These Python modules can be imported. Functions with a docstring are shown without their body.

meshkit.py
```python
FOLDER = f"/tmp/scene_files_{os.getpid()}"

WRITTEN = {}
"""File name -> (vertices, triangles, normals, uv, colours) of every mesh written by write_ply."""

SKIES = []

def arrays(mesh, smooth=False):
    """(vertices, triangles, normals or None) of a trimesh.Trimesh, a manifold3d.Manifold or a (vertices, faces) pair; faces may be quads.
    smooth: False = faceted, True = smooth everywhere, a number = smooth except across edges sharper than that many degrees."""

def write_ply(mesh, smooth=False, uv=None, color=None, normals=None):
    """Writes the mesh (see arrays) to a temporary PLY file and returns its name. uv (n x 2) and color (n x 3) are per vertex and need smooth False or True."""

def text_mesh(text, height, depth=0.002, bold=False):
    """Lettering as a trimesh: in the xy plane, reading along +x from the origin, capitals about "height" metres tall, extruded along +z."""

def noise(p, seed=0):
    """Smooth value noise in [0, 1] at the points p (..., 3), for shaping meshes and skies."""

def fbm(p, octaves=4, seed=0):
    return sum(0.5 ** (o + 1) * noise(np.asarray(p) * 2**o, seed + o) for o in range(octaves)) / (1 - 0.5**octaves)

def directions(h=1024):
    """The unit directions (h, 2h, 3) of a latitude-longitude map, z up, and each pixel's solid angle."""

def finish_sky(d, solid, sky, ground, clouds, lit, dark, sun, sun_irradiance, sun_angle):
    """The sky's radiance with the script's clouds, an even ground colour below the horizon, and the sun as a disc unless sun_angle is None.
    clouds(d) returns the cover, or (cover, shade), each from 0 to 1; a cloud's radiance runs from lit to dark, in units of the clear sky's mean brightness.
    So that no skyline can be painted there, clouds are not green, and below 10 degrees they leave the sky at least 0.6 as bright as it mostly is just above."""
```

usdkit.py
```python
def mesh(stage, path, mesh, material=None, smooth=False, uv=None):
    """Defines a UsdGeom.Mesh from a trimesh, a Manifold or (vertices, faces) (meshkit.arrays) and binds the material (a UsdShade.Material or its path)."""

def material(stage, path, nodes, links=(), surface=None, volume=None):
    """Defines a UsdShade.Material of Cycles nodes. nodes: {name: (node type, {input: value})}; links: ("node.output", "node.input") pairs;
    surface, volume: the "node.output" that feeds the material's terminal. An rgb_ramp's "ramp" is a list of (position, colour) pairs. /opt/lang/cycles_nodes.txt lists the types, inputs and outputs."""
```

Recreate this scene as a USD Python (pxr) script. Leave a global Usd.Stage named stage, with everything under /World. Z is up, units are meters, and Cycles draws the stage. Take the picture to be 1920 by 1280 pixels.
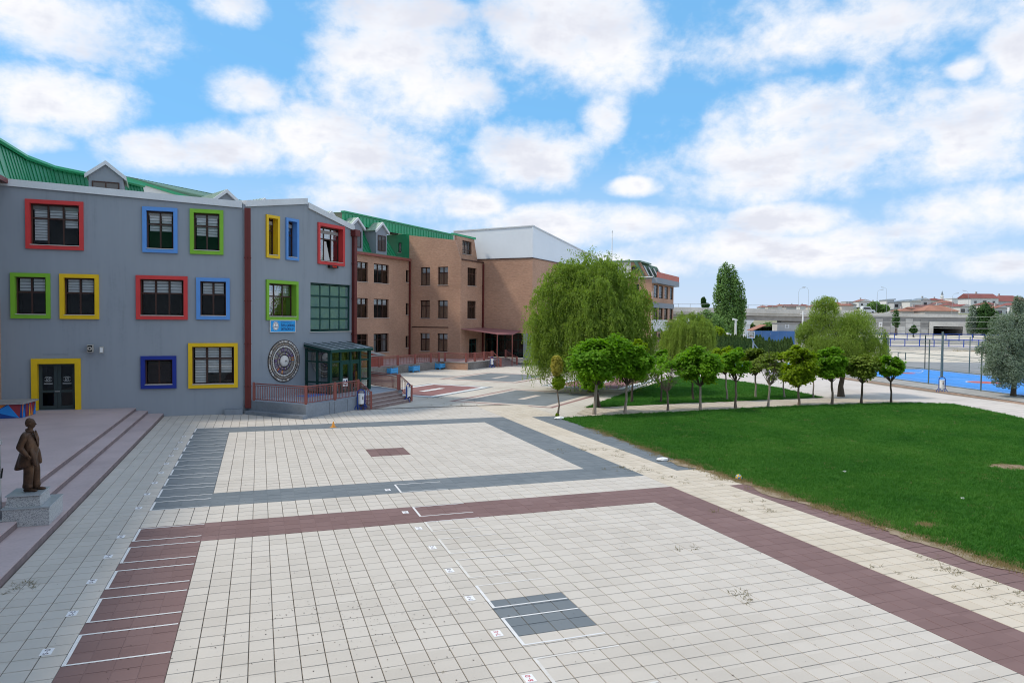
import math, random
import numpy as np, trimesh, usdkit, meshkit
import manifold3d as m3
from pxr import Usd, UsdGeom, UsdLux, UsdShade, Gf, Sdf, Vt

# ---------------------------------------------------------------- stage, camera, sky, sun, exposure
stage = Usd.Stage.CreateInMemory()
UsdGeom.SetStageUpAxis(stage, 'Z'); UsdGeom.SetStageMetersPerUnit(stage, 1.0)
UsdGeom.Xform.Define(stage, '/World'); UsdGeom.Scope.Define(stage, '/World/Looks')

FOC, HC = 1352.4, 5.5                      # focal length in photo pixels, camera height
YAW, PITCH, ROLL = .33705, -.03169, .009396
_f = np.array([math.sin(YAW)*math.cos(PITCH), math.cos(YAW)*math.cos(PITCH), math.sin(PITCH)])
_r0 = np.array([math.cos(YAW), -math.sin(YAW), 0.]); _u0 = np.cross(_r0, _f)
_r = math.cos(ROLL)*_r0 + math.sin(ROLL)*_u0; _u = -math.sin(ROLL)*_r0 + math.cos(ROLL)*_u0
CAM = np.array([0., 0., HC])
cam = UsdGeom.Camera.Define(stage, '/World/camera')
cam.CreateHorizontalApertureAttr(36.0); cam.CreateVerticalApertureAttr(36.0*682/1024)
cam.CreateFocalLengthAttr(36.0*FOC/1920); cam.CreateClippingRangeAttr(Gf.Vec2f(.1, 6000))
cam.CreateExposureAttr(EXPOSURE := 0.0)
_m = np.eye(4); _m[0, :3] = _r; _m[1, :3] = _u; _m[2, :3] = -_f; _m[3, :3] = CAM
cam.AddTransformOp().Set(Gf.Matrix4d(*_m.ravel().tolist()))

SUN_AZ = np.array([-.955, .297]); SUN_EL = math.radians(53)
SUN_DIR = np.array([SUN_AZ[0]*math.cos(SUN_EL), SUN_AZ[1]*math.cos(SUN_EL), math.sin(SUN_EL)])
sunl = UsdLux.DistantLight.Define(stage, '/World/sun')
sunl.CreateNormalizeAttr(True); sunl.CreateIntensityAttr(0.70); sunl.CreateAngleAttr(6.0); sunl.CreateColorAttr(Gf.Vec3f(1, .93, .81))
_x = np.cross([0, 0, 1], SUN_DIR); _x /= np.linalg.norm(_x); _y = np.cross(SUN_DIR, _x)
_m = np.eye(4); _m[0, :3] = _x; _m[1, :3] = _y; _m[2, :3] = SUN_DIR
sunl.AddTransformOp().Set(Gf.Matrix4d(*_m.ravel().tolist()))


def ray(x, y):
    """Direction through a point of the 1920 x 1280 photograph; its component along the view axis is 1."""
    return (x-960)/FOC*_r - (y-640)/FOC*_u + _f


def G(x, y, z=0.):
    d = ray(x, y); return CAM + (z-HC)/d[2]*d


def at(x, y, depth):
    return CAM + depth*ray(x, y)


def depth_of(P):
    return float((np.asarray(P, float)-CAM) @ _f)


def build_sky():
    N, L = {}, []
    N['sky'] = ('sky_texture', {'sky_type': 'single_scattering', 'sun_disc': False, 'sun_elevation': SUN_EL, 'sun_rotation': math.atan2(*SUN_AZ), 'aerosol_density': .6, 'ozone_density': 1.6})
    N['tint'] = ('mix', {'mix_type': 'multiply', 'fac': 1.0, 'color2': (.62, 1.02, 1.28)}); L.append(('sky.color', 'tint.color1'))
    N['azure'] = ('mix', {'fac': .68, 'color2': (2.2, 5.5, 9.4)}); L.append(('tint.color', 'azure.color1'))
    N['tc'] = ('texture_coordinate', {}); N['sep'] = ('separate_xyz', {}); L.append(('tc.generated', 'sep.vector'))
    n = [0]

    def m(op, a, b=None, c=None, clamp=False):
        n[0] += 1; k = f'm{n[0]}'; ins = {'math_type': op, 'use_clamp': clamp}
        for i, v in enumerate((a, b, c)):
            if v is None: continue
            if isinstance(v, str): L.append((v, f'{k}.value{i+1}'))
            else: ins[f'value{i+1}'] = float(v)
        N[k] = ('math', ins); return f'{k}.value'

    def dot(v):
        n[0] += 1; k = f'd{n[0]}'; N[k] = ('vector_math', {'math_type': 'dot_product', 'vector2': tuple(map(float, v))})
        L.append(('tc.generated', f'{k}.vector1')); return f'{k}.value'
    # cloud layer: directions projected on a flat layer overhead, softened towards the horizon
    zz = m('add', m('maximum', 'sep.z', 0.0), .16)
    N['cx'] = ('combine_xyz', {}); L += [(m('divide', 'sep.x', zz), 'cx.x'), (m('divide', 'sep.y', zz), 'cx.y')]
    L.append((m('multiply', 'sep.z', 2.2), 'cx.z'))

    def noise(vec, scale, detail, rough, dist=0.):
        n[0] += 1; k = f'n{n[0]}'; N[k] = ('noise_texture', {'scale': scale, 'detail': detail, 'roughness': rough, 'distortion': dist})
        L.append((vec, f'{k}.vector')); return f'{k}.fac'
    # the cumulus that the photograph shows, each a soft ellipse of directions: photo centre, half sizes
    blobs = [(150, 45, 205, 78), (85, 185, 165, 62), (65, 262, 62, 26), (455, 168, 78, 42), (770, 140, 170, 105), (735, 25, 150, 42), (430, 15, 70, 32),
             (1085, 70, 165, 115), (1130, 215, 46, 46), (400, 283, 180, 42), (640, 285, 200, 75), (1000, 285, 110, 58),
             (1610, 40, 310, 85), (1590, 262, 330, 92), (1560, 190, 180, 60), (1490, 413, 95, 30), (1810, 395, 140, 44), (1690, 440, 150, 34), (1815, 125, 42, 26), (1900, 90, 60, 80),
             (690, 372, 190, 40), (880, 385, 70, 30), (1080, 425, 210, 36), (1190, 350, 46, 18), (1350, 470, 190, 34), (1180, 500, 160, 30), (1600, 480, 220, 36), (1860, 500, 120, 30)]
    field = None
    for bx, by, bw, bh in blobs:
        c = ray(bx, by); c /= np.linalg.norm(c)
        ax = np.cross(c, [0, 0, 1]); ax /= np.linalg.norm(ax); ay = np.cross(ax, c)
        q = np.linalg.norm(ray(bx, by)); rw, rh = bw/FOC/q, bh/FOC/q
        a, b = dot(ax/rw), dot(ay/rh)
        s = m('subtract', 1.0, m('add', m('multiply', a, a), m('multiply', b, b)))
        front = m('greater_than', dot(c), 0.3)
        s = m('subtract', m('multiply', m('maximum', s, -1.5), front), m('multiply', m('subtract', 1.0, front), 1.5))
        field = s if field is None else m('smoothmax', field, s, .25)
    N['st'] = ('vector_math', {'math_type': 'multiply', 'vector2': (1., 1., 1.35)}); L.append(('tc.generated', 'st.vector1'))
    big = noise('st.vector', 4.2, 6.0, .55, .1)
    fine = noise('st.vector', 30., 6.0, .62, .1)
    # away from the view the same kind of broken cumulus goes on
    view = m('subtract', 1.0, m('multiply', m('subtract', dot(_f), .72), 9.0), clamp=True)
    out = m('subtract', m('multiply', m('subtract', noise('cx.vector', 1.3, 4.0, .5), .45), 9.0), m('multiply', m('subtract', 1.0, view), 8.0))
    field = m('maximum', field, m('minimum', out, .8))
    edge = m('add', m('multiply', m('subtract', big, .5), 4.2), m('add', m('multiply', m('subtract', noise('st.vector', 12., 5., .6, .3), .5), 2.3), m('multiply', m('subtract', fine, .5), 1.7)))
    f2 = m('add', field, edge)
    n[0] += 1; N['cover'] = ('map_range', {'range_type': 'smoothstep', 'from_min': -.65, 'from_max': 1.2, 'to_min': 0., 'to_max': 1., 'clamp': True}); L.append((f2, 'cover.value'))
    # thin veil low down
    veil = m('multiply', m('subtract', .23, 'sep.z'), 4.2, clamp=True)
    veil = m('multiply', veil, .85)
    cov = 'cover.result'
    # brightness: bright tops, greyer lavender bellies
    N['belly'] = ('map_range', {'range_type': 'smoothstep', 'from_min': -.1, 'from_max': 1.9, 'to_min': 0., 'to_max': 1., 'clamp': True})
    N['offs'] = ('vector_math', {'math_type': 'add', 'vector2': (0.03, 0.03, .16)}); L.append(('cx.vector', 'offs.vector1'))
    lowf = noise('offs.vector', 2.6, 5.0, .55, .1)
    L.append((m('add', f2, m('multiply', m('subtract', lowf, .5), 4.5)), 'belly.value'))
    N['ccol'] = ('rgb_ramp', {'ramp': [(0.0, (8.5, 8.7, 9.2)), (.35, (8.8, 8.8, 9.0)), (.65, (8.0, 8.15, 8.7)), (1.0, (6.9, 7.1, 7.9))]}); L.append(('belly.result', 'ccol.fac'))
    N['mix0'] = ('mix', {'color2': (6.4, 7.0, 8.4)}); N['mix'] = ('mix', {}); L += [(cov, 'mix.fac'), ('azure.color', 'mix0.color1'), (veil, 'mix0.fac'), ('mix0.color', 'mix.color1'), ('ccol.color', 'mix.color2')]
    N['bg'] = ('background_shader', {'strength': .113}); L.append(('mix.color', 'bg.color'))
    return usdkit.material(stage, '/World/Looks/sky_look', N, L, surface='bg.background')


dome = UsdLux.DomeLight.Define(stage, '/World/sky')
UsdShade.MaterialBindingAPI.Apply(dome.GetPrim()).Bind(build_sky())
dome.GetPrim().SetCustomDataByKey('kind', 'structure')

# ---------------------------------------------------------------- helpers
_names = {}
def free(parent, name):
    k = (parent, name); i = _names.get(k, 0); _names[k] = i+1
    return f'{parent}/{name}' + (f'_{i:03d}' if i else '')


def tag(prim, label=None, category=None, group=None, kind=None):
    for k, v in (('label', label), ('category', category), ('group', group), ('kind', kind)):
        if v: prim.SetCustomDataByKey(k, v)
    return prim


BASE = {}
def thing(name, label=None, category=None, base=(0, 0, 0), group=None, kind=None):
    p = free('/World', name); x = UsdGeom.Xform.Define(stage, p)
    x.AddTranslateOp().Set(Gf.Vec3d(*map(float, base))); BASE[p] = np.array(base, float)
    tag(x.GetPrim(), label, category, group, kind); return p


def sub(parent, name, label=None, kind=None):
    p = free(parent, name); x = UsdGeom.Xform.Define(stage, p); BASE[p] = BASE[parent]
    tag(x.GetPrim(), label, None, None, kind); return p


def part(parent, name, mesh, mat, smooth=False, label=None, kind=None):
    if isinstance(mesh, MB): mesh = mesh.mesh()
    v, f, nn = meshkit.arrays(mesh, smooth)
    if len(f) == 0: return None
    used = np.unique(f)
    if len(used) < len(v):
        lut = np.zeros(len(v), int); lut[used] = np.arange(len(used)); v, f = v[used], lut[f]; nn = None if nn is None else nn[used]
    p = free(parent, name); v = v - BASE.get(parent, np.zeros(3))
    m = UsdGeom.Mesh.Define(stage, p)
    m.CreatePointsAttr(Vt.Vec3fArray.FromNumpy(v.astype(np.float32)))
    m.CreateFaceVertexCountsAttr(Vt.IntArray.FromNumpy(np.full(len(f), 3, np.int32)))
    m.CreateFaceVertexIndicesAttr(Vt.IntArray.FromNumpy(np.ascontiguousarray(f, dtype=np.int32).ravel()))
    m.CreateSubdivisionSchemeAttr('none')
    if nn is not None:
        m.CreateNormalsAttr(Vt.Vec3fArray.FromNumpy(nn.astype(np.float32))); m.SetNormalsInterpolation('vertex')
    UsdShade.MaterialBindingAPI.Apply(m.GetPrim()).Bind(mat)
    tag(m.GetPrim(), label, None, None, kind); BASE[p] = BASE.get(parent, np.zeros(3)); return p


def solo(name, mesh, mat, label=None, category=None, group=None, kind=None, smooth=False):
    p = part('/World', name, mesh, mat, smooth); tag(stage.GetPrimAtPath(p), label, category, group, kind); return p


class FR:
    """A wall's frame: s along it, d outward, z up."""
    def __init__(self, O, a):
        self.O = np.array([O[0], O[1], 0.]); self.a = np.array([a[0], a[1], 0.])/np.hypot(*a[:2]); self.n = np.array([self.a[1], -self.a[0], 0.])
    def pt(self, s, d, z): return self.O + s*self.a + d*self.n + np.array([0, 0, z])
    def px(self, x, y, d=0.):
        """photo pixel -> (s, z) on the plane d"""
        w = ray(x, y); t = ((self.O-CAM) @ self.n + d)/(w @ self.n); P = CAM + t*w
        return float((P-self.O) @ self.a), float(P[2])
    def rect(self, x0, y0, x1, y1, d=0.):
        ym, xm = (y0+y1)/2, (x0+x1)/2
        return (self.px(x0, ym, d)[0], self.px(x1, ym, d)[0], self.px(xm, y1, d)[1], self.px(xm, y0, d)[1])


WF = FR((0, 0), (1, 0)); WF.n = np.array([0, 1., 0])     # world frame: s=x, d=y


class MB:
    def __init__(self): self.v, self.f, self.n = [], [], 0
    def add(self, v, f):
        v = np.asarray(v, float); f = np.asarray(f, int)
        if f.shape[1] == 4: f = np.vstack([f[:, [0, 1, 2]], f[:, [0, 2, 3]]])
        self.v.append(v); self.f.append(f+self.n); self.n += len(v); return self
    def mesh(self):
        if not self.v: return (np.zeros((0, 3)), np.zeros((0, 3), int))
        return trimesh.Trimesh(np.vstack(self.v), np.vstack(self.f), process=False)
    _Q = np.array([[0, 3, 2, 1], [4, 5, 6, 7], [0, 1, 5, 4], [1, 2, 6, 5], [2, 3, 7, 6], [3, 0, 4, 7]])
    def hexa(self, p): return self.add(p, self._Q)
    def box(self, fr, s0, s1, d0, d1, z0, z1):
        s0, s1 = min(s0, s1), max(s0, s1); z0, z1 = min(z0, z1), max(z0, z1); d0, d1 = min(d0, d1), max(d0, d1)
        c = [(s0, d0), (s1, d0), (s1, d1), (s0, d1)]
        P = [fr.pt(s, d, z0) for s, d in c] + [fr.pt(s, d, z1) for s, d in c]
        if np.dot(np.cross(P[1]-P[0], P[3]-P[0]), [0, 0, 1]) < 0: P = [P[i] for i in (0, 3, 2, 1, 4, 7, 6, 5)]
        return self.hexa(P)
    def poly(self, P):
        P = np.asarray(P, float); k = len(P)
        return self.add(P, [[0, i, i+1] for i in range(1, k-1)])
    def slab(self, P, vec):
        """closed prism: planar polygon P (convex) swept by vec"""
        P = np.asarray(P, float); vec = np.asarray(vec, float); k = len(P)
        nrm = sum(np.cross(P[i]-P[0], P[(i+1) % k]-P[0]) for i in range(1, k))
        if nrm @ vec < 0: P = P[::-1]
        V = np.vstack([P, P+vec]); F = [[0, i+1, i] for i in range(1, k-1)] + [[k, k+i, k+i+1] for i in range(1, k-1)]
        for i in range(k):
            j = (i+1) % k; F += [[i, j, k+j], [i, k+j, k+i]]
        return self.add(V, F)
    def tube(self, pts, rad, n=6, cap=True):
        pts = np.asarray(pts, float); rad = np.broadcast_to(np.asarray(rad, float), (len(pts),))
        rings, ref = [], None
        for i in range(len(pts)):
            t = pts[min(i+1, len(pts)-1)] - pts[max(i-1, 0)]; t = t/(np.linalg.norm(t)+1e-12)
            if ref is None or abs(ref @ t) > .95: ref = np.array([1., 0, 0]) if abs(t[0]) < .8 else np.array([0, 1., 0])
            u = np.cross(t, ref); u /= np.linalg.norm(u); w = np.cross(t, u); ref = np.cross(u, t)
            a = np.arange(n)/n*2*math.pi
            rings.append(pts[i] + rad[i]*(np.outer(np.cos(a), u) + np.outer(np.sin(a), w)))
        V = np.vstack(rings); F = []
        for i in range(len(pts)-1):
            for j in range(n):
                a, b = i*n+j, i*n+(j+1) % n; F += [[a, b, b+n], [a, b+n, a+n]]
        if cap:
            F += [[0, j+1, j] for j in range(1, n-1)]; o = (len(pts)-1)*n; F += [[o, o+j, o+j+1] for j in range(1, n-1)]
        return self.add(V, F)
    def tm(self, mesh, M=None):
        v, f, _ = meshkit.arrays(mesh); v = np.asarray(v)
        if M is not None: v = v @ np.asarray(M)[:3, :3].T + np.asarray(M)[:3, 3]
        return self.add(v, f)


def wall_mesh(fr, outline, holes, t=.3, d=0.):
    """a wall panel: outline [(s,z)..] with rectangular holes (s0,s1,z0,z1), thickness t behind the plane d"""
    cs = m3.CrossSection([np.array(outline, float)], m3.FillRule.NonZero if False else m3.FillRule.EvenOdd)
    for s0, s1, z0, z1 in holes: cs = cs - m3.CrossSection([np.array([(s0, z0), (s1, z0), (s1, z1), (s0, z1)], float)], m3.FillRule.EvenOdd)
    v, f, _ = meshkit.arrays(m3.Manifold.extrude(cs, t))
    return trimesh.Trimesh(np.array([fr.pt(a, c-t+d, b) for a, b, c in v]), f, process=False)


# ---------------------------------------------------------------- materials
def MAT(name, col, rough=.75, var=.12, scale=1.2, fine=18., spec=.3, metal=0., bump=0., col2=None, extra=None):
    """a plain material with broad and fine unevenness in world space"""
    c = np.array(col, float); c2 = np.array(col2 if col2 is not None else c*(1-var*1.6), float)
    N = {'g': ('geometry', {}), 'a': ('noise_texture', {'scale': scale, 'detail': 5., 'roughness': .6}), 'b': ('noise_texture', {'scale': fine, 'detail': 3., 'roughness': .6}),
         'mx': ('math', {'math_type': 'multiply_add', 'value2': .35}), 'r': ('rgb_ramp', {'ramp': [(.36, c2), (.62, c), (.86, np.minimum(c*(1+var*.7), .92))]}),
         'p': ('principled_bsdf', {'roughness': rough, 'specular_ior_level': spec, 'metallic': metal})}
    L = [('g.position', 'a.vector'), ('g.position', 'b.vector'), ('b.fac', 'mx.value1'), ('sc.value', 'mx.value3'), ('mx.value', 'r.fac'), ('r.color', 'p.base_color')]
    N['sc'] = ('math', {'math_type': 'multiply', 'value2': .65}); L.append(('a.fac', 'sc.value1'))
    if bump:
        N['bm'] = ('bump', {'strength': bump, 'distance': .02}); L += [('b.fac', 'bm.height'), ('bm.normal', 'p.normal')]
    return usdkit.material(stage, f'/World/Looks/{name}', N, L, surface='p.BSDF')


def FOLIAGE(name, cols, trans=.35, rough=.55):
    st = [(i/(len(cols)-1), c) for i, c in enumerate(cols)]
    N = {'g': ('geometry', {}), 'r': ('rgb_ramp', {'ramp': st}), 'n': ('noise_texture', {'scale': .9, 'detail': 2.}), 'm': ('math', {'math_type': 'multiply_add', 'value2': .6}), 'k': ('math', {'math_type': 'multiply', 'value2': .45}),
         'p': ('principled_bsdf', {'roughness': rough, 'specular_ior_level': .25}), 't': ('translucent_bsdf', {}), 'tw': ('mix', {'mix_type': 'multiply', 'fac': 1., 'color2': (1.25, 1.35, .55)}), 'x': ('mix_closure', {'fac': trans})}
    L = [('g.random_per_island', 'm.value1'), ('g.position', 'n.vector'), ('n.fac', 'k.value1'), ('k.value', 'm.value3'), ('m.value', 'r.fac'), ('r.color', 'p.base_color'), ('r.color', 'tw.color1'), ('tw.color', 't.color'), ('p.BSDF', 'x.closure1'), ('t.BSDF', 'x.closure2')]
    return usdkit.material(stage, f'/World/Looks/{name}', N, L, surface='x.closure')


def GLASS(name, tint=(.75, .8, .82), ior=1.6, gloss=(1, 1, 1), base=0.):
    N = {'f': ('fresnel', {'IOR': ior}), 'ad': ('math', {'math_type': 'add', 'value2': base, 'use_clamp': True}), 't': ('transparent_bsdf', {'color': tint}), 'g': ('glossy_bsdf', {'color': gloss, 'roughness': .01}), 'x': ('mix_closure', {})}
    return usdkit.material(stage, f'/World/Looks/{name}', N, [('f.fac', 'ad.value1'), ('ad.value', 'x.fac'), ('t.BSDF', 'x.closure1'), ('g.BSDF', 'x.closure2')], surface='x.closure')


def BRICK(name, ang, c1, c2, mortar, tint=(.62, .6, .58)):
    """brick courses on a wall at angle ang (degrees) in plan"""
    N = {'g': ('geometry', {}), 'rot': ('vector_rotate', {'rotate_type': 'z_axis', 'angle': math.radians(-ang)}), 's': ('separate_xyz', {}), 'c': ('combine_xyz', {}),
         'b': ('brick_texture', {'scale': 1.0, 'brick_width': .24, 'row_height': .075, 'mortar_size': .008, 'mortar_smooth': .2, 'bias': -.25, 'color1': c1, 'color2': c2, 'mortar': mortar}),
         'mp': ('mapping', {'scale': (1.2, 1.2, 9.)}), 'n': ('noise_texture', {'scale': 1.6, 'detail': 5., 'roughness': .7}), 'n2': ('noise_texture', {'scale': .25, 'detail': 4.}),
         'r': ('rgb_ramp', {'ramp': [(.30, (.55, .52, .5)), (.42, (1, 1, 1)), (.7, (1.08, 1.06, 1.05))]}), 'r2': ('rgb_ramp', {'ramp': [(.35, (.86, .85, .85)), (.65, (1.06, 1.05, 1.04))]}),
         'm': ('mix', {'mix_type': 'multiply', 'fac': .85}), 'm2': ('mix', {'mix_type': 'multiply', 'fac': 1.}), 'bm': ('bump', {'strength': .5, 'distance': .01}), 'p': ('principled_bsdf', {'roughness': .85, 'specular_ior_level': .2})}
    L = [('g.position', 'rot.vector'), ('rot.vector', 's.vector'), ('s.x', 'c.x'), ('s.z', 'c.y'), ('c.vector', 'b.vector'), ('rot.vector', 'mp.vector'), ('mp.vector', 'n.vector'), ('g.position', 'n2.vector'), ('n.fac', 'r.fac'), ('n2.fac', 'r2.fac'),
         ('b.color', 'm.color1'), ('r.color', 'm.color2'), ('m.color', 'm2.color1'), ('r2.color', 'm2.color2'), ('m2.color', 'p.base_color'), ('b.fac', 'bm.height'), ('bm.normal', 'p.normal')]
    N['bm'][1]['invert'] = True
    return usdkit.material(stage, f'/World/Looks/{name}', N, L, surface='p.BSDF')


def TILE(name, cols, dirt=(.14, .13, .12)):
    """paving tiles: each tile a slightly different tone (by its place in the grid), with grain, broad staining and specks"""
    N = {'g': ('geometry', {}), 'off': ('vector_math', {'math_type': 'add', 'vector2': (2.94, -20.62, 0)}), 'dv': ('vector_math', {'math_type': 'divide', 'vector2': (.395, .4137, 1.)}), 'fl': ('vector_math', {'math_type': 'floor'}), 'wn': ('white_noise_texture', {'dimensions': '2D'}),
         'a': ('noise_texture', {'scale': .35, 'detail': 6., 'roughness': .65}), 'b': ('noise_texture', {'scale': 26., 'detail': 4., 'roughness': .7}), 'd': ('noise_texture', {'scale': 5., 'detail': 8., 'roughness': .72}),
         'k1': ('math', {'math_type': 'multiply', 'value2': .20}), 'k2': ('math', {'math_type': 'multiply_add', 'value2': .54}), 'k3': ('math', {'math_type': 'multiply_add', 'value2': .24}),
         'r': ('rgb_ramp', {'ramp': [(.22, cols[0]), (.5, cols[1]), (.78, cols[2])]}),
         'dr': ('rgb_ramp', {'ramp': [(.68, (0, 0, 0)), (.76, (1, 1, 1))]}), 'mx': ('mix', {'color2': dirt}), 'dk': ('math', {'math_type': 'multiply', 'value2': .6}),
         'bm': ('bump', {'strength': .15, 'distance': .004}), 'p': ('principled_bsdf', {'roughness': .72, 'specular_ior_level': .3})}
    L = [('g.position', 'off.vector1'), ('off.vector', 'dv.vector1'), ('dv.vector', 'fl.vector1'), ('fl.vector', 'wn.vector'), ('g.position', 'a.vector'), ('g.position', 'b.vector'), ('g.position', 'd.vector'),
         ('wn.value', 'k1.value1'), ('a.fac', 'k2.value1'), ('k1.value', 'k2.value3'), ('b.fac', 'k3.value1'), ('k2.value', 'k3.value3'), ('k3.value', 'r.fac'), ('r.color', 'mx.color1'), ('d.fac', 'dr.fac'), ('dr.color', 'dk.value1'), ('dk.value', 'mx.fac'), ('mx.color', 'p.base_color'), ('b.fac', 'bm.height'), ('bm.normal', 'p.normal')]
    return usdkit.material(stage, f'/World/Looks/{name}', N, L, surface='p.BSDF')


def EMIT(name, col, s):
    return usdkit.material(stage, f'/World/Looks/{name}', {'e': ('emission', {'color': col, 'strength': s})}, [], surface='e.emission')


U45, V45 = np.array([math.sqrt(.5), math.sqrt(.5), 0]), np.array([math.sqrt(.5), -math.sqrt(.5), 0])
def prism(pts, z0, z1):
    P = np.array([[p[0], p[1]] for p in pts], float); a = .5*np.sum(P[:, 0]*np.roll(P[:, 1], -1)-np.roll(P[:, 0], -1)*P[:, 1]); cs = m3.CrossSection([P if a > 0 else P[::-1]], m3.FillRule.EvenOdd)
    v, f, _ = meshkit.arrays(m3.Manifold.extrude(cs, z1-z0)); return trimesh.Trimesh(np.array(v)+[0, 0, z0], f, process=False)


def PQ(p, q, z=0.): return p*U45 + q*V45 + np.array([0, 0, z])

K = {}
def PLASTER(name, c, amt=.16):
    c = np.array(c)
    N = {'g': ('geometry', {}), 'mp': ('mapping', {'scale': (2.2, 2.2, .16)}), 's': ('noise_texture', {'scale': 1.6, 'detail': 6., 'roughness': .7}), 'a': ('noise_texture', {'scale': .28, 'detail': 5., 'roughness': .6}), 'b': ('noise_texture', {'scale': 9., 'detail': 4., 'roughness': .7}),
         'k1': ('math', {'math_type': 'multiply', 'value2': .45}), 'k2': ('math', {'math_type': 'multiply_add', 'value2': .40}), 'k3': ('math', {'math_type': 'multiply_add', 'value2': .15}), 'r': ('rgb_ramp', {'ramp': [(.30, c*(1-amt*1.5)), (.46, c*(1-amt*.3)), (.6, c), (.78, c*(1+amt*.6))]}), 'bm': ('bump', {'strength': .12, 'distance': .01}), 'p': ('principled_bsdf', {'roughness': .85, 'specular_ior_level': .18})}
    L = [('g.position', 'mp.vector'), ('mp.vector', 's.vector'), ('g.position', 'a.vector'), ('g.position', 'b.vector'), ('s.fac', 'k1.value1'), ('a.fac', 'k2.value1'), ('k1.value', 'k2.value3'), ('b.fac', 'k3.value1'), ('k2.value', 'k3.value3'), ('k3.value', 'r.fac'), ('r.color', 'p.base_color'), ('b.fac', 'bm.height'), ('bm.normal', 'p.normal')]
    return usdkit.material(stage, f'/World/Looks/{name}', N, L, surface='p.BSDF')
K['plaster'] = PLASTER('grey_plaster', (.268, .297, .335))
K['plaster_base'] = MAT('grey_plaster_base', (.25, .28, .32), .85, .16, .8, 8., .15, bump=.2)
K['coping'] = MAT('zinc_coping', (.62, .64, .66), .45, .08, .8, 10., .4)
K['red'] = MAT('red_paint', (.56, .045, .045), .5, .06, 2.); K['blue'] = MAT('sky_blue_paint', (.10, .27, .62), .5, .06, 2.)
K['green'] = MAT('lime_paint', (.19, .42, .03), .5, .06, 2.); K['yellow'] = MAT('yellow_paint', (.72, .46, .01), .5, .06, 2.); K['navy'] = MAT('navy_paint', (.012, .03, .24), .5, .06, 2.)
K['brown'] = MAT('brown_window_frame', (.055, .026, .02), .45, .1, 4.); K['sill'] = MAT('pale_sill', (.55, .52, .48), .7, .1, 4.)
K['pipe'] = MAT('oxblood_pipe', (.12, .022, .02), .4, .1, 3.)
K['sheer'] = MAT('sheer_blind', (.20, .21, .22), .8, .05, 3.); K['blind'] = MAT('white_blind', (.90, .91, .92), .8, .05, 3.); K['dark'] = MAT('dark_room', (.022, .021, .021), .9, .3, 1.); K['curtain'] = MAT('grey_curtain', (.30, .30, .30), .9, .1, 3.)
K['glass'] = GLASS('window_glass', (.86, .9, .92), 1.5, (1, 1, 1), .01); K['mirror'] = usdkit.material(stage, '/World/Looks/teal_mirror_glass', {'d': ('principled_bsdf', {'base_color': (.085, .15, .15), 'roughness': .05, 'specular_ior_level': .8}), 'g': ('glossy_bsdf', {'color': (.72, .86, .88), 'roughness': .015}), 'x': ('mix_closure', {'fac': .30})}, [('d.BSDF', 'x.closure1'), ('g.BSDF', 'x.closure2')], surface='x.closure'); K['coated'] = GLASS('coated_window_glass', (.8, .84, .86), 1.55, (.9, .95, 1), .28); K['clear'] = GLASS('vestibule_glass', (.90, .93, .92), 1.5, (1, 1, 1), .20)
K['brick_u'] = BRICK('brown_brick_front', 45, (.42, .24, .16), (.52, .315, .22), (.44, .32, .245)); K['brick_v'] = BRICK('brown_brick_side', -45, (.42, .24, .16), (.52, .315, .22), (.44, .32, .245))
K['brick_l'] = BRICK('brown_brick_left', 90, (.42, .24, .16), (.52, .315, .22), (.44, .32, .245))
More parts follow.
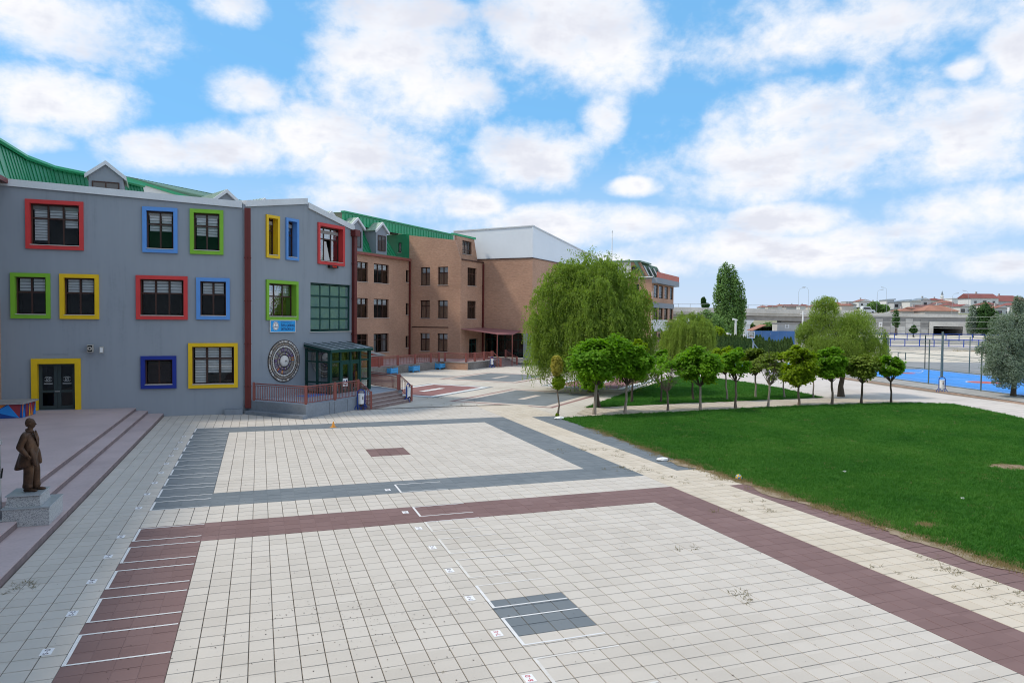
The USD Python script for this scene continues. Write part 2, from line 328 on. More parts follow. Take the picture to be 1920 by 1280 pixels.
K['roof'] = MAT('green_metal_roof', (.014, .21, .09), .38, .10, .7, 8., .5); K['roof_lite'] = MAT('weathered_green_roof', (.40, .50, .40), .42, .1, .7, 8., .5); K['roof_lip'] = MAT('green_roof_trim', (.03, .33, .15), .38, .08, .7, 8., .5)
K['roof_far'] = MAT('dull_green_roof', (.12, .22, .14), .45, .12, .7, 8., .4)
K['clad'] = MAT('pale_cladding', (.73, .77, .81), .45, .03, .3, 3., .4); K['white'] = MAT('white_paint', (.78, .78, .77), .55, .05, 1.5); K['offwhite'] = MAT('off_white_render', (.66, .65, .62), .8, .1, .5)
K['dgreen'] = MAT('dark_green_metal', (.008, .045, .038), .35, .1, 3.); K['slate'] = MAT('slate_roof_panel', (.20, .24, .27), .35, .08, 2., 10., .5)
K['rail'] = MAT('rust_red_railing', (.27, .085, .07), .5, .12, 3.); K['granite'] = None
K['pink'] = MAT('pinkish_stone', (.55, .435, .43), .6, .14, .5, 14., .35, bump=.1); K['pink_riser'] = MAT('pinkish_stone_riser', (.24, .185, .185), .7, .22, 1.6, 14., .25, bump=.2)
K['step'] = MAT('brown_step_stone', (.27, .20, .19), .7, .18, 1.5, 12.); K['concrete'] = MAT('grey_concrete', (.36, .35, .34), .85, .2, .7, 9., .2, bump=.2); K['wetwall'] = MAT('stained_concrete', (.24, .215, .20), .85, .3, .5, 7., .2, bump=.2)
K['floor'] = MAT('blue_grey_floor', (.34, .38, .44), .6, .15, .8, 10.)
K['black'] = MAT('black_plastic', (.012, .012, .013), .5, .2, 3.); K['steel'] = MAT('brushed_steel', (.50, .50, .49), .35, .06, 3., 20., .5, .6); K['galv'] = MAT('galvanised_steel', (.42, .43, .42), .5, .1, 3., 20., .4, .3)
K['white_line'] = MAT('white_line_paint', (.74, .73, .73), .7, .10, 5., 40.); K['plate'] = MAT('white_plate', (.80, .79, .80), .6, .05, 5.); K['print_red'] = MAT('red_print', (.50, .03, .06), .6, .1, 5.); K['print_dark'] = MAT('dark_print', (.10, .06, .09), .6, .1, 5.)
K['sky_sign'] = MAT('cyan_sign', (.03, .33, .74), .4, .04, 3.); K['sign_ink'] = MAT('dark_blue_ink', (.012, .02, .10), .5, .05, 3.); K['planter'] = MAT('light_blue_planter', (.07, .36, .72), .5, .08, 3.); K['binblue'] = MAT('bin_blue', (.02, .06, .30), .4, .1, 3.)
K['orange'] = MAT('orange_paint', (.62, .19, .03), .55, .06, 2.); K['maroon'] = MAT('maroon_paint', (.26, .035, .05), .55, .06, 2.); K['azure'] = MAT('azure_paint', (.02, .22, .62), .55, .06, 2.); K['deep'] = MAT('deep_blue_paint', (.01, .055, .25), .55, .06, 2.)

# ================================================================ the ground
rng = np.random.default_rng(7)
K['dust'] = MAT('dusty_ground', (.46, .41, .34), .95, .2, .05, 1.2, .1)
solo('ground', MB().add([[-1500, -300, -.05], [2500, -300, -.05], [2500, 2500, -.05], [-1500, 2500, -.05]], [[0, 1, 2, 3]]), K['dust'], kind='structure')


def PAVER(name, c1, c2, joint, ang, w, h, ms=.012):
    N = {'g': ('geometry', {}), 'rot': ('vector_rotate', {'rotate_type': 'z_axis', 'angle': math.radians(-ang)}),
         'b': ('brick_texture', {'scale': 1., 'brick_width': w, 'row_height': h, 'mortar_size': ms, 'mortar_smooth': .3, 'bias': 0., 'color1': c1, 'color2': c2, 'mortar': joint, 'offset': 0.}),
         'n': ('noise_texture', {'scale': .3, 'detail': 7., 'roughness': .65}), 'r': ('rgb_ramp', {'ramp': [(.3, (.84, .82, .79)), (.5, (1, 1, 1)), (.75, (1.06, 1.05, 1.04))]}),
         'd': ('noise_texture', {'scale': 3.5, 'detail': 8., 'roughness': .75}), 'dr': ('rgb_ramp', {'ramp': [(.64, (1, 1, 1)), (.74, (.62, .57, .48))]}),
         'm': ('mix', {'mix_type': 'multiply', 'fac': 1.}), 'm2': ('mix', {'mix_type': 'multiply', 'fac': 1.}), 'p': ('principled_bsdf', {'roughness': .8, 'specular_ior_level': .25})}
    L = [('g.position', 'rot.vector'), ('rot.vector', 'b.vector'), ('g.position', 'n.vector'), ('n.fac', 'r.fac'), ('g.position', 'd.vector'), ('d.fac', 'dr.fac'), ('b.color', 'm.color1'), ('r.color', 'm.color2'), ('m.color', 'm2.color1'), ('dr.color', 'm2.color2'), ('m2.color', 'p.base_color')]
    return usdkit.material(stage, f'/World/Looks/{name}', N, L, surface='p.BSDF')


CREAM = [(.455, .41, .36), (.545, .495, .44), (.60, .55, .495)]
K['tile'] = TILE('cream_tile', CREAM)
K['tile_red'] = TILE('red_tile', [(.16, .094, .088), (.195, .118, .110), (.235, .15, .142)], (.10, .05, .05))
K['tile_grey'] = TILE('grey_tile', [(.125, .145, .160), (.158, .178, .195), (.195, .213, .226)], (.06, .07, .08))
K['joint'] = MAT('tile_joint', (.15, .13, .11), .95, .3, 2., 20., .1)
K['plaza'] = PAVER('cream_plaza_paver', (.60, .55, .485), (.555, .505, .44), (.40, .35, .29), 45, .6, .3, .01)
K['walk'] = PAVER('worn_cream_walk', (.56, .49, .41), (.50, .43, .35), (.22, .17, .12), 0, .8, .45, .03)
K['roadpave'] = PAVER('pinkish_cream_walk', (.60, .545, .50), (.56, .51, .47), (.36, .31, .28), 12, 1.2, .6, .02)

TX = .395; X0 = -2.94
ty = np.concatenate([20.62-.41*np.arange(38, 0, -1), 20.62+.44*np.arange(4), 22.38+(38.10-22.38)/38*np.arange(38), 38.10+.433*np.arange(14)])
tx = X0 + TX*np.arange(-6, 49)


def tile_colour(x, y):
    k, b = (x-X0)/TX, None
    edge = k < 4 or k > 36
    if 0 < k < 40:
        if 22.38 < y < 38.10: b = 'grey' if edge or y < 24.03 or y > 36.6 else ('red' if 18 < k < 22 and 28.6 < y < 30.25 else None)
        elif 4.6 < y < 20.62: b = 'red' if edge or y > 19.0 or y < 6.2 else ('grey' if 18 < k < 22 and 11.6 < y < 13.25 else None)
    elif k > 44 and y > 22.9 and y < 37.75: b = 'grey'
    elif k > 45 and y < 20.2: b = 'red'
    elif k > 40: b = 'warm'
    return b


court = thing('court_paving', kind='structure')
part(court, 'joint_bed', MB().add([[tx[0], ty[0], -.012], [tx[-1], ty[0], -.012], [tx[-1], ty[-1], -.012], [tx[0], ty[-1], -.012]], [[0, 1, 2, 3]]), K['joint'])
for xa, xb, ya, yb, m_ in ((X0, X0+40*TX, 22.38, 38.10, 'tile_grey'), (X0, X0+40*TX, 4.6, 20.62, 'tile_red')):
    for a, b, c, d in ((xa, xa+4*TX, ya, yb), (xb-4*TX, xb, ya, yb), (xa+4*TX, xb-4*TX, yb-1.62, yb), (xa+4*TX, xb-4*TX, ya, ya+1.62)):
        part(court, 'sand_joint', MB().add([[a, c, -.0035], [b, c, -.0035], [b, d, -.0035], [a, d, -.0035]], [[0, 1, 2, 3]]), K[m_])
tiles = []
for i in range(len(tx)-1):
    for j in range(len(ty)-1):
        cx, cy = (tx[i]+tx[i+1])/2, (ty[j]+ty[j+1])/2
        w = np.array([cx, cy, 0.])-CAM; z = w @ _f
        u, v = 960+FOC*(w @ _r)/z, 640-FOC*(w @ _u)/z
        if cy > 43.3 or not (-60 < u < 1990 and v < 1340): continue
        if cx < -5.0 and cy > 16.9: continue
        tiles.append((z, i, j, tile_colour(cx, cy)))
tiles.sort()
count, rest = {}, {}
K['tile_warm'] = TILE('weathered_cream_tile', [(.47, .40, .31), (.575, .50, .405), (.63, .56, .47)])
LIM = {None: 300, 'red': 120, 'grey': 60, 'warm': 60}
TNAME = {None: ('paving_tile', K['tile']), 'red': ('red_paving_tile', K['tile_red']), 'grey': ('grey_paving_tile', K['tile_grey']), 'warm': ('weathered_paving_tile', K['tile_warm'])}
for z, i, j, c in tiles:
    g, h = .0065, rng.uniform(-.0015, .0015); x0, x1, y0, y1 = tx[i]+g, tx[i+1]-g, ty[j]+g, ty[j+1]-g; e = .004
    tl = rng.uniform(-.0012, .0012, 2)
    V = [[x0, y0, -.014], [x1, y0, -.014], [x1, y1, -.014], [x0, y1, -.014], [x0+e, y0+e, h-tl[0]-tl[1]], [x1-e, y0+e, h+tl[0]-tl[1]], [x1-e, y1-e, h+tl[0]+tl[1]], [x0+e, y1-e, h-tl[0]+tl[1]]]
    F = MB._Q[1:]
    count[c] = count.get(c, 0)+1
    if count[c] <= LIM[c]: part(court, TNAME[c][0], MB().add(V, F), TNAME[c][1])
    else: rest.setdefault(c, MB()).add(V, F)
for c, mb in rest.items():
    part(court, TNAME[c][0]+'_field', mb, TNAME[c][1], kind='stuff')

# plaza beyond the tiled courts, walk between the lawns, walk along the sports court
def sheet(name, pts, z, mat, kind='structure', parent=None, label=None, cat=None, group=None):
    P = np.array([[p[0], p[1]] for p in pts]); cs = m3.CrossSection([P if _area(P) > 0 else P[::-1]], m3.FillRule.EvenOdd)
    v, f, _ = meshkit.arrays(m3.Manifold.extrude(cs, .01)); v = np.array(v); f = np.array(f)
    top = np.all(v[f][:, :, 2] > .005, axis=1); vv = v.copy(); vv[:, 2] = z
    mesh = trimesh.Trimesh(vv, f[top], process=False)
    if parent: return part(parent, name, mesh, mat, label=label)
    return solo(name, mesh, mat, label, cat, group, kind)


def _area(P): return .5*np.sum(P[:, 0]*np.roll(P[:, 1], -1)-np.roll(P[:, 0], -1)*P[:, 1])


sheet('plaza', [(-40, -10), (49, -10), (49, 33), (50.5, 46), (52.5, 60), (52.5, 72), (60, 96), (-40, 96)], -.018, K['plaza'])
kerbA, kerbB = G(1515, 700), G(1900, 755)
kd = (kerbB-kerbA)/np.linalg.norm(kerbB-kerbA)
sheet('walkway', [G(1282, 700), G(1436, 721), G(1545, 744), G(1792, 757), G(1925, 785), (43.5, 26), (48, 26), G(1925, 760), G(1650, 722), G(1515, 700), G(1440, 692), G(1330, 689)], -.010, K['roadpave'])
sheet('garden_path', [G(1080, 775), G(1100, 764), G(1545, 745.5), G(1625, 748), G(1700, 753), G(1500, 760.5), G(1300, 770.5), G(1110, 780)], -.006, K['walk'])

# diamond courts on the plaza
K['c_grey'] = MAT('faded_grey_court', (.215, .235, .245), .75, .2, .5, 10., .25); K['c_red'] = MAT('faded_red_court', (.30, .15, .14), .75, .2, .5, 10., .25)
K['l_cream'] = MAT('cream_court_band', (.62, .53, .46), .75, .1, 1.); K['l_rose'] = MAT('rose_court_band', (.33, .19, .175), .75, .12, 1.); K['l_white'] = MAT('white_court_band', (.74, .75, .74), .75, .08, 1.); K['l_grey'] = MAT('slate_court_band', (.22, .245, .27), .75, .12, 1.)


def diamond(l, b, r, t, outer, ring, field, line, base_z=-.014):
    """a square court given by its photo corners; nested bands, the innermost on top"""
    c = [G(*p) for p in (l, b, r, t)]; O = sum(c)/4
    pq = np.array([(P @ U45, P @ V45) for P in c])
    p0 = (pq[0][0]+pq[1][0])/2; p1 = (pq[2][0]+pq[3][0])/2; q0 = (pq[0][1]+pq[3][1])/2; q1 = (pq[1][1]+pq[2][1])/2
    t = thing('painted_court', base=(O[0], O[1], 0), kind='structure')
    for k, (ins, m) in enumerate(((0., outer), (.28, ring), (.75, field))):
        P = [PQ(p0+ins, q0+ins), PQ(p1-ins, q0+ins), PQ(p1-ins, q1-ins), PQ(p0+ins, q1-ins)]
        sheet(('border', 'ring', 'field')[k], P, base_z+.004*k, m, parent=t)
    pc, qc = (p0+p1)/2, (q0+q1)/2
    sheet('centre_mark', [PQ(pc-1.5, qc-.25), PQ(pc+1.5, qc-.25), PQ(pc+1.5, qc+.25), PQ(pc-1.5, qc+.25)], base_z+.012, line, parent=t)
    return t


diamond((722, 737), (803, 746.5), (922, 726), (787, 716), K['l_grey'], K['l_white'], K['c_red'], K['l_white'])
diamond((830, 708), (963, 719.5), (1037, 704.5), (925, 697), K['l_rose'], K['l_cream'], K['c_grey'], K['l_cream'])
diamond((848, 750), (1031, 766), (1125, 739), (964, 728), K['l_rose'], K['l_cream'], K['c_grey'], K['l_cream'])
diamond((1018, 722), (1155, 731), (1245, 712), (1110, 703), K['l_grey'], K['l_white'], K['c_red'], K['l_white'])

# ---- white starting boxes and class plates on the tiles
wl = thing('painted_lines', kind='structure')
K['worn_line'] = MAT('worn_line_paint', (.68, .655, .63), .75, .16, 6., 30., col2=(.58, .545, .505))
def line(x0, x1, y0, y1, z=.0045): part(wl, 'line', MB().add([[x0, y0, z], [x1, y0, z], [x1, y1, z], [x0, y1, z]], [[0, 1, 2, 3]]), K['worn_line' if x0 > 4.1 and (y0 > 13.3 or y0 < 11) and y0 < 18.9 else 'white_line'])
def start_box(x, ynear, yfar, length, w=.045):
    line(x+.005, x+.065, ynear, yfar); line(x+.065, x+length, ynear, ynear+w); line(x+.065, x+length, yfar-w, yfar)


redY = [(20.45, 18.93), (18.17, 16.47), (15.78, 14.35), (13.78, 12.55)]
def yl(x, y): return G(x, y)[1]
left_red = [((262, 991), (248, 1015)), ((240, 1026), (223, 1056)), ((215, 1070), (195, 1105)), ((185, 1122), (158, 1168)), ((146, 1190), (110, 1250))]
left_blue = [((370, 803), (366, 811)), ((362, 818), (355, 829)), ((350, 837), (343, 851)), ((335, 863), (328, 877)), ((325, 880), (316, 892)), ((303, 917), (294, 935)), ((290, 941), (282.5, 957))]
left_blue = [((368, 803), (365, 810)), ((362, 815), (357, 822)), ((354, 826), (349, 834)), ((347, 838), (342, 846)), ((339, 851), (334, 860)), ((331, 864), (325, 874)), ((322, 880), (316, 891)), ((313, 897), (306, 911)), ((302, 917), (294, 933)), ((290, 941), (283, 957))]
PLATES = thing('class_plates', kind='structure')
def plate(cx, cy, text, ink, w=.17, h=.24):
    x0, x1, y0, y1 = cx-w/2, cx+w/2, cy-h/2, cy+h/2
    p = sub(PLATES, 'class_plate'); mb = MB().box(WF, x0, x1, y0, y1, .0, .006); part(p, 'panel', mb, K['plate'])
    t = meshkit.text_mesh(text, .075, .001, bold=True); v = np.array(t.vertices); c = (v.min(0)+v.max(0))/2
    V = np.stack([cx-(v[:, 1]-c[1]), cy+(v[:, 0]-c[0]), .0065+v[:, 2]], 1)
    part(p, 'lettering', trimesh.Trimesh(V, t.faces, process=False), ink)


for k, (a, b) in enumerate(left_red):
    start_box(X0, yl(*b), yl(*a), 1.56)
for k, (a, b) in enumerate(left_blue):
    start_box(X0, yl(*b), yl(*a), 1.56)
for (x, y), tx_ in zip([(85, 1222), (133, 1150), (170, 1090), (201, 1043), (225, 1006)], ['5-D', '5-C', '5-B', '5-A', '6-D']):
    P = G(x, y); plate(P[0]+.02, P[1], tx_, K['print_dark'])
for (x, y), tx_ in zip([(260, 952), (276, 926), (290, 905), (302, 886), (312, 869), (321, 854), (330, 841), (338, 829), (345, 818)], ['6-C', '6-B', '6-A', '7-D', '7-C', '7-B', '7-A', '8-D', '8-C']):
    P = G(x, y); plate(P[0], P[1], tx_, K['print_dark'])
xr = X0+18*TX
for a, b in [((1003, 1233), (1060, 1310)), ((948, 1157), (986, 1209)), ((897, 1097), (930, 1139)), ((858, 1049), (884, 1083)), ((825, 1010), (847, 1038)), ((797, 978), (813, 996)), ((776, 950), (789, 968))]:
    start_box(xr, yl(*b), yl(*a), 1.56)
start_box(X0+18*TX, yl(752, 923), yl(741, 908), 1.56)
for (x, y), tx_, ink in zip([(992, 1271), (932, 1187), (881, 1121), (843, 1069), (811, 1026), (785, 990), (760, 960), (727, 918)], ['8-D', '7-E', '7-F', '7-D', '7-C', '6-F', '6-E', '6-D'], [K['print_red']]*2+[K['print_dark']]*6):
    P = G(x, y); plate(P[0], P[1], tx_, ink)

# ---- weeds and litter in the joints (nobody could count them)
K['weed'] = FOLIAGE('dry_weed', [(.20, .15, .07), (.13, .12, .05), (.30, .24, .13)], .2, .8)
mb = MB()
spots = []
for x, y, n_, r_ in [(1165, 880, 9, .5), (1210, 884, 9, .6), (1046, 845, 6, .5), (1100, 845, 8, .5), (1140, 845, 8, .6), (1175, 856, 4, .3), (1280, 905, 5, .5), (1350, 955, 6, .6), (1420, 940, 5, .5), (1395, 908, 6, .8), (1760, 1056, 5, .3), (1780, 1070, 4, .3), (1660, 1068, 4, .4), (1880, 1108, 5, .4), (1750, 1050, 5, .4), (1875, 1130, 4, .4), (1450, 955, 4, .5), (1285, 1025, 3, .3), (1400, 1120, 3, .25), (1380, 1110, 4, .3), (20, 1098, 5, .25), (60, 1095, 4, .25), (880, 690, 9, 1.8), (900, 688, 9, 2.), (820, 745, 9, 1.2), (850, 757, 9, 1.4), (890, 762, 8, 1.6)]:
    c = G(x, y)
    for _ in range(n_): spots.append((c[0]+rng.normal(0, r_*.5), c[1]+rng.normal(0, r_*.8), rng.uniform(.05, .12)))
for _ in range(330):
    i, j = rng.integers(0, len(tx)), rng.integers(0, len(ty))
    if rng.random() < .5: spots.append((tx[i]+rng.normal(0, .008), rng.uniform(7, 41), rng.uniform(.010, .030)))
    else: spots.append((rng.uniform(-4.5, 15), ty[j]+rng.normal(0, .008), rng.uniform(.010, .030)))
for sx, sy, s in spots:
    if tx[0] > sx: continue
    for _ in range(rng.integers(7, 16)):
        a, l = rng.uniform(0, 6.28), s*rng.uniform(.5, 1.6); d = np.array([math.cos(a), math.sin(a), rng.uniform(.15, .9)]); d /= np.linalg.norm(d)
        o = np.array([sx+rng.normal(0, s*.7), sy+rng.normal(0, s*.7), .0]); w = np.array([-d[1], d[0], 0])*s*.09
        mb.add([o-w, o+w, o+d*l], [[0, 1, 2]])
solo('joint_weeds', mb, K['weed'], 'dry weeds sprouting from the joints of the pale paving', 'weeds', kind='stuff')
mb = MB()
for _ in range(1500):
    cl = rng.integers(0, 9)
    if cl < 2: c = G([620, 640, 730][rng.integers(0, 3)], [1140, 1165, 1160][rng.integers(0, 3)]); sx, sy = c[0]+rng.normal(0, 1.1), c[1]+rng.normal(0, 1.1)
    elif cl == 2: c = G(690, 860); sx, sy = c[0]+rng.normal(0, 2.5), c[1]+rng.normal(0, 3.5)
    else: sx, sy = rng.uniform(-4.8, 12), rng.uniform(8, 40)
    s = rng.uniform(.005, .017); a = rng.uniform(0, 6.28, 3); P = [[sx+s*math.cos(t)*rng.uniform(.6, 1.5), sy+s*math.sin(t)*rng.uniform(.6, 1.5), .004+rng.uniform(0, .008)] for t in (a[0], a[0]+2, a[0]+4)]
    mb.add(P, [[0, 1, 2]])
K['crumb'] = FOLIAGE('fallen_bits', [(.05, .035, .03), (.11, .07, .05), (.16, .05, .04)], 0., .9)
solo('leaf_litter', mb, K['crumb'], 'dark crumbs and bits of fallen leaf scattered on the tiles', 'litter', kind='stuff')

# ================================================================ lawns
def ragged(pts, step, amp, seed):
    r = np.random.default_rng(seed); out = []
    for a, b in zip(pts, pts[1:]+pts[:1]):
        a, b = np.array(a[:2], float), np.array(b[:2], float); n_ = max(1, int(np.linalg.norm(b-a)/step)); nn = np.array([b[1]-a[1], a[0]-b[0]])/(np.linalg.norm(b-a)+1e-9)
        for k in range(n_): out.append(a+(b-a)*k/n_+nn*r.normal(0, amp)*(0 < k))
    return out
lawn1 = [G(1050, 784.5), G(1110, 780), G(1300, 770.5), G(1500, 760.5), G(1700, 755), G(1790, 757.5), G(1925, 785.5), (40.2, 26.), (36, 14), (30, 2), (15.9, 2), (16.05, 11.), (15.75, 17.7), (15.5, 25), (15.75, 31)]
lawn2 = [G(1098, 764), G(1150, 745), G(1210, 725), G(1280, 703), G(1360, 711), G(1438, 722.5), G(1545, 745), G(1300, 755), G(1120, 763.5)]
K['soil'] = MAT('lawn_sward', (.050, .145, .022), .95, .35, .45, 9., .05, col2=(.030, .095, .016))
L1, L2 = ragged(lawn1, .35, .06, 3), ragged(lawn2, .5, .06, 4)
sheet('lawn', L1, .012, K['soil']); sheet('lawn', L2, .012, K['soil'])
import shapely
from shapely.geometry import Polygon
S1, S2 = Polygon(L1).buffer(0), Polygon(L2).buffer(0)
bare = [(G(1893, 876), .75, .4), (G(1735, 985), .3, .15)]


def tufts(S, n, seed, dmax):
    r = np.random.default_rng(seed); x0, y0, x1, y1 = S.bounds; out = []
    while sum(map(len, out)) < n:
        P = np.stack([r.uniform(x0, x1, n), r.uniform(y0, y1, n)], 1)
        D = P @ _f[:2]; keep = shapely.contains_xy(S, P) & (r.random(n) < np.clip((26./np.maximum(D, 6))**1.5, .12, 1)) & (D < dmax)
        W = np.concatenate([P, np.zeros((n, 1))], 1)-CAM; u = 960+FOC*(W @ _r)/(W @ _f); v = 640-FOC*(W @ _u)/(W @ _f)
        keep &= (u < 1990) & (v < 1320)
        for c, ra, rb in bare: keep &= (((P-c[:2])/np.array([ra, rb*1.6]))**2).sum(1)+r.normal(0, .25, n) > 1
        out.append(P[keep])
    return np.concatenate(out)[:n]


def tuft_mesh(seed, nb, h, spread):
    r = np.random.default_rng(seed); V, F = [], []
    for k in range(nb):
        o = np.array([r.normal(0, spread), r.normal(0, spread), 0]); a = r.uniform(0, 6.28); w = np.array([math.cos(a), math.sin(a), 0])*r.uniform(.004, .008)
        l = h*r.uniform(.5, 1.25); b = np.array([r.normal(0, .45), r.normal(0, .45), 0])*l
        m_ = o+b*.35+np.array([0, 0, l*.6]); t = o+b+np.array([0, 0, l*.95]); i = len(V)
        V += [o-w, o+w, m_+w*.7, m_-w*.7, t]; F += [[i, i+1, i+2], [i, i+2, i+3], [i+3, i+2, i+4]]
    return np.array(V), np.array(F)


def GRASSMAT(name, cols):
    st = [(i/(len(cols)-1), c) for i, c in enumerate(cols)]
    N = {'g': ('geometry', {}), 'oi': ('object_info', {}), 'n': ('noise_texture', {'scale': .22, 'detail': 6., 'roughness': .62}), 'm': ('math', {'math_type': 'multiply_add', 'value2': .30}), 'm2': ('math', {'math_type': 'multiply_add', 'value2': .8}), 'r': ('rgb_ramp', {'ramp': st}),
         'p': ('principled_bsdf', {'roughness': .6, 'specular_ior_level': .2}), 't': ('translucent_bsdf', {}), 'x': ('mix_closure', {'fac': .3})}
    L = [('oi.random', 'm.value1'), ('g.position', 'n.vector'), ('n.fac', 'm2.value1'), ('m2.value', 'm.value3'), ('m.value', 'r.fac'), ('r.color', 'p.base_color'), ('r.color', 't.color'), ('p.BSDF', 'x.closure1'), ('t.BSDF', 'x.closure2')]
    N['m2'][1]['value2'] = 1.5; N['m2'][1]['value3'] = -.44
    return usdkit.material(stage, f'/World/Looks/{name}', N, L, surface='x.closure')


def instancer(name, protos, P, mats, seed, smin, smax, label, z=.01):
    r = np.random.default_rng(seed); path = f'/World/{name}'; pi = UsdGeom.PointInstancer.Define(stage, path); BASE[path] = np.zeros(3); rel = []
    for i, (m, mt) in enumerate(zip(protos, mats)):
        rel.append(part(path, f'tuft', m, mt))
    pi.CreatePrototypesRel().SetTargets([Sdf.Path(x) for x in rel])
    n = len(P); pi.CreateProtoIndicesAttr(Vt.IntArray.FromNumpy(r.integers(0, len(protos), n).astype(np.int32)))
    pos = np.concatenate([P, np.full((n, 1), z)], 1).astype(np.float32); pi.CreatePositionsAttr(Vt.Vec3fArray.FromNumpy(pos))
    a = r.uniform(0, 2*math.pi, n)/2; pi.CreateOrientationsAttr(Vt.QuathArray([Gf.Quath(float(math.cos(t)), 0., 0., float(math.sin(t))) for t in a]))
    s = r.uniform(smin, smax, n); pi.CreateScalesAttr(Vt.Vec3fArray.FromNumpy(np.stack([s, s, s*r.uniform(.7, 1.2, n)], 1).astype(np.float32)))
    tag(pi.GetPrim(), label, 'grass', None, 'stuff')


K['grass'] = GRASSMAT('lawn_grass', [(.026, .115, .014), (.048, .18, .018), (.080, .23, .026), (.13, .25, .045)])
K['straw'] = FOLIAGE('dry_grass', [(.26, .20, .10), (.34, .26, .15), (.15, .16, .05)], .25, .8)
P1 = tufts(S1, 52000, 11, 60.); P2 = tufts(S2, 13000, 12, 90.)
instancer('lawn_grass', [tuft_mesh(k, 14, .065, .05) for k in range(3)], np.concatenate([P1, P2]), [K['grass']]*3, 5, .8, 1.7, 'short green grass of the two lawns beside the paved courts')
# bare, trodden soil along the ragged lawn edge
rs = np.random.default_rng(33); ys_ = np.linspace(6.5, 24.5, 110); lft, rgt = [], []
for y in ys_:
    xm = float(np.interp(y, [9, 11, 17.7, 25, 31], [16.05, 16.05, 15.72, 15.45, 15.7])); w = .16+.22*max(0, math.sin(y*1.1)+.5*math.sin(y*2.7+1)+.3); lft.append((xm-w-rs.uniform(0, .12), y)); rgt.append((xm+.10+rs.uniform(0, .22)+.1*math.sin(y*1.9), y))
K['edge_soil'] = MAT('trodden_soil', (.34, .265, .195), .95, .3, 2.5, 22., .05, col2=(.20, .165, .10))
sheet('soil_edge', lft+rgt[::-1], .0155, K['edge_soil'])
# straw along the ragged lawn edge
r = np.random.default_rng(21); E_ = []
for k in range(4200):
    t = r.random(); y = 9+t**1.3*24; x = np.interp(y, [9, 11, 17.7, 25, 31], [16.0, 16.05, 15.75, 15.5, 15.75]) + r.normal(.10, .22)
    if r.random() < .35+.65*(math.sin(y*1.7)+math.sin(y*.77+1) > .1): E_.append((x, y))
for c, ra, rb in bare + [(G(1360, 895), .45, .35), (G(1400, 900), .4, .3)]:
    for k in range(70): E_.append((c[0]+r.normal(0, ra*.6), c[1]+r.normal(0, rb*.9)))
for k in range(300):
    c = P1[r.integers(0, len(P1))]
    for q in range(r.integers(2, 7)): E_.append((c[0]+r.normal(0, .1), c[1]+r.normal(0, .1)))
instancer('dry_grass', [tuft_mesh(40+k, 12, .05, .06) for k in range(2)], np.array(E_), [K['straw']]*2, 6, .6, 1.5, 'straw coloured dry grass along the ragged lawn edge and in bare patches')
K['bare'] = MAT('bare_soil', (.33, .25, .18), .95, .2, 2., 14., .05)
for c, ra, rb in bare: sheet('bare_patch', [(c[0]+ra*math.cos(t)*(1+.2*math.sin(3*t+ra*9)), c[1]+rb*1.3*math.sin(t)*(1+.2*math.cos(2*t+rb*7))) for t in np.linspace(0, 2*math.pi, 24, endpoint=False)], .017, K['bare'])

# ================================================================ buildings
def ring(mb, fr, o, i, d0, d1):
    """a rectangular ring between outer o and inner i (s0,s1,z0,z1), butted pieces"""
    mb.box(fr, o[0], o[1], d0, d1, o[2], i[2]); mb.box(fr, o[0], o[1], d0, d1, i[3], o[3])
    mb.box(fr, o[0], i[0], d0, d1, i[2], i[3]); mb.box(fr, i[1], o[1], d0, d1, i[2], i[3]); return mb


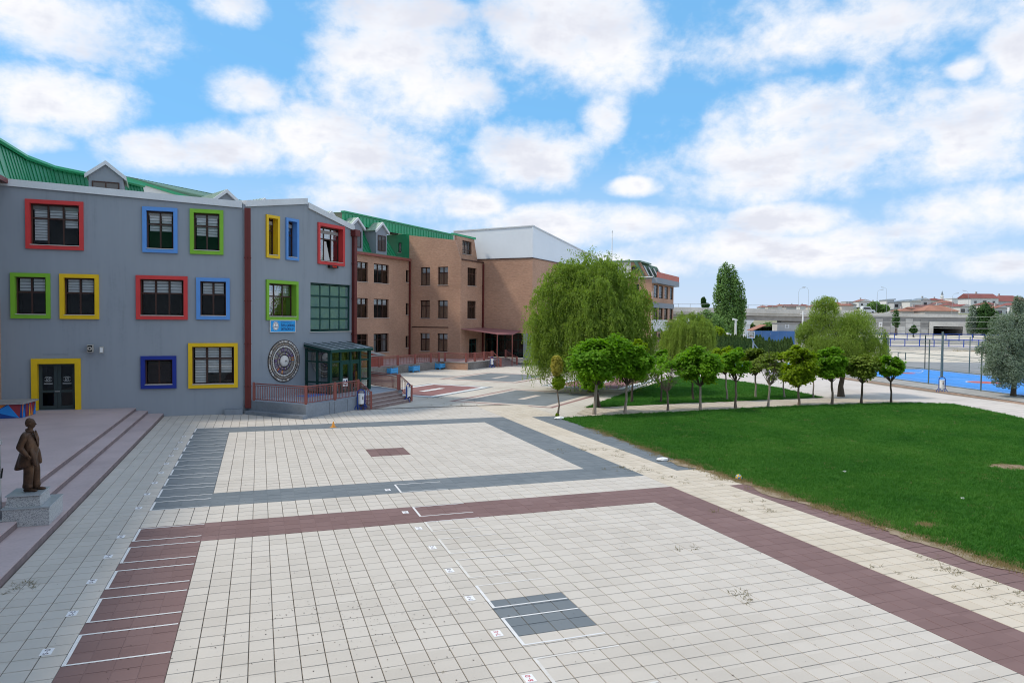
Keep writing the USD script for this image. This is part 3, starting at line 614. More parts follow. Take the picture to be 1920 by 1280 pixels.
def window(bld, fr, rc, cols=2, surround=None, sw=.24, rec=.2, transom=.62, blinds=None, frame='brown', fw=.07, depth=.9, sill=True, glass='glass', rows=None, curtain=False, tilt=None, label=None, name='window', proud=.09, d0=0.):
    s0, s1, z0, z1 = rc; W = sub(bld, name, label)
    if surround:
        i = (s0+sw, s1-sw, z0+sw, z1-sw); part(W, 'surround', ring(MB(), fr, rc, i, d0-rec-.1, d0+proud), K[surround])
    else: i = rc
    s0, s1, z0, z1 = i; D = d0-rec
    mb = ring(MB(), fr, i, (s0+fw, s1-fw, z0+fw, z1-fw), D-.07, D)
    xs = np.linspace(s0+fw, s1-fw, cols+1); zs = [z0+fw, z1-fw]
    if rows: zs = list(np.linspace(z0+fw, z1-fw, rows+1))
    elif transom: zs = [z0+fw, z0+(z1-z0)*transom, z1-fw]
    m_ = fw*.55
    for z in zs[1:-1]: mb.box(fr, s0+fw, s1-fw, D-.06, D-.005, z-m_, z+m_)
    for x in xs[1:-1]:
        for za, zb in zip(zs, zs[1:]): mb.box(fr, x-m_, x+m_, D-.06, D-.005, za+(m_ if za != zs[0] else 0), zb-(m_ if zb != zs[-1] else 0))
    part(W, 'frame', mb, K[frame])
    for a, (xa, xb) in enumerate(zip(xs, xs[1:])):
        for b, (za, zb) in enumerate(zip(zs, zs[1:])):
            e = m_+.0015; P = [fr.pt(xa+e, D-.03, za+e), fr.pt(xb-e, D-.03, za+e), fr.pt(xb-e, D-.03, zb-e), fr.pt(xa+e, D-.03, zb-e)]
            if tilt == (a, b): P[2] = P[2]-fr.n*.16; P[3] = P[3]-fr.n*.16
            part(W, 'pane', MB().add(P, [[0, 1, 2, 3]]), K[glass])
    if blinds:
        for c, frac in enumerate(blinds[:cols]):
            if frac <= 0: continue
            xa, xb = xs[c]+m_+.02, xs[c+1]-m_-.02; zt = z1-fw-.01; L_ = (z1-z0-2*fw)*frac; nb = max(2, int(L_/.135)); mb = MB()
            for k in range(nb): mb.box(fr, xa, xb, D-.135-.012*(k % 2), D-.13-.012*(k % 2), zt-(k+.80)*L_/nb, zt-k*L_/nb)
            mb.add([fr.pt(xa, D-.155, zt-L_), fr.pt(xb, D-.155, zt-L_), fr.pt(xb, D-.155, zt), fr.pt(xa, D-.155, zt)], [[0, 1, 2, 3]]) if False else None; part(W, 'blind', mb, K['blind']); part(W, 'sheer', MB().add([fr.pt(xa, D-.155, zt-L_), fr.pt(xb, D-.155, zt-L_), fr.pt(xb, D-.155, zt), fr.pt(xa, D-.155, zt)], [[0, 1, 2, 3]]), K['sheer'])
    if curtain:
        mb = MB(); n_ = 10
        for a, b in ((0., .36), (.66, 1.)):
            q = np.linspace(s0+(s1-s0)*a+.04, s0+(s1-s0)*b-.04, n_)
            for k in range(n_-1): mb.add([fr.pt(q[k], D-.2-.04*(k % 2), z0+.1), fr.pt(q[k+1], D-.2-.04*((k+1) % 2), z0+.1), fr.pt(q[k+1], D-.2-.04*((k+1) % 2), z1-.1), fr.pt(q[k], D-.2-.04*(k % 2), z1-.1)], [[0, 1, 2, 3]])
        part(W, 'curtain', mb, K['curtain'])
    if glass != 'mirror_':
        mb = MB(); e = .01; A = [fr.pt(s0-e, D-.075, z0-e), fr.pt(s1+e, D-.075, z0-e), fr.pt(s1+e, D-.075, z1+e), fr.pt(s0-e, D-.075, z1+e)]; B = [p-fr.n*depth for p in A]
        mb.add(A+B, [[4, 5, 6, 7], [0, 4, 5, 1], [1, 5, 6, 2], [2, 6, 7, 3], [3, 7, 4, 0]]); part(W, 'room', mb, K['dark'])
    if sill:
        part(W, 'sill', MB().box(fr, s0-(0 if surround else .06), s1+(0 if surround else .06), D+.004, d0+(proud+.02 if surround else .06), z0-(.0 if surround else .045), z0+(.035 if surround else -.002)), K['sill'])
    return W


# ---- the grey school building: a long front and, from its right end, a wing turned 45 degrees
FA = FR((-.84, 43.3), (1, 0)); AP, AQ = 29.99, -31.2
FB = FR(PQ(AP, AQ)[:2], (1, 1)); PEND = 9.8
grey = thing('school_building', 'grey plastered school building with coloured window surrounds and green metal roof', 'building', (-6, 43.3, 0))
wa = [((48, 376, 157, 468), 'red', 3, (.9, .33, .55), .66), ((267, 389, 333, 474), 'blue', 2, (.52, .52), .66), ((356, 393, 419, 477), 'green', 2, (.6, .62), .66), ((20, 512, 95, 597), 'green', 2, (.36, .36), .6), ((112, 514, 186, 598), 'yellow', 2, (.38, .38), .6),
      ((255, 517, 352, 599), 'red', 3, (.36, .36, .36), .62), ((368, 521, 431, 599), 'blue', 2, (.36, .34), .62), ((353, 643, 446, 727), 'yellow', 3, (1., .72, .72), .68), ((264, 667, 331, 728), 'navy', 2, None, None)]
wb = [((498, 404, 523, 484), 'yellow', 1, (.3,), .68), ((535, 410, 559, 488), 'blue', 1, (.25,), .62), ((595, 421, 645, 497), 'red', 3, (.3, .3, .3), .66), ((498, 526, 558, 600), 'green', 3, (.36, .36, .36), .62)]
ra = [FA.rect(*w[0]) for w in wa]; rb = [FB.rect(*w[0]) for w in wb]
door = FA.rect(59, 672, 152, 757); door = (door[0], door[1], .515, door[3])
gl = FB.rect(582, 532, 657, 621)
zl, zr = FA.px(0, 343)[1], FA.px(470, 387)[1]
SL = -11.62
part(grey, 'front_wall', wall_mesh(FA, [(SL, 0), (.0, 0), (.0, zr), (SL, zl)], ra+[door]), K['plaster'])
tp = [FB.px(472, 386), FB.px(575, 379), FB.px(577, 387), FB.px(664, 430)]
part(grey, 'angled_wall', wall_mesh(FB, [(.0, 0), (PEND, 0), (PEND, tp[3][1]), (tp[2][0], tp[2][1]), (tp[1][0], tp[1][1]), (.0, tp[0][1])], rb+[gl]), K['plaster'])
# end wall of the angled wing and flat roofs behind the parapets
FE = FR(FB.pt(PEND, 0, 0)[:2], FB.a[:2]*0+np.array([-FB.n[0], -FB.n[1]]))
part(grey, 'end_wall', MB().slab([FB.pt(PEND-.3, -.3, 0), FB.pt(PEND, -.3, 0), FB.pt(PEND, -12, 0), FB.pt(PEND-.3, -12, 0)], [0, 0, 11.2]), K['plaster'])
part(grey, 'flat_roof', prism([FA.pt(SL, -.3, 10.9), FA.pt(0, -.3, 10.9), FB.pt(.3, -.3, 10.9), FB.pt(PEND-.3, -.3, 10.9), FB.pt(PEND-.3, -12, 10.9), FA.pt(0, -18, 10.9), FA.pt(SL, -18, 10.9)], 10.9, 11.1), K['concrete'])
def cop(fr, pts):
    mb = MB()
    for (sa, za), (sb, zb) in zip(pts, pts[1:]):
        P = [fr.pt(sa, .1, za-.12), fr.pt(sb, .1, zb-.12), fr.pt(sb, .1, zb+.24), fr.pt(sa, .1, za+.24)]; mb.slab(P, -fr.n*.5)
    return mb
part(grey, 'coping', cop(FA, [(SL, zl), (-.06, zr)]), K['coping']); part(grey, 'coping', cop(FB, [(.15, tp[0][1]), (tp[1][0], tp[1][1])]), K['coping']); part(grey, 'coping', cop(FB, [(tp[2][0]+.01, tp[2][1]), (PEND, tp[3][1])]), K['coping'])
for w, rc in zip(wa, ra): window(grey, FA, rc, w[2], w[1], blinds=w[3], transom=w[4], sw=.20)
for w, rc in zip(wb, rb): window(grey, FB, rc, w[2], w[1], blinds=w[3], transom=w[4], sw=.2 if w[2] > 1 else .17, rec=.3, glass='coated', tilt=(1, 0) if w[1] == 'red' else None)
window(grey, FB, gl, 4, None, rows=4, frame='dgreen', glass='mirror', rec=.1, fw=.09, name='glazed_wall')
# stage door: yellow surround, dark green double leaf with white decals
W = sub(grey, 'stage_door'); s0, s1, z0, z1 = door; i = (s0+.27, s1-.27, z0, z1-.27)
mb = MB().box(FA, s0, s1, -.3, .09, i[3], z1); mb.box(FA, s0, i[0], -.3, .09, z0, i[3]); mb.box(FA, i[1], s1, -.3, .09, z0, i[3]); part(W, 'surround', mb, K['yellow'])
mid = (i[0]+i[1])/2; K['doorgreen'] = MAT('door_frame_green', (.035, .05, .052), .4, .1, 3.)
for a, b in ((i[0]+.005, mid-.005), (mid+.005, i[1]-.005)):
    mb = ring(MB(), FA, (a, b, z0+.01, i[3]-.01), (a+.16, b-.16, z0+.2, i[3]-.13), -.28, -.2); zm = z0+(i[3]-z0)*.40; mb.box(FA, a+.16, b-.16, -.27, -.21, zm-.07, zm+.05); part(W, 'leaf', mb, K['doorgreen'])
    part(W, 'pane', MB().add([FA.pt(a+.16, -.24, z0+.2), FA.pt(b-.16, -.24, z0+.2), FA.pt(b-.16, -.24, i[3]-.13), FA.pt(a+.16, -.24, i[3]-.13)], [[0, 1, 2, 3]]), K['glass'])
    c = (a+b)/2; zc = z0+(i[3]-z0)*.66; mb = MB()
    for sg in (-1, 1): mb.tube([FA.pt(c+sg*(.05+.13*math.cos(t)), -.235, zc+.12*math.sin(t)) for t in np.linspace(.5, 5.8, 12)], .018, 4)
    mb.tube([FA.pt(c-.1, -.235, zc-.1), FA.pt(c+.1, -.235, zc+.1)], .02, 4); mb.box(FA, c-.2, c+.2, -.237, -.233, zc-.26, zc-.21); part(W, 'decal', mb, MAT('frosted_decal', (.35, .37, .38), .7) if 'decal' not in K else K['decal']); K['decal'] = UsdShade.Material.Get(stage, '/World/Looks/frosted_decal')
part(W, 'handle', MB().tube([FA.pt(mid-.12, -.15, z0+.95), FA.pt(mid+.12, -.15, z0+.95)], .02, 6), K['steel'])
mb = MB(); e = .01; A = [FA.pt(i[0], -.3, z0), FA.pt(i[1], -.3, z0), FA.pt(i[1], -.3, i[3]), FA.pt(i[0], -.3, i[3])]; B = [p-FA.n*1.5 for p in A]; mb.add(A+B, [[4, 5, 6, 7], [0, 4, 5, 1], [1, 5, 6, 2], [2, 6, 7, 3], [3, 7, 4, 0]]); part(W, 'room', mb, K['dark'])
# downpipes
def downpipe(bld, fr, s, ztop, zbot, d=.16, w=.11, mat='pipe', hopper=True):
    P = sub(bld, 'downpipe'); mb = MB().box(fr, s-w, s+w, d-w, d+w*.6, zbot, ztop); part(P, 'pipe', mb, K[mat])
    if hopper: part(P, 'hopper', MB().box(fr, s-w*1.8, s+w*1.8, d-w*1.4, d+w*1.8, ztop-.05, ztop+.38), K[mat])
    mb = MB()
    for z in np.arange(zbot+1.2, ztop-.5, 2.4): mb.box(fr, s-w*1.25, s+w*1.25, 0.01, d+w*.72, z, z+.06)
    part(P, 'bracket', mb, K[mat])
downpipe(grey, FA, FA.px(461.8, 580)[0], zr-.12, .32, .12, .085, 'pipe', False); downpipe(grey, FA, FA.px(467.6, 580)[0], zr-.12, .32, .12, .085, 'pipe', False)
downpipe(grey, FB, PEND-.08, tp[3][1]-.45, .72, .17, .14)
part(grey, 'plinth_kerb', MB().box(FA, -1.0, -.05, .002, .42, -.01, .3), K['plaster_base'])
part(grey, 'wall_scar', MB().box(FA, *[FA.px(80, 660)[0], FA.px(128, 660)[0]], .002, .006, FA.px(100, 665)[1], FA.px(100, 663.5)[1]), K['plaster_base'])

# ---- green mansard roofs and dormers rising behind the parapet
def ribs(mb, a0, a1, b0, b1, n, h=.05, w=.03, nrm=None):
    """standing seams from line a0-a1 to line b0-b1"""
    for t in np.linspace(0, 1, n):
        p, q = a0+(a1-a0)*t, b0+(b1-b0)*t; d = (q-p)/np.linalg.norm(q-p); u = np.cross(nrm, d)
        mb.slab([p-u*w/2, p+u*w/2, q+u*w/2, q-u*w/2], nrm*h)
def slope(bld, name, quad, mat, n, t=.12, lab=None):
    """a roof slope: quad top-left, top-right, bottom-right, bottom-left"""
    a, b, c, d = [np.array(p, float) for p in quad]; nrm = np.cross(b-a, d-a); nrm /= np.linalg.norm(nrm)
    if nrm @ (CAM-a) < 0: nrm = -nrm
    mb = MB().slab([a, b, c, d], -nrm*t); ribs(mb, a, b, d, c, n, nrm=nrm); return part(bld, name, mb, K[mat] if isinstance(mat, str) else mat, label=lab)
top = [np.array(p) for p in [(-15.6, 46, 16.2), (-15.35, 53.7, 16.2), (-15.2, 58.2, 16.2), (-14.3, 61.6, 16.2), (-12.7, 63.4, 16.2), (-10.5, 65.4, 16.2), (-9.2, 67.4, 16.2)]]
bot = []
for i_, p in enumerate(top):
    t = top[min(i_+1, 6)]-top[max(i_-1, 0)]; t /= np.linalg.norm(t); o = np.array([t[1], -t[0], 0]); q = p+o*1.3; q[2] = 11.2; bot.append(q)
for i_ in range(6):
    slope(grey, 'mansard_slope', (top[i_], top[i_+1], bot[i_+1], bot[i_]), 'roof', 8)
part(grey, 'mansard_lip', MB().tube([p+np.array([.15, -.2, .05]) for p in top], .16, 5), K['roof_lip'])


def dormer(bld, fr, s, z0, z1, w, depth, win=None, roof='roof_lite', d=0., zsill=None):
    """gabled dormer: front centred at s on plane d, walls up to z1-w*.42, ridge at z1"""
    D_ = sub(bld, 'dormer'); h = w/2; ze = z1-h*.80; P = [fr.pt(s-h, d, z0), fr.pt(s+h, d, z0), fr.pt(s+h, d, ze), fr.pt(s, d, z1-.08), fr.pt(s-h, d, ze)]
    part(D_, 'cheeks', MB().slab(P, -fr.n*depth), K['plaster'])
    mb, rm = MB(), MB(); o = .24; dz = o*.80
    for sg in (-1, 1):
        Q = [fr.pt(s, d+.22, z1+.12), fr.pt(s+sg*(h+o), d+.22, ze-dz+.12), fr.pt(s+sg*(h+o), d+.22, ze-dz-.16), fr.pt(s, d+.22, z1-.16)]; mb.slab(Q, -fr.n*.2)
        a, b = fr.pt(s, d+.02, z1+.10), fr.pt(s+sg*(h+o), d+.02, ze-dz+.10); c, e = b-fr.n*depth, a-fr.n*depth; nn = np.cross(b-a, e-a); nn /= np.linalg.norm(nn); nn *= np.sign(nn[2])
        rm.slab([a, b, c, e], -nn*.06); ribs(rm, a, e, b, c, int(depth/.5)+2, nrm=nn, h=.04)
    part(D_, 'bargeboard', mb, K['coping']); part(D_, 'roof', rm, K[roof])
    if win:
        ww, wh, wz = win; f = ring(MB(), fr, (s-ww/2, s+ww/2, wz, wz+wh), (s-ww/2+.08, s+ww/2-.08, wz+.08, wz+wh-.08), d+.005, d+.07)
        f.box(fr, s-.04, s+.04, d+.005, d+.06, wz+.08, wz+wh-.08); part(D_, 'frame', f, K['brown'])
        part(D_, 'pane', MB().box(fr, s-ww/2+.08, s+ww/2-.08, d+.01, d+.02, wz+.08, wz+wh-.08), K['dpane'])
    return D_
K['dpane'] = usdkit.material(stage, '/World/Looks/dark_pane', {'p': ('principled_bsdf', {'base_color': (.03, .035, .04), 'roughness': .06, 'specular_ior_level': .8})}, [], surface='p.BSDF')
ap = G(198, 305, 16.25); FD = FR(ap[:2], (1, .12)); dormer(grey, FD, 0, 11.2, 16.25, 2.1, 4.5, (1.7, 1.6, 13.3))
ap = G(424, 358, 15.6); FD = FR(ap[:2], (1, .45)); dormer(grey, FD, 0, 11.2, 15.6, 2.1, 5.0)
ap = G(494, 374, 15.4); FD = FR(ap[:2], (1, .7)); dormer(grey, FD, 0, 11.2, 15.4, 1.9, 5.0)
ap = G(619, 398, 15.2); FD = FR(ap[:2], (1, 1)); dormer(grey, FD, 0, 11.2, 15.2, 1.7, 4.0)
# hipped rear roof with a white gable below its verge
A_, B_, C_ = G(226, 329, 18.4), G(400, 364, 17.6), G(364, 371, 16.2); A2 = A_+np.array([0, 0, -.35])
slope(grey, 'rear_roof', (A_, B_, G(520, 392, 16.0), C_), 'roof_far', 26)
part(grey, 'verge_trim', MB().slab([A_, C_, C_+[0, 0, -.24], A_+[0, 0, -.24]], [.05, -.12, 0]), K['roof_lip'])
part(grey, 'white_gable', MB().slab([A_+[.0, .15, -.1], C_+[0, .15, -.1], [C_[0], C_[1]+.15, 11.1], [A_[0], A_[1]+.15, 11.1]], [0, .2, 0]), K['white'])

# ---- left wing that comes towards the camera just outside the frame
left = thing('left_wing_building', 'grey and brick wing closing the stage on its left', 'building', (-12.4, 30, 0))
part(left, 'wall', MB().box(WF, -24, -12.44, 8, 43.25, 0, 12.1), K['plaster']); part(left, 'brick_pilaster', MB().box(WF, -12.436, -12.36, 42.4, 43.0, .5, 6.3), K['brick_l'])
part(left, 'eave', MB().box(WF, -24, -12.02, 8, 43.29, 12.1, 12.34), K['pipe'])
part(left, 'roof', MB().hexa([(-24, 8, 12.35), (-12.1, 8, 12.35), (-12.1, 43.2, 12.35), (-24, 43.2, 12.35), (-22.5, 9, 16), (-13.8, 9, 16), (-13.8, 43.2, 16), (-22.5, 43.2, 16)]), K['roof'])

opp = thing('camera_side_wing', 'grey school wing closing the yard behind the viewpoint', 'building', (0, -6, 0))
part(opp, 'wall', MB().box(WF, -24, 9, -14, -.8, 0, 12.2), K['plaster']); part(opp, 'roof', MB().hexa([(-24, -14, 12.21), (9, -14, 12.21), (9, -.8, 12.21), (-24, -.8, 12.21), (-23, -12, 16), (8, -12, 16), (8, -2.2, 16), (-23, -2.2, 16)]), K['roof'])

# ---- brown brick school wing: front set back at 45 degrees, a projecting bay, green mansard
QW, PW2, QW3, PG, QG = -48.4, 72.43, -41.49, 77.94, -34.9
FW = FR(PQ(60, QW)[:2], (1, 1)); F2 = FR(PQ(PW2, QW)[:2], (1, -1)); F3 = FR(PQ(PW2, QW3)[:2], (1, 1)); FGv = FR(PQ(PG, QW3)[:2], (1, -1)); FGu = FR(PQ(PG, QG)[:2], (1, 1))
brick = thing('brick_school_wing', 'brown brick school wing with green mansard roof and gabled dormers', 'building', PQ(72, -45))
EZ = 12.2; rows = [(9.32, 11.45), (5.45, 7.55), (1.58, 3.68)]
def sx(fr, x, y=560, d=0.): return fr.px(x, y, d)[0]
hw = []; specs = []
for r_, (za, zb) in enumerate(rows):
    for xa, xb, c, cu in ((663, 690, 3, False), (701, 729, 3, r_ == 2)):
        h = (sx(FW, xa), sx(FW, xb), za, zb); hw.append(h); specs.append((h, c, cu))
    h = (sx(FW, 761), sx(FW, 766.5), za+.35, zb-.35); hw.append(h); specs.append((h, 1, False))
send = PW2-60
part(brick, 'front_wall', wall_mesh(FW, [(-14, 0), (send, 0), (send, EZ), (-14, EZ)], hw), K['brick_u'])
for k, (h, c, cu) in enumerate(specs):
    window(brick, FW, h, c, None, transom=.68 if c > 1 else None, blinds=[(.33, .33, .33), (.34, .3, .33), None][k // 3] if c > 1 and not cu else None, curtain=cu, rec=.18, fw=.075, depth=.7)
h2 = []
for za, zb in rows:
    for xa, xb in ((788, 806), (820.5, 839.5)): h2.append((sx(F2, xa), sx(F2, xb), za, zb))
e2 = QW3-QW
c1 = F2.px(773.6, 441)[1]; c2 = F2.px(854, 450)[1]
part(brick, 'bay_wall', wall_mesh(F2, [(0.002, 0), (e2, 0), (e2, EZ), (e2-.75, c2), (-.15, c1), (-.15, EZ), (0.002, EZ)], h2), K['brick_v'])
for k, h in enumerate(h2): window(brick, F2, h, 2, None, transom=.68, blinds=(.3, .3) if k not in (2,) else None, rec=.18, fw=.075, depth=.7)
part(brick, 'string_course', MB().box(F2, .3, e2-1.6, .002, .05, 4.35, 4.45), K['brown'])
h3 = [(sx(F3, 876.5), sx(F3, 893), za, zb) for za, zb in rows[:2]]; hd = (sx(F3, 879.5, 650), sx(F3, 895, 650), .82, 3.05); e3 = PG-PW2
part(brick, 'bay_side_wall', wall_mesh(F3, [(.302, 0), (e3, 0), (e3, EZ), (.302, EZ)], h3+[hd]), K['brick_u'])
for h in h3: window(brick, F3, h, 3, None, transom=.66, rec=.18, fw=.07, depth=.7)
window(brick, F3, hd, 2, None, transom=.7, frame='dgreen', rec=.2, fw=.1, depth=.7, sill=False, name='side_door')
# upper storey of the bay, stepped back behind a ledge
ht = FR(F3.pt(0, -.75, 0)[:2], (1, 1)); hu = (sx(ht, 867, 465), sx(ht, 884.5, 465), ht.px(876, 477)[1], ht.px(876, 452)[1])
part(brick, 'bay_upper_wall', wall_mesh(ht, [(.305, EZ), (e3+.0, EZ), (e3-.95, 15.0), (.305, 15.0)], [hu]), K['brick_u'])
window(brick, ht, hu, 3, None, transom=.32, rec=.15, fw=.07, depth=.6)
part(brick, 'ledge', MB().box(F3, .2, e3+.1, -.76, .12, EZ+.003, EZ+.13), K['brown'])
part(brick, 'bay_roof_edge', MB().slab([F2.pt(e2-.9, .08, 15.08), ht.pt(e3-.7, .12, 15.02), ht.pt(e3-.7, .12, 15.26), F2.pt(e2-.9, .08, 15.32)], -V45*.4), K['roof_lip'])
part(brick, 'bay_core', MB().slab([F2.pt(.3, -.35, 0), F2.pt(e2-1.3, -.35, 0), F2.pt(e2-1.3, -5., 0), F2.pt(.3, -5., 0)], [0, 0, 14.2]), K['brick_v'])
# eaves, apron roof, mansard, green end wall, bright fascia
part(brick, 'eave', MB().box(FW, -14, send-.3, -.4, .35, EZ+.002, EZ+.26), K['rail'])
part(brick, 'apron_roof', MB().slab([FW.pt(-14, .3, EZ+.27), FW.pt(send-.3, .3, EZ+.27), FW.pt(send-.3, -2.6, EZ+.55), FW.pt(-14, -2.6, EZ+.55)], [0, 0, .05]), K['roof_far'])
ms, zt_ = FW.px(744, 478, -1.2)[0], 15.45
slope(brick, 'mansard_slope', (FW.pt(-14, -2.4, zt_), FW.pt(ms-1.2, -2.4, zt_), FW.pt(ms, -1.1, EZ+.35), FW.pt(-14, -1.1, EZ+.35)), 'roof', 46)
FN = FR(F2.pt(0, 0, 0)[:2], F2.a[:2]); hn = (sx(FN, 746.5, 460), sx(FN, 752.5, 460), FN.px(750, 473)[1], FN.px(750, 455)[1])
part(brick, 'mansard_end_wall', wall_mesh(FN, [(-4.5, EZ+.2), (-.18, EZ+.2), (-.18, zt_), (-4.5, zt_)], [hn]), K['roof'])
window(brick, FN, hn, 1, None, transom=None, rec=.1, fw=.06, depth=.5)
part(brick, 'roof_flashing', MB().box(FW, -14, send+.2, -2.6, -1.9, zt_+.005, zt_+.12), K['brown'])
fa = MB().box(FW, 2.3, 25.6, -2.0, -1.75, zt_+.13, 16.75)
for s in np.arange(2.5, 25.5, .62): fa.box(FW, s, s+.05, -1.749, -1.69, zt_+.13, 16.6)
part(brick, 'green_fascia', fa, K['roof_lip']); part(brick, 'fascia_cap', MB().box(FW, 2.2, 25.7, -2.1, -1.6, 16.752, 16.9), K['roof_lip'])
part(brick, 'upper_roof', MB().slab([FW.pt(2.3, -2.05, 16.7), FW.pt(25.6, -2.05, 16.7), FW.pt(25.6, -12, 17.2), FW.pt(2.3, -12, 17.2)], [0, 0, .05]), K['roof_far'])
for x, y, wz in ((715.5, 417, 13.0), (669, 408, 13.0), (622, 399, 13.0)):
    fz = FR(FW.pt(0, -.6, 0)[:2], (1, 1)); s, z = fz.px(x, y); dormer(brick, fz, s, EZ+.3, z-.1, 2.05, 3.6, (1.45, 1.75, wz))
downpipe(brick, FW, send-.25, EZ-.05, 1., .14, .09, 'pipe', False); downpipe(brick, F3, e3-.15, EZ-.1, 1., .14, .09, 'pipe', False)

# ---- sports hall: brick below, pale metal cladding above
gym = thing('sports_hall', 'brown brick sports hall with pale grey metal cladding above', 'building', PQ(85, -40))
eg = QG-QW3; zc0, zc1 = 12.62, 16.35; GL = 36.
part(gym, 'brick_front', wall_mesh(FGv, [(-2.5, 3.75), (eg, 3.75), (eg, zc0), (-2.5, zc0)], []), K['brick_v'])
part(gym, 'brick_side', wall_mesh(FGu, [(.302, 3.75), (GL, 3.75), (GL, zc0), (.302, zc0)], []), K['brick_u'])
part(gym, 'brick_cap', MB().box(FGv, -2.5, eg+.08, -.2, .08, zc0+.002, zc0+.1), K['brown']); part(gym, 'brick_cap', MB().box(FGu, .1, GL, -.2, .08, zc0+.002, zc0+.1), K['brown'])
zend = FGu.px(1112, 481)[1]; se = FGu.px(1112, 481)[0]; gz = lambda s: zc1+(zend-zc1)*s/se
part(gym, 'cladding_front', wall_mesh(FGv, [(-4.2, zc0+.11), (eg-.02, zc0+.11), (eg-.02, zc1), (-4.2, zc1-.18)], [], d=-.02), K['clad'])
part(gym, 'cladding_side', wall_mesh(FGu, [(.3, zc0+.11), (GL, zc0+.11), (GL, gz(GL)), (.3, gz(.3))], [], d=-.02), K['clad'])
part(gym, 'corner_trim', MB().box(FGv, eg-.14, eg+.03, -.14, .03, zc0+.11, zc1), K['clad'])
part(gym, 'roof_trim', MB().slab([FGv.pt(-4.2, .06, zc1-.17), FGv.pt(eg+.06, .06, zc1+.01), FGv.pt(eg+.06, .06, zc1+.16), FGv.pt(-4.2, .06, zc1-.02)], -FGv.n*.5), K['coping'])
part(gym, 'roof_trim', MB().slab([FGu.pt(.3, .06, gz(.3)), FGu.pt(GL, .06, gz(GL)), FGu.pt(GL, .06, gz(GL)+.16), FGu.pt(.3, .06, gz(.3)+.16)], -FGu.n*.5), K['coping'])
part(gym, 'roof', MB().slab([FGv.pt(-4.2, -.3, zc1-.25), FGv.pt(eg-.3, -.3, zc1-.05), FGu.pt(GL, -.3, gz(GL)-.05), FGu.pt(GL, -18.9, gz(GL)-.5)], [0, 0, .04]), K['coping'])
# glazed entrance under the hall
cs0 = FGv.px(981, 650)[0]; mb = MB().box(FGv, cs0, eg, -1.2, .0, .75, 3.745); part(gym, 'grey_column', mb, K['plaster'])
en = sub(gym, 'entrance'); mb = MB(); z0, z1 = .83, 3.74; D = -.6
for s in np.linspace(.1, cs0-.08, 7): mb.box(FGv, s-.05, s+.05, D-.05, D, z0, z1)
for z in (z0+.05, 1.35, 2.95, z1-.06):
    xs = np.linspace(.1, cs0-.08, 7)
    for a, b in zip(xs, xs[1:]): mb.box(FGv, a+.05, b-.05, D-.045, D-.005, z-.05, z+.05)
part(en, 'frame', mb, K['dgreen'])
xs = np.linspace(.1, cs0-.08, 7)
for a, b in zip(xs, xs[1:]): part(en, 'pane', MB().add([FGv.pt(a+.05, D-.03, z0), FGv.pt(b-.05, D-.03, z0), FGv.pt(b-.05, D-.03, z1), FGv.pt(a+.05, D-.03, z1)], [[0, 1, 2, 3]]), K['glass'])
mb = MB(); A = [FGv.pt(0, D-.06, z0), FGv.pt(cs0, D-.06, z0), FGv.pt(cs0, D-.06, z1), FGv.pt(0, D-.06, z1)]; B = [p-FGv.n*3 for p in A]; mb.add(A+B, [[4, 5, 6, 7], [0, 4, 5, 1], [1, 5, 6, 2], [2, 6, 7, 3], [3, 7, 4, 0]]); part(en, 'lobby', mb, K['dark'])
part(gym, 'brick_pier', MB().box(FGv, -.6, .04, -1.4, -.302, .7, 3.75), K['brick_v'])
part(gym, 'soffit', MB().box(FGv, 0, eg, -.62, -.302, 3.75, 3.85), K['concrete'])
mb = MB().box(FGu, 1.2, GL, -.5, -.2, .0, 3.745); part(gym, 'ground_floor_side', mb, K['plaster'])
for k in range(8): window(gym, FR(FGu.pt(0, -.2, 0)[:2], (1, 1)), (2.+k*4, 4.6+k*4, 1.3, 3.3), 3, None, transom=None, rec=-.02, fw=.07, depth=.02, sill=False, frame='dgreen')

# ---- terrace in front of the brick wing, its railing, canopy and steps
ter = thing('brick_terrace', 'raised terrace with stained wall along the brick wing', 'terrace', PQ(60, -43))
TZ = .78; q1, q2, pc = -40.85, -37.55, 67.0
FT1 = FR(PQ(44, q1)[:2], (1, 1)); FT2 = FR(PQ(pc, q1)[:2], (1, -1)); FT3 = FR(PQ(pc, q2)[:2], (1, 1)); pe = 73.2
part(ter, 'retaining_wall', MB().box(FT1, 0, pc-44-.0, -.3, 0, -.02, TZ), K['wetwall'])
part(ter, 'brick_end', MB().box(FT2, .0, q2-q1, -.3, 0, -.02, TZ-.06), K['brick_v']); part(ter, 'retaining_wall', MB().box(FT3, .302, pe-pc, -.3, 0, -.02, TZ-.06), K['wetwall'])
part(ter, 'coping_slab', MB().box(FT2, -.0, q2-q1+.05, -.35, .05, TZ-.06, TZ+.02), K['concrete']); part(ter, 'coping_slab', MB().box(FT3, .352, pe-pc, -.35, .05, TZ-.06, TZ+.02), K['concrete'])
part(ter, 'terrace_floor', prism([PQ(44, q1-.3, TZ-.1), PQ(pc+.3, q1-.3, TZ-.1), PQ(pc+.36, q2-.35, TZ-.1), PQ(pe, q2-.35, TZ-.1), PQ(PG-.1, q2-.35, TZ-.1), PQ(PG-.1, QW3, TZ-.1), PQ(PW2, QW3, TZ-.1), PQ(PW2, QW, TZ-.1), PQ(44, QW, TZ-.1)], TZ-.1, TZ), K['pink'])
st = thing('hall_steps', 'brown stone steps leading up to the sports hall canopy', 'steps', PQ(75.5, -37))
for k in range(4): part(st, 'step', MB().box(FT3, pe-pc+.02, pe-pc+4.3, -.33-.001*k, .9-.3*k, -.02+.19*k+(.001 if k else 0), .17+.19*k), K['step'])


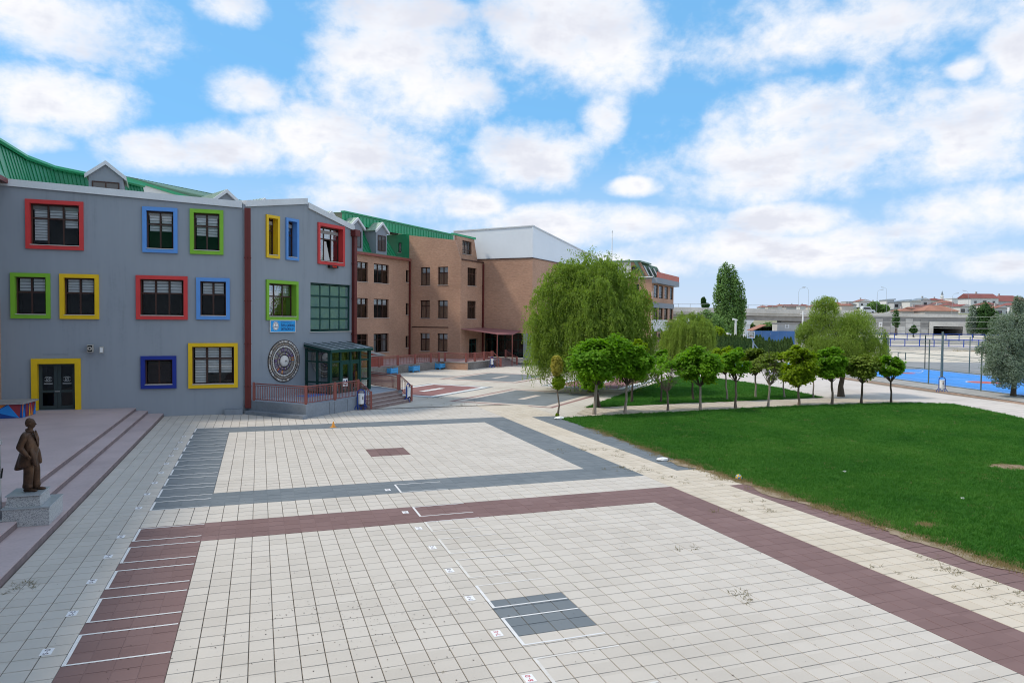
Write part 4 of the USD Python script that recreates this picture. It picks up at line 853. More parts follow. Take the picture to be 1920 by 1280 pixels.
def railing(name, label, pts, zb, h=.95, post_w=.20, bars=True, group=None, step=.13, cat='railing', posts=None, thick=.035, bar_r=.018):
    """bar railing along a polyline of (x, y, z) posts"""
    P = [np.array(p, float) for p in pts]; t = thing(name, label, cat, P[0], group)
    for k, p in enumerate(P):
        w = post_w/2; part(t, 'post', MB().box(WF, p[0]-w, p[0]+w, p[1]-w, p[1]+w, p[2], p[2]+h+.05), K['rail'])
    for a, b in zip(P, P[1:]):
        d = b-a; L_ = np.linalg.norm(d[:2]); part(t, 'top_rail', MB().tube([a+[0, 0, h-.02], b+[0, 0, h-.02]], thick, 6), K['rail'])
        lo, hi = .1, h-.12
        part(t, 'mid_rail', MB().tube([a+[0, 0, hi], b+[0, 0, hi]], .018, 4), K['rail']); part(t, 'bottom_rail', MB().tube([a+[0, 0, lo], b+[0, 0, lo]], .022, 4), K['rail'])
        if bars:
            n_ = max(2, int(L_/step)); mb = MB()
            for k in range(1, n_): q = a+d*k/n_; mb.tube([q+[0, 0, lo], q+[0, 0, hi]], bar_r, 4, cap=False)
            part(t, 'bars', mb, K['rail'])
    return t
tp_ = [PQ(44+3.05*k, q1-.15, TZ) for k in range(8)]+[PQ(pc-.1, q1-.1, TZ)]
railing('terrace_railing', 'long rust red bar railing on the brick terrace', tp_, TZ, group=None)
railing('terrace_railing', 'short rust red railing on the terrace end beside the hall canopy', [PQ(pc+.15, q1+.5, TZ), PQ(pc+.15, q2-.15, TZ), PQ(pc+2.1, q2-.15, TZ), PQ(pc+4.2, q2-.15, TZ), PQ(pe-.1, q2-.15, TZ)], TZ)
railing('step_railing', 'sloping rust red handrail on the left of the hall steps', [PQ(pe-.05, q2-.1, TZ), PQ(pe-.05, q2+.95, .0)], TZ, bars=False)
railing('step_railing', 'rust red railing right of the hall steps', [PQ(pe+4.35, q2-.6, TZ), PQ(pe+4.35, q2+.9, .0)], TZ)
cano = thing('entrance_canopy', 'sloping maroon sheet canopy on thin posts over the hall entrance', 'canopy', PQ(75, -38))
K['canopy'] = MAT('maroon_sheet', (.30, .13, .135), .45, .1, 2.)
c0, c1_ = G(862, 614.5, 4.15), None
Pa, Pb = F3.pt(.2, .0, 4.15), FGv.pt(4.9, .02, 3.8)
part(cano, 'sheet', MB().slab([F3.pt(.15, .06, 4.22), F3.pt(e3-.02, .06, 4.30), FGv.pt(5.1, .06, 4.0), PQ(75.8, -36.3, 3.62), PQ(73.3, -37.1, 3.66)], [0, 0, .07]), K['canopy'])
for p in (G(932, 688), G(960, 686.5)): part(cano, 'post', MB().tube([p, [p[0], p[1], 3.66]], .055, 8), K['rail'])
red = thing('basement_entrance', 'low red walled stair cover with sloping grey lid on the terrace', 'stair cover', PQ(56, -43))
K['redwall'] = MAT('faded_red_render', (.40, .10, .075), .7, .15, 1., 8.)
fz = FR(PQ(49, -41.9)[:2], (1, 1)); part(red, 'walls', MB().slab([fz.pt(0, 0, TZ), fz.pt(9.1, 0, TZ), fz.pt(9.1, 0, 1.72), fz.pt(6.6, 0, 1.72), fz.pt(0, 0, 3.3)], -fz.n*1.9), K['redwall'])
part(red, 'lid', MB().slab([fz.pt(-.1, .15, 3.36), fz.pt(6.6, .15, 1.76), fz.pt(6.6, -2.1, 2.1), fz.pt(-.1, -2.1, 3.7)], [0, 0, .07]), K['wetwall']); part(red, 'lid', MB().slab([fz.pt(6.62, .15, 1.76), fz.pt(9.25, .15, 1.76), fz.pt(9.25, -2.1, 2.2), fz.pt(6.62, -2.1, 2.2)], [0, 0, .07]), K['concrete'])

# ---- far brick block
FPq = -34.6; P0 = 131.1
far = thing('far_brick_block', 'distant brown brick block with grey bands and coral balcony behind the willow', 'building', PQ(P0, FPq))
FRu = FR(PQ(P0, FPq)[:2], (1, 1)); FRv = FR(PQ(P0, FPq-9)[:2], (1, -1)); fl = 17.4
fw_ = []
wx = [(1225.5, 1233.5), (1235.5, 1243), (1246, 1252.5), (1256, 1261.5)]
for xa, xb in wx: fw_.append((sx(FRu, xa), sx(FRu, xb), 9.65, 12.1)); fw_.append((sx(FRu, xa), sx(FRu, xb), 5.4, 7.85)); fw_.append((sx(FRu, xa), sx(FRu, xb), .9, 3.7))
part(far, 'side_wall', wall_mesh(FRu, [(0, 0), (fl, 0), (fl, 13.0), (0, 13.0)], fw_), K['brick_u'])
for h in fw_: window(far, FRu, h, 2, None, transom=.3, rec=.15, fw=.09, depth=.6, frame='black', sill=False)
hv = [(sx(FRv, 1183.5, 545), sx(FRv, 1198, 545), 9.7, 12.1)]
part(far, 'front_wall', wall_mesh(FRv, [(-14, 0), (8.7, 0), (8.7, 13.0), (-14, 13.0)], hv), K['brick_v'])
for h in hv: window(far, FRv, h, 3, None, transom=.3, rec=.15, fw=.09, depth=.6, frame='black')
for z0, z1, o in ((12.3, 13.3, 1.0), (7.8, 8.75, .12), (3.9, 4.8, .12)): part(far, 'grey_band', MB().box(FRu, .0, fl+o*.6, .003, o, z0, z1), K['plaster'])
part(far, 'balcony_parapet', MB().box(FRu, .6, fl+.6, .75, .95, 13.31, 14.35), MAT('coral_paint', (.52, .15, .11), .6))
part(far, 'terrace_slab', MB().box(FRu, -.01, fl+.01, -9, .003, 13.0, 13.29), K['concrete'])
part(far, 'white_ledge', MB().box(FRv, -14, 9.2, .0, .35, 13.3, 13.5), K['white'])
slope(far, 'mansard', (FRu.pt(-1.8, -3.0, 16.3), FRu.pt(fl-2.5, -3.0, 16.3), FRu.pt(fl-.5, -1.4, 13.3), FRu.pt(.2, -1.4, 13.3)), 'roof_far', 26)
for k in range(4): 
    c = 2.6+k*3.5; mb = MB(); a = FRu.pt(c-.55, -1.36, 13.75); b = FRu.pt(c+.55, -1.36, 13.75); e_ = FRu.pt(c+.35, -2.3, 15.6); f_ = FRu.pt(c-.75, -2.3, 15.6); part(far, 'skylight', MB().slab([a, b, e_, f_], [.1, -.1, .05]), K['dpane'])
FRw = FR(FRv.pt(0, -.9, 0)[:2], FRv.a[:2]); hv2 = (sx(FRw, 1184, 505), sx(FRw, 1198, 505), FRw.px(1190, 512)[1], FRw.px(1190, 498.5)[1])
part(far, 'upper_gable', wall_mesh(FRw, [(sx(FRw, 1183, 505), 13.3), (8.2, 13.3), (6.5, 16.25), (sx(FRw, 1183, 505), 16.3)], [hv2]), K['brick_v']); window(far, FRw, hv2, 2, None, transom=None, rec=.12, fw=.1, depth=.5)
part(far, 'white_upper_wall', wall_mesh(FRw, [(-14, 13.3), (sx(FRw, 1183, 505)-.01, 13.3), (sx(FRw, 1183, 505)-.01, 16.3), (-14, 16.6)], []), K['offwhite'])
part(far, 'roof_edge', MB().slab([FRw.pt(-14, .3, 16.62), FRw.pt(6.6, .3, 16.28), FRw.pt(6.6, .3, 16.55), FRw.pt(-14, .3, 16.88)], -FRw.n*8), K['roof_far'])
part(far, 'core', MB().slab([FRu.pt(.3, -.9, 0), FRu.pt(fl-.3, -.9, 0), FRu.pt(fl-.3, -8.5, 0), FRu.pt(.3, -8.5, 0)], [0, 0, 12.9]), K['dark'])
bs = G(1236, 611, 5.0); sgn = at(1237, 610, 118.); solo('white_notice_board', MB().box(FR(sgn[:2], (1, -.2)), -1.3, 1.3, -.1, .1, sgn[2]-.9, sgn[2]+.9), K['white'], 'white notice board standing before the far brick block', 'sign')

# ================================================================ entrance platform of the grey school
plat = thing('entrance_platform', 'grey rendered entrance platform with blue grey floor', 'platform', PQ(32, -29))
PZ = .72; pf = -26.85; pL, pR = 30.2, 39.4
FP = FR(PQ(pL, pf)[:2], (1, 1)); stp = 34.85
part(plat, 'body', prism([PQ(pL, AQ+.01, -.02), PQ(pL, pf, -.02), PQ(stp, pf, -.02), PQ(stp, pf-.25, -.02), PQ(pR+.6, pf-.45, -.02), PQ(pR+.6, AQ+.01, -.02)], -.02, PZ-.005), K['plaster_base'])
part(plat, 'floor', prism([PQ(pL+.02, AQ+.02, PZ-.004), PQ(pL+.02, pf-.02, PZ-.004), PQ(stp-.02, pf-.02, PZ-.004), PQ(stp-.02, pf-.27, PZ-.004), PQ(pR+.58, pf-.47, PZ-.004), PQ(pR+.58, AQ+.02, PZ-.004)], PZ-.004, PZ+.016), K['floor'])
mb = MB()
for p in (32.1, 32.55, 33.7): mb.box(FP, p-pL-.008, p-pL+.008, .001, .006, 0, PZ)
part(plat, 'wall_joint', mb, K['dark'])
part(plat, 'gutter_kerb', MB().slab([PQ(pL-.38, AQ+.25, -.01), PQ(pL-.003, AQ+.25, -.01), PQ(pL-.003, pf+.12, -.01), PQ(pL-.38, pf+.12, -.01)], [0, 0, .20]), K['plaster_base'])
for k in range(4):
    part(plat, 'step', MB().slab([PQ(stp+.02+.06*k, pf-.5-.001*k, -.02), PQ(stp+.02+.06*k, pf+.72-.3*k, -.02), PQ(stp+4.75-.05*k, pf+.50-.3*k, -.02), PQ(stp+4.75-.05*k, pf-.5-.001*k, -.02)], [0, 0, .02+.18*(k+1)-.001*(3-k)]), K['step'])
    part(plat, 'step_nosing', MB().slab([PQ(stp+.02+.06*k, pf+.60-.3*k, .18*(k+1)-.002), PQ(stp+.02+.06*k, pf+.735-.3*k, .18*(k+1)-.002), PQ(stp+4.75-.05*k, pf+.515-.3*k, .18*(k+1)-.002), PQ(stp+4.75-.05*k, pf+.38-.3*k, .18*(k+1)-.002)], [0, 0, .012]), MAT('step_nosing_%d' % k, (.55, .46, .43), .7))
part(plat, 'door_mat', MB().slab([PQ(33.2, AQ+.9, PZ+.018), PQ(33.2, AQ+1.9, PZ+.018), PQ(35.0, AQ+1.9, PZ+.018), PQ(35.0, AQ+.9, PZ+.018)], [0, 0, .01]), K['azure'])
part(plat, 'door_mat', MB().slab([PQ(37.1, pf-1.6, PZ+.018), PQ(37.1, pf-.7, PZ+.018), PQ(39.2, pf-.8, PZ+.018), PQ(39.2, pf-1.7, PZ+.018)], [0, 0, .01]), K['floor'])
railing('platform_railing', 'rust red bar railing around the left end of the entrance platform', [PQ(pL+.12, AQ+.45, PZ), PQ(pL+.12, pf-.12, PZ), PQ(32.75, pf-.12, PZ), PQ(34.9, pf-.14, PZ)], PZ, 1.0, .13)
railing('platform_railing', 'short rust red stair railing beside the left litter bin at the platform', [PQ(34.98, pf-.2, PZ), PQ(34.98, pf+.75, .05)], PZ, 1.0, .10)
railing('platform_railing', 'rust red bar railing right of the glass porch, facing the plaza', [PQ(41.0, AQ+.4, PZ), PQ(39.55, pf-.5, PZ)], PZ, 1.0, .15, bar_r=.03)
railing('platform_railing', 'short rust red stair railing beside the right litter bin at the platform', [PQ(39.75, pf-.5, PZ), PQ(39.6, pf+.55, .05)], PZ, 1.0, .11)
part(plat, 'rear_slab', MB().slab([PQ(pR+.59, AQ+.01, -.02), PQ(pR+.59, pf-.45, -.02), PQ(41.2, AQ+.9, -.02), PQ(41.2, AQ+.01, -.02)], [0, 0, PZ+.01]), K['plaster_base'])

# ---- glass porch
por = thing('glass_porch', 'dark green framed glass porch with slate lean-to roof', 'porch', PQ(38, -30))
a0, a1, b0, b1 = 5.03, 8.97, .02, 1.95     # along the wall and out of it, in FB
zt0, zt1 = 3.78, 3.42; zb = PZ+.017; K['dg'] = K['dgreen']
mb = MB()
def ppost(s, d, zt, w=.07): mb.box(FB, s-w, s+w, d-w, d+w, zb, zt)
for s, w in zip((a0, a0+.98, a0+1.96, a0+2.95, a1), (.1, .06, .07, .07, .09)): ppost(s, b1, zt1, w)
for d in (b0+.1, b0+.95): ppost(a0, d, zt1+.1, .06); ppost(a1, d, zt1+.1, .06)
for z in (zb+.09, 1.45, 2.72, zt1-.06):
    xs = (a0, a0+.98, a0+1.96, a0+2.95, a1)
    for k, (x, y) in enumerate(zip(xs, xs[1:])):
        if k in (1, 2) and z == 1.45: continue
        mb.box(FB, x+.1, y-.1, b1-.05, b1+.05, z-.05, z+.05)
    for s in (a0, a1):
        for d0_, d1_ in ((b0+.16, b0+.89), (b0+1.01, b1-.1)): mb.box(FB, s-.045, s+.045, d0_, d1_, z-.045, z+.045)
part(por, 'frame', mb, K['dgreen'])
xs = (a0, a0+.98, a0+1.96, a0+2.95, a1)
for k, (x, y) in enumerate(zip(xs, xs[1:])):
    for z0, z1 in ((zb+.14, 1.40), (1.50, 2.67), (2.77, zt1-.11)):
        if k in (1, 2) and z0 < 2.7: continue
        part(por, 'pane', MB().add([FB.pt(x+.1, b1, z0), FB.pt(y-.1, b1, z0), FB.pt(y-.1, b1, z1), FB.pt(x+.1, b1, z1)], [[0, 1, 2, 3]]), K['clear'])
for d0_, d1_ in ((b0+.16, b0+.89), (b0+1.01, b1-.1)):
    for z0, z1 in ((zb+.14, 1.40), (1.50, 2.67), (2.77, zt1-.11)):
        for s in (a0, a1): part(por, 'pane', MB().add([FB.pt(s, d0_, z0), FB.pt(s, d1_, z0), FB.pt(s, d1_, z1), FB.pt(s, d0_, z1)], [[0, 1, 2, 3]]), K['clear'])
for k, (x, y) in enumerate(((a0+1.06, a0+1.88), (a0+2.04, a0+2.87))):
    Dp = sub(por, 'door'); part(Dp, 'leaf', ring(MB(), FB, (x, y, zb+.02, 2.66), (x+.13, y-.13, zb+.2, 2.52), b1-.04, b1+.045), K['dgreen'])
    part(Dp, 'pane', MB().add([FB.pt(x+.13, b1, zb+.2), FB.pt(y-.13, b1, zb+.2), FB.pt(y-.13, b1, 2.52), FB.pt(x+.13, b1, 2.52)], [[0, 1, 2, 3]]), K['clear'])
    if k == 0:
        part(Dp, 'poster', MB().box(FB, x+.15, y-.15, b1+.004, b1+.010, 1.12, 1.62), K['white'], label='white poster with two dark eyes and a red smile')
        mb = MB(); c = (x+y)/2
        for sg in (-1, 1): mb.box(FB, c+sg*.12-.06, c+sg*.12+.06, b1+.011, b1+.014, 1.42, 1.52)
        part(Dp, 'poster_eyes', mb, K['sign_ink']); part(Dp, 'poster_smile', MB().tube([FB.pt(c+.17*math.cos(t), b1+.012, 1.36+.11*math.sin(t)) for t in np.linspace(math.pi*1.05, math.pi*1.95, 9)], .018, 4), K['red'])
    part(Dp, 'handle', MB().tube([FB.pt(y-.2 if k == 0 else x+.2, b1+.09, 1.5), FB.pt(y-.2 if k == 0 else x+.2, b1+.09, 1.9)], .02, 6), K['black'])
K['ochre'] = MAT('ochre_board', (.50, .27, .03), .6)
part(por, 'notice_board', MB().box(FB, a0+3.1, a1-.2, b1-.5, b1-.46, PZ+.1, 1.95), K['ochre']); part(por, 'notice_sheet', MB().box(FB, a0+3.4, a1-.45, b1-.455, b1-.45, 1.5, 1.95), K['planter'])
rf = MB().slab([FB.pt(a0-.15, b0, zt0), FB.pt(a1+.15, b0, zt0), FB.pt(a1+.15, b1+.2, zt1+.02), FB.pt(a0-.15, b1+.2, zt1+.02)], [0, 0, .06])
part(por, 'roof_panel', rf, K['slate']); mb = MB(); e = np.array([0, 0, .062])
for s in np.linspace(a0-.1, a1+.1, 6): mb.slab([FB.pt(s-.03, b0, zt0)+e, FB.pt(s+.03, b0, zt0)+e, FB.pt(s+.03, b1+.2, zt1+.02)+e, FB.pt(s-.03, b1+.2, zt1+.02)+e], [0, 0, .03])
part(por, 'roof_bar', mb, K['dgreen']); mb = MB().box(FB, a0-.16, a1+.16, b1+.14, b1+.22, zt1-.12, zt1+.06); part(por, 'roof_edge', mb, K['dgreen'])
mb = MB()
for s in (a0-.12, a1+.12): mb.slab([FB.pt(s-.03, b0, zt0-.15), FB.pt(s-.03, b0, zt0), FB.pt(s-.03, b1+.14, zt1), FB.pt(s-.03, b1+.14, zt1-.12)], FB.a*.06)
part(por, 'roof_edge', mb, K['dgreen'])
# ramp handrail and inner door seen through the porch glass
ind = thing('inner_entrance', 'dark doorway of the school seen through the porch glass', 'doorway', FB.pt(7.5, 0, PZ)); part(ind, 'leaf', MB().box(FB, 6.6, 9.6, .003, .03, PZ+.02, 3.2), K['dpane']); part(ind, 'frame', ring(MB(), FB, (6.5, 9.7, PZ+.018, 3.3), (6.6, 9.6, PZ+.1, 3.2), .003, .06), K['dgreen'])

# ---- school name board
sg_ = FB.rect(504.5, 600, 552, 622.5); ns = thing('school_name_board', 'light blue school name board with white oval emblem and dark lettering', 'sign', FB.pt((sg_[0]+sg_[1])/2, 0, sg_[2]))
part(ns, 'panel', MB().box(FB, sg_[0]+.03, sg_[1]-.03, .04, .09, sg_[2]+.03, sg_[3]-.03), K['sky_sign']); part(ns, 'frame', ring(MB(), FB, sg_, (sg_[0]+.03, sg_[1]-.03, sg_[2]+.03, sg_[3]-.03), .03, .105), K['white'])
def letters(fr, text, s, z, h, d, maxw=None, bold=True, centre=False):
    t = meshkit.text_mesh(text, h, .004, bold=bold); v = np.array(t.vertices); w = v[:, 0].max()-v[:, 0].min(); k = min(1, maxw/w) if maxw else 1
    x = v[:, 0]*k-(w*k/2 if centre else 0); return trimesh.Trimesh(np.array([fr.pt(s+a, d+c, z+b) for a, b, c in zip(x, v[:, 1], v[:, 2])]), t.faces, process=False)
W_ = sg_[1]-sg_[0]; Hh = sg_[3]-sg_[2]; sx0 = sg_[0]+W_*.41
part(ns, 'lettering', letters(FB, 'ÖZEL ÇAĞDAŞ', sx0, sg_[2]+Hh*.47, Hh*.19, .091, W_*.54), K['sign_ink']); part(ns, 'lettering', letters(FB, 'ORTAOKULU', sx0, sg_[2]+Hh*.16, Hh*.19, .091, W_*.49), K['sign_ink'])
mb = MB(); rl = np.random.default_rng(2); q_ = sx0
while q_ < sx0+W_*.42:
    w_ = rl.uniform(.02, .05); mb.box(FB, q_, q_+w_, .0905, .094, sg_[2]+Hh*.79, sg_[2]+Hh*.84); q_ += w_+rl.uniform(.008, .03)
part(ns, 'small_lettering', mb, K['sign_ink'])
ce = (sg_[0]+W_*.21, sg_[2]+Hh*.52); el = [FB.pt(ce[0]+W_*.115*math.cos(t), .091, ce[1]+Hh*.36*math.sin(t)) for t in np.linspace(0, 2*math.pi, 28, endpoint=False)]
part(ns, 'emblem', MB().slab(el, FB.n*.006), K['white'])
mb = MB(); mb.tube([FB.pt(ce[0]+W_*.10*math.cos(t), .098, ce[1]+Hh*.31*math.sin(t)) for t in np.linspace(0, 2*math.pi, 28)], .012, 4); mb.box(FB, ce[0]-.012, ce[0]+.012, .097, .101, ce[1]-Hh*.1, ce[1]+Hh*.18)
for sgn_ in (-1, 1): mb.tube([FB.pt(ce[0]+sgn_*.16*t, .099, ce[1]-Hh*.02-.06*math.sin(t*3)) for t in np.linspace(0, 1, 6)], .014, 4)
part(ns, 'emblem_drawing', mb, K['sign_ink']); part(ns, 'emblem_flame', MB().tube([FB.pt(ce[0], .099, ce[1]+Hh*.17), FB.pt(ce[0], .099, ce[1]+Hh*.24)], [.03, .008], 5), K['red'])

# ---- round stone mosaic
me = FB.rect(501.5, 637, 561, 716); mc = ((me[0]+me[1])/2, (me[2]+me[3])/2); R_ = (me[3]-me[2])/2; RS = (me[1]-me[0])/2
mo = thing('round_mosaic', 'round wall mosaic of concentric stone rings with a white centre', 'mosaic', FB.pt(mc[0], 0, mc[1]))
def mpt(r, t, d): return FB.pt(mc[0]+RS*r*math.cos(t), d, mc[1]+R_*r*math.sin(t))
K['m_bed'] = MAT('mosaic_mortar', (.20, .18, .165), .9, .2, 3.); K['m_dark'] = MAT('mosaic_dark_stone', (.045, .035, .035), .7, .3, 6.); K['m_white'] = MAT('mosaic_white_stone', (.66, .63, .6), .7, .1, 6.); K['m_tan'] = MAT('mosaic_tan_stone', (.40, .33, .27), .7, .25, 9.); K['m_grey'] = MAT('mosaic_grey_stone', (.30, .28, .27), .7, .25, 9.)
K['m_violet'] = MAT('mosaic_violet_stone', (.16, .11, .22), .7, .2, 9.)
part(mo, 'bed', MB().slab([mpt(1., t, .002) for t in np.linspace(0, 2*math.pi, 48, endpoint=False)], FB.n*.03), K['m_bed'])
for rr in (.985, .86, .745, .63, .44, .30): part(mo, 'dark_ring', MB().tube([mpt(rr, t, .04) for t in np.linspace(0, 2*math.pi, 49)], .024, 5), K['m_dark'])
rm = np.random.default_rng(4)
for r0, r1, n_, mats in ((.88, .965, 96, ['m_tan', 'm_white', 'm_grey']), (.765, .84, 84, ['m_tan', 'm_grey', 'm_tan']), (.65, .725, 46, ['m_white']), (.46, .61, 60, ['m_grey', 'm_tan', 'm_grey', 'm_violet', 'orange']), (.32, .42, 34, ['m_tan', 'm_grey', 'm_violet'])):
    g = {}
    for k in range(n_):
        a, b = (k+.1)*2*math.pi/n_, (k+.86)*2*math.pi/n_; mt = mats[rm.integers(0, len(mats))]
        if mt == 'orange' and not (3.4 < a < 5.2 or a < .5): mt = 'm_grey'
        g.setdefault(mt, MB()).slab([mpt(r0, a, .03), mpt(r1, a, .03), mpt(r1, b, .03), mpt(r0, b, .03)], FB.n*rm.uniform(.012, .03))
    for mt, m_ in g.items(): part(mo, 'stone_ring', m_, K[mt], kind='stuff')
mb = MB()
for k in range(5):
    a, b = .27*math.cos(k*.3), .27*math.cos((k+1)*.3); z0, z1 = .03+.16*math.sin(k*.3), .03+.16*math.sin((k+1)*.3)
    for t in range(20):
        t0, t1 = t*math.pi/10, (t+1)*math.pi/10; mb.add([mpt(a, t0, z0), mpt(a, t1, z0), mpt(b, t1, z1), mpt(b, t0, z1)], [[0, 1, 2, 3]])
part(mo, 'centre_boss', mb, K['m_white'], smooth=True)
part(mo, 'centre_mark', MB().box(FB, mc[0]-.10, mc[0]+.10, .165, .19, mc[1]-.05, mc[1]+.05), K['m_grey'])

# ---- digital clock under the red window
ck = FB.rect(613.5, 497.5, 629, 503); cl = thing('digital_clock', 'small black digital clock with red digits under the red window', 'clock', FB.pt(ck[0], 0, ck[2]))
part(cl, 'case', MB().box(FB, ck[0], ck[1], .06, .24, ck[2], ck[3]), K['black']); part(cl, 'bracket', MB().box(FB, ck[0]+.2, ck[1]-.2, .0, .06, ck[2]+.08, ck[3]-.08), K['black'])
part(cl, 'digits', letters(FB, '12:46', (ck[0]+ck[1])/2+.02, ck[2]+.05, (ck[3]-ck[2])*.55, .242, (ck[1]-ck[0])*.8, True, True), EMIT('red_led', (1., .05, .02), .55))

# ---- wall loudspeaker and floodlight
K['beige'] = MAT('beige_plastic', (.46, .43, .38), .6, .08, 4.)
sp = FA.rect(165.5, 646, 176.5, 659.5); t = thing('wall_loudspeaker', 'square loudspeaker with pale cone on the grey wall beside the floodlight', 'loudspeaker', FA.pt(sp[0], 0, sp[2]))
part(t, 'case', MB().box(FA, *sp[:2], .1, .32, *sp[2:]), K['beige']); part(t, 'baffle', MB().box(FA, sp[0]+.03, sp[1]-.03, .321, .335, sp[2]+.03, sp[3]-.03), K['black']); part(t, 'bracket', MB().box(FA, sp[0]+.1, sp[1]-.1, 0, .1, sp[2]+.1, sp[3]-.1), K['black'])
cc = ((sp[0]+sp[1])/2, (sp[2]+sp[3])/2); mb = MB(); mb.slab([FA.pt(cc[0]+.10*math.cos(a), .336, cc[1]+.10*math.sin(a)) for a in np.linspace(0, 6.283, 20, endpoint=False)], FA.n*.03); part(t, 'cone', mb, K['beige']); part(t, 'dust_cap', MB().slab([FA.pt(cc[0]+.05*math.cos(a), .367, cc[1]+.05*math.sin(a)) for a in np.linspace(0, 6.283, 14, endpoint=False)], FA.n*.01), K['black'])
sp = FA.rect(188.5, 649, 196.5, 659.5); t = thing('wall_floodlight', 'small beige floodlight angled off the grey wall', 'floodlight', FA.pt(sp[0], 0, sp[2]))
part(t, 'housing', MB().hexa([FA.pt(sp[0]+.05, .1, sp[2]), FA.pt(sp[1]-.05, .12, sp[2]), FA.pt(sp[1], .36, sp[2]-.05), FA.pt(sp[0], .34, sp[2]-.05), FA.pt(sp[0]+.05, .1, sp[3]), FA.pt(sp[1]-.05, .12, sp[3]), FA.pt(sp[1], .3, sp[3]-.02), FA.pt(sp[0], .28, sp[3]-.02)]), K['beige'])
part(t, 'lens', MB().slab([FA.pt(sp[0]+.03, .36, sp[2]-.01), FA.pt(sp[1]-.03, .375, sp[2]-.01), FA.pt(sp[1]-.03, .33, sp[3]-.06), FA.pt(sp[0]+.03, .315, sp[3]-.06)], FA.n*.01), K['white']); part(t, 'bracket', MB().tube([FA.pt(sp[0]+.12, 0, sp[3]-.1), FA.pt(sp[0]+.12, .12, sp[3]-.15)], .03, 6), K['black'])

# ================================================================ stage, steps, plinth, statue, bench
stg = thing('stage', 'broad pinkish stone stage with three long steps', 'stage', (-8, 30, 0), kind='structure')
seg = [(5.0, 20.9), (20.9, 22.4), (22.4, 28.4), (28.4, 36.0), (36.0, 43.28)]
def edge(x_, y): return x_-.06*(36-y)/20
for k, (xe, h) in enumerate(((-4.95, .17), (-5.72, .34), (-6.30, .51))):
    z0 = -.02 if k == 0 else .17*k+.001
    for a, b in seg:
        if k == 1 and a == 20.9: x_ = -6.2
        elif k == 2 and a == 20.9: x_ = -6.7
        else: x_ = xe
        back = -12.34 if k == 2 else xe-1.3
        for c in ([(a+.004, b-.004)] if k < 2 else [(a+.004, b-.004)]):
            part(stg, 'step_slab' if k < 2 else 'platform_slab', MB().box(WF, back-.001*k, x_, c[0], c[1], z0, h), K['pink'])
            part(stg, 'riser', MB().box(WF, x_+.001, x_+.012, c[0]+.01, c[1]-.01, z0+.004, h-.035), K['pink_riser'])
K['granite'] = usdkit.material(stage, '/World/Looks/speckled_granite', {'g': ('geometry', {}), 'v': ('voronoi_texture', {'scale': 55.}), 'n': ('noise_texture', {'scale': 38., 'detail': 4., 'roughness': .8}), 'm': ('math', {'math_type': 'multiply_add', 'value2': .45}), 's': ('separate_color', {}), 'r': ('rgb_ramp', {'ramp': [(.28, (.04, .04, .045)), (.42, (.15, .155, .165)), (.6, (.28, .285, .295)), (.8, (.45, .45, .45))]}), 'p': ('principled_bsdf', {'roughness': .28, 'specular_ior_level': .5})},
    [('g.position', 'v.vector'), ('g.position', 'n.vector'), ('v.color', 's.color'), ('s.r', 'm.value1'), ('n.fac', 'm2.value1'), ('m2.value', 'm.value3'), ('m.value', 'r.fac'), ('r.color', 'p.base_color')] if False else [('g.position', 'v.vector'), ('g.position', 'n.vector'), ('v.color', 's.color'), ('s.r', 'm.value1'), ('n.fac', 'm.value3'), ('m.value', 'r.fac'), ('r.color', 'p.base_color')], surface='p.BSDF')
pl = thing('statue_plinth', 'two tier speckled grey granite plinth on the stage steps', 'plinth', (-5.54, 21.6, .17))
part(pl, 'lower_block', MB().box(WF, -6.05, -5.03, 20.96, 22.28, .172, .62), K['granite']); part(pl, 'lower_slab', MB().box(WF, -6.07, -5.01, 20.94, 22.30, .62, .655), MAT('polished_granite', (.36, .39, .41), .22, .1, 8., 40., .5))
K['pgran'] = UsdShade.Material.Get(stage, '/World/Looks/polished_granite')
part(pl, 'upper_block', MB().hexa([(-6.0, 21.02, .657), (-5.23, 21.02, .657), (-5.23, 21.95, .657), (-6.0, 21.95, .657), (-5.96, 21.07, .92), (-5.27, 21.07, .92), (-5.27, 21.9, .92), (-5.96, 21.9, .92)]), K['granite']); part(pl, 'upper_slab', MB().box(WF, -6.0, -5.23, 21.03, 21.94, .92, .952), K['pgran'])
K['bronze'] = usdkit.material(stage, '/World/Looks/bronze', {'g': ('geometry', {}), 'n': ('noise_texture', {'scale': 5., 'detail': 6., 'roughness': .65}), 'r': ('rgb_ramp', {'ramp': [(.3, (.035, .020, .014)), (.55, (.085, .045, .026)), (.8, (.16, .095, .055))]}), 'b': ('noise_texture', {'scale': 45., 'detail': 3.}), 'bm': ('bump', {'strength': .35, 'distance': .01}), 'p': ('principled_bsdf', {'metallic': .65, 'roughness': .42})},
    [('g.position', 'n.vector'), ('n.fac', 'r.fac'), ('r.color', 'p.base_color'), ('g.position', 'b.vector'), ('b.fac', 'bm.height'), ('bm.normal', 'p.normal')], surface='p.BSDF')


def hullchain(chains, ref=.03, it=10):
    """union of hulls of consecutive spheres; each chain is a list of (x, y, z, r) or (x, y, z, (rx, ry, rz))"""
    S = m3.Manifold.sphere(1., 20); out = None
    def sph(n): 
        r = n[3] if np.ndim(n[3]) else (n[3],)*3; return S.scale(tuple(r)).translate((n[0], n[1], n[2]))
    parts = []
    for c in chains:
        if len(c) == 1: parts.append(sph(c[0]))
        for a, b in zip(c, c[1:]): parts.append(m3.Manifold.batch_hull([sph(a), sph(b)]))
    m_ = m3.Manifold.batch_boolean(parts, m3.OpType.Add).refine_to_length(ref)
    v, f, _ = meshkit.arrays(m_); t = trimesh.Trimesh(v, f, process=True); trimesh.smoothing.filter_taubin(t, .5, -.52, it); return t


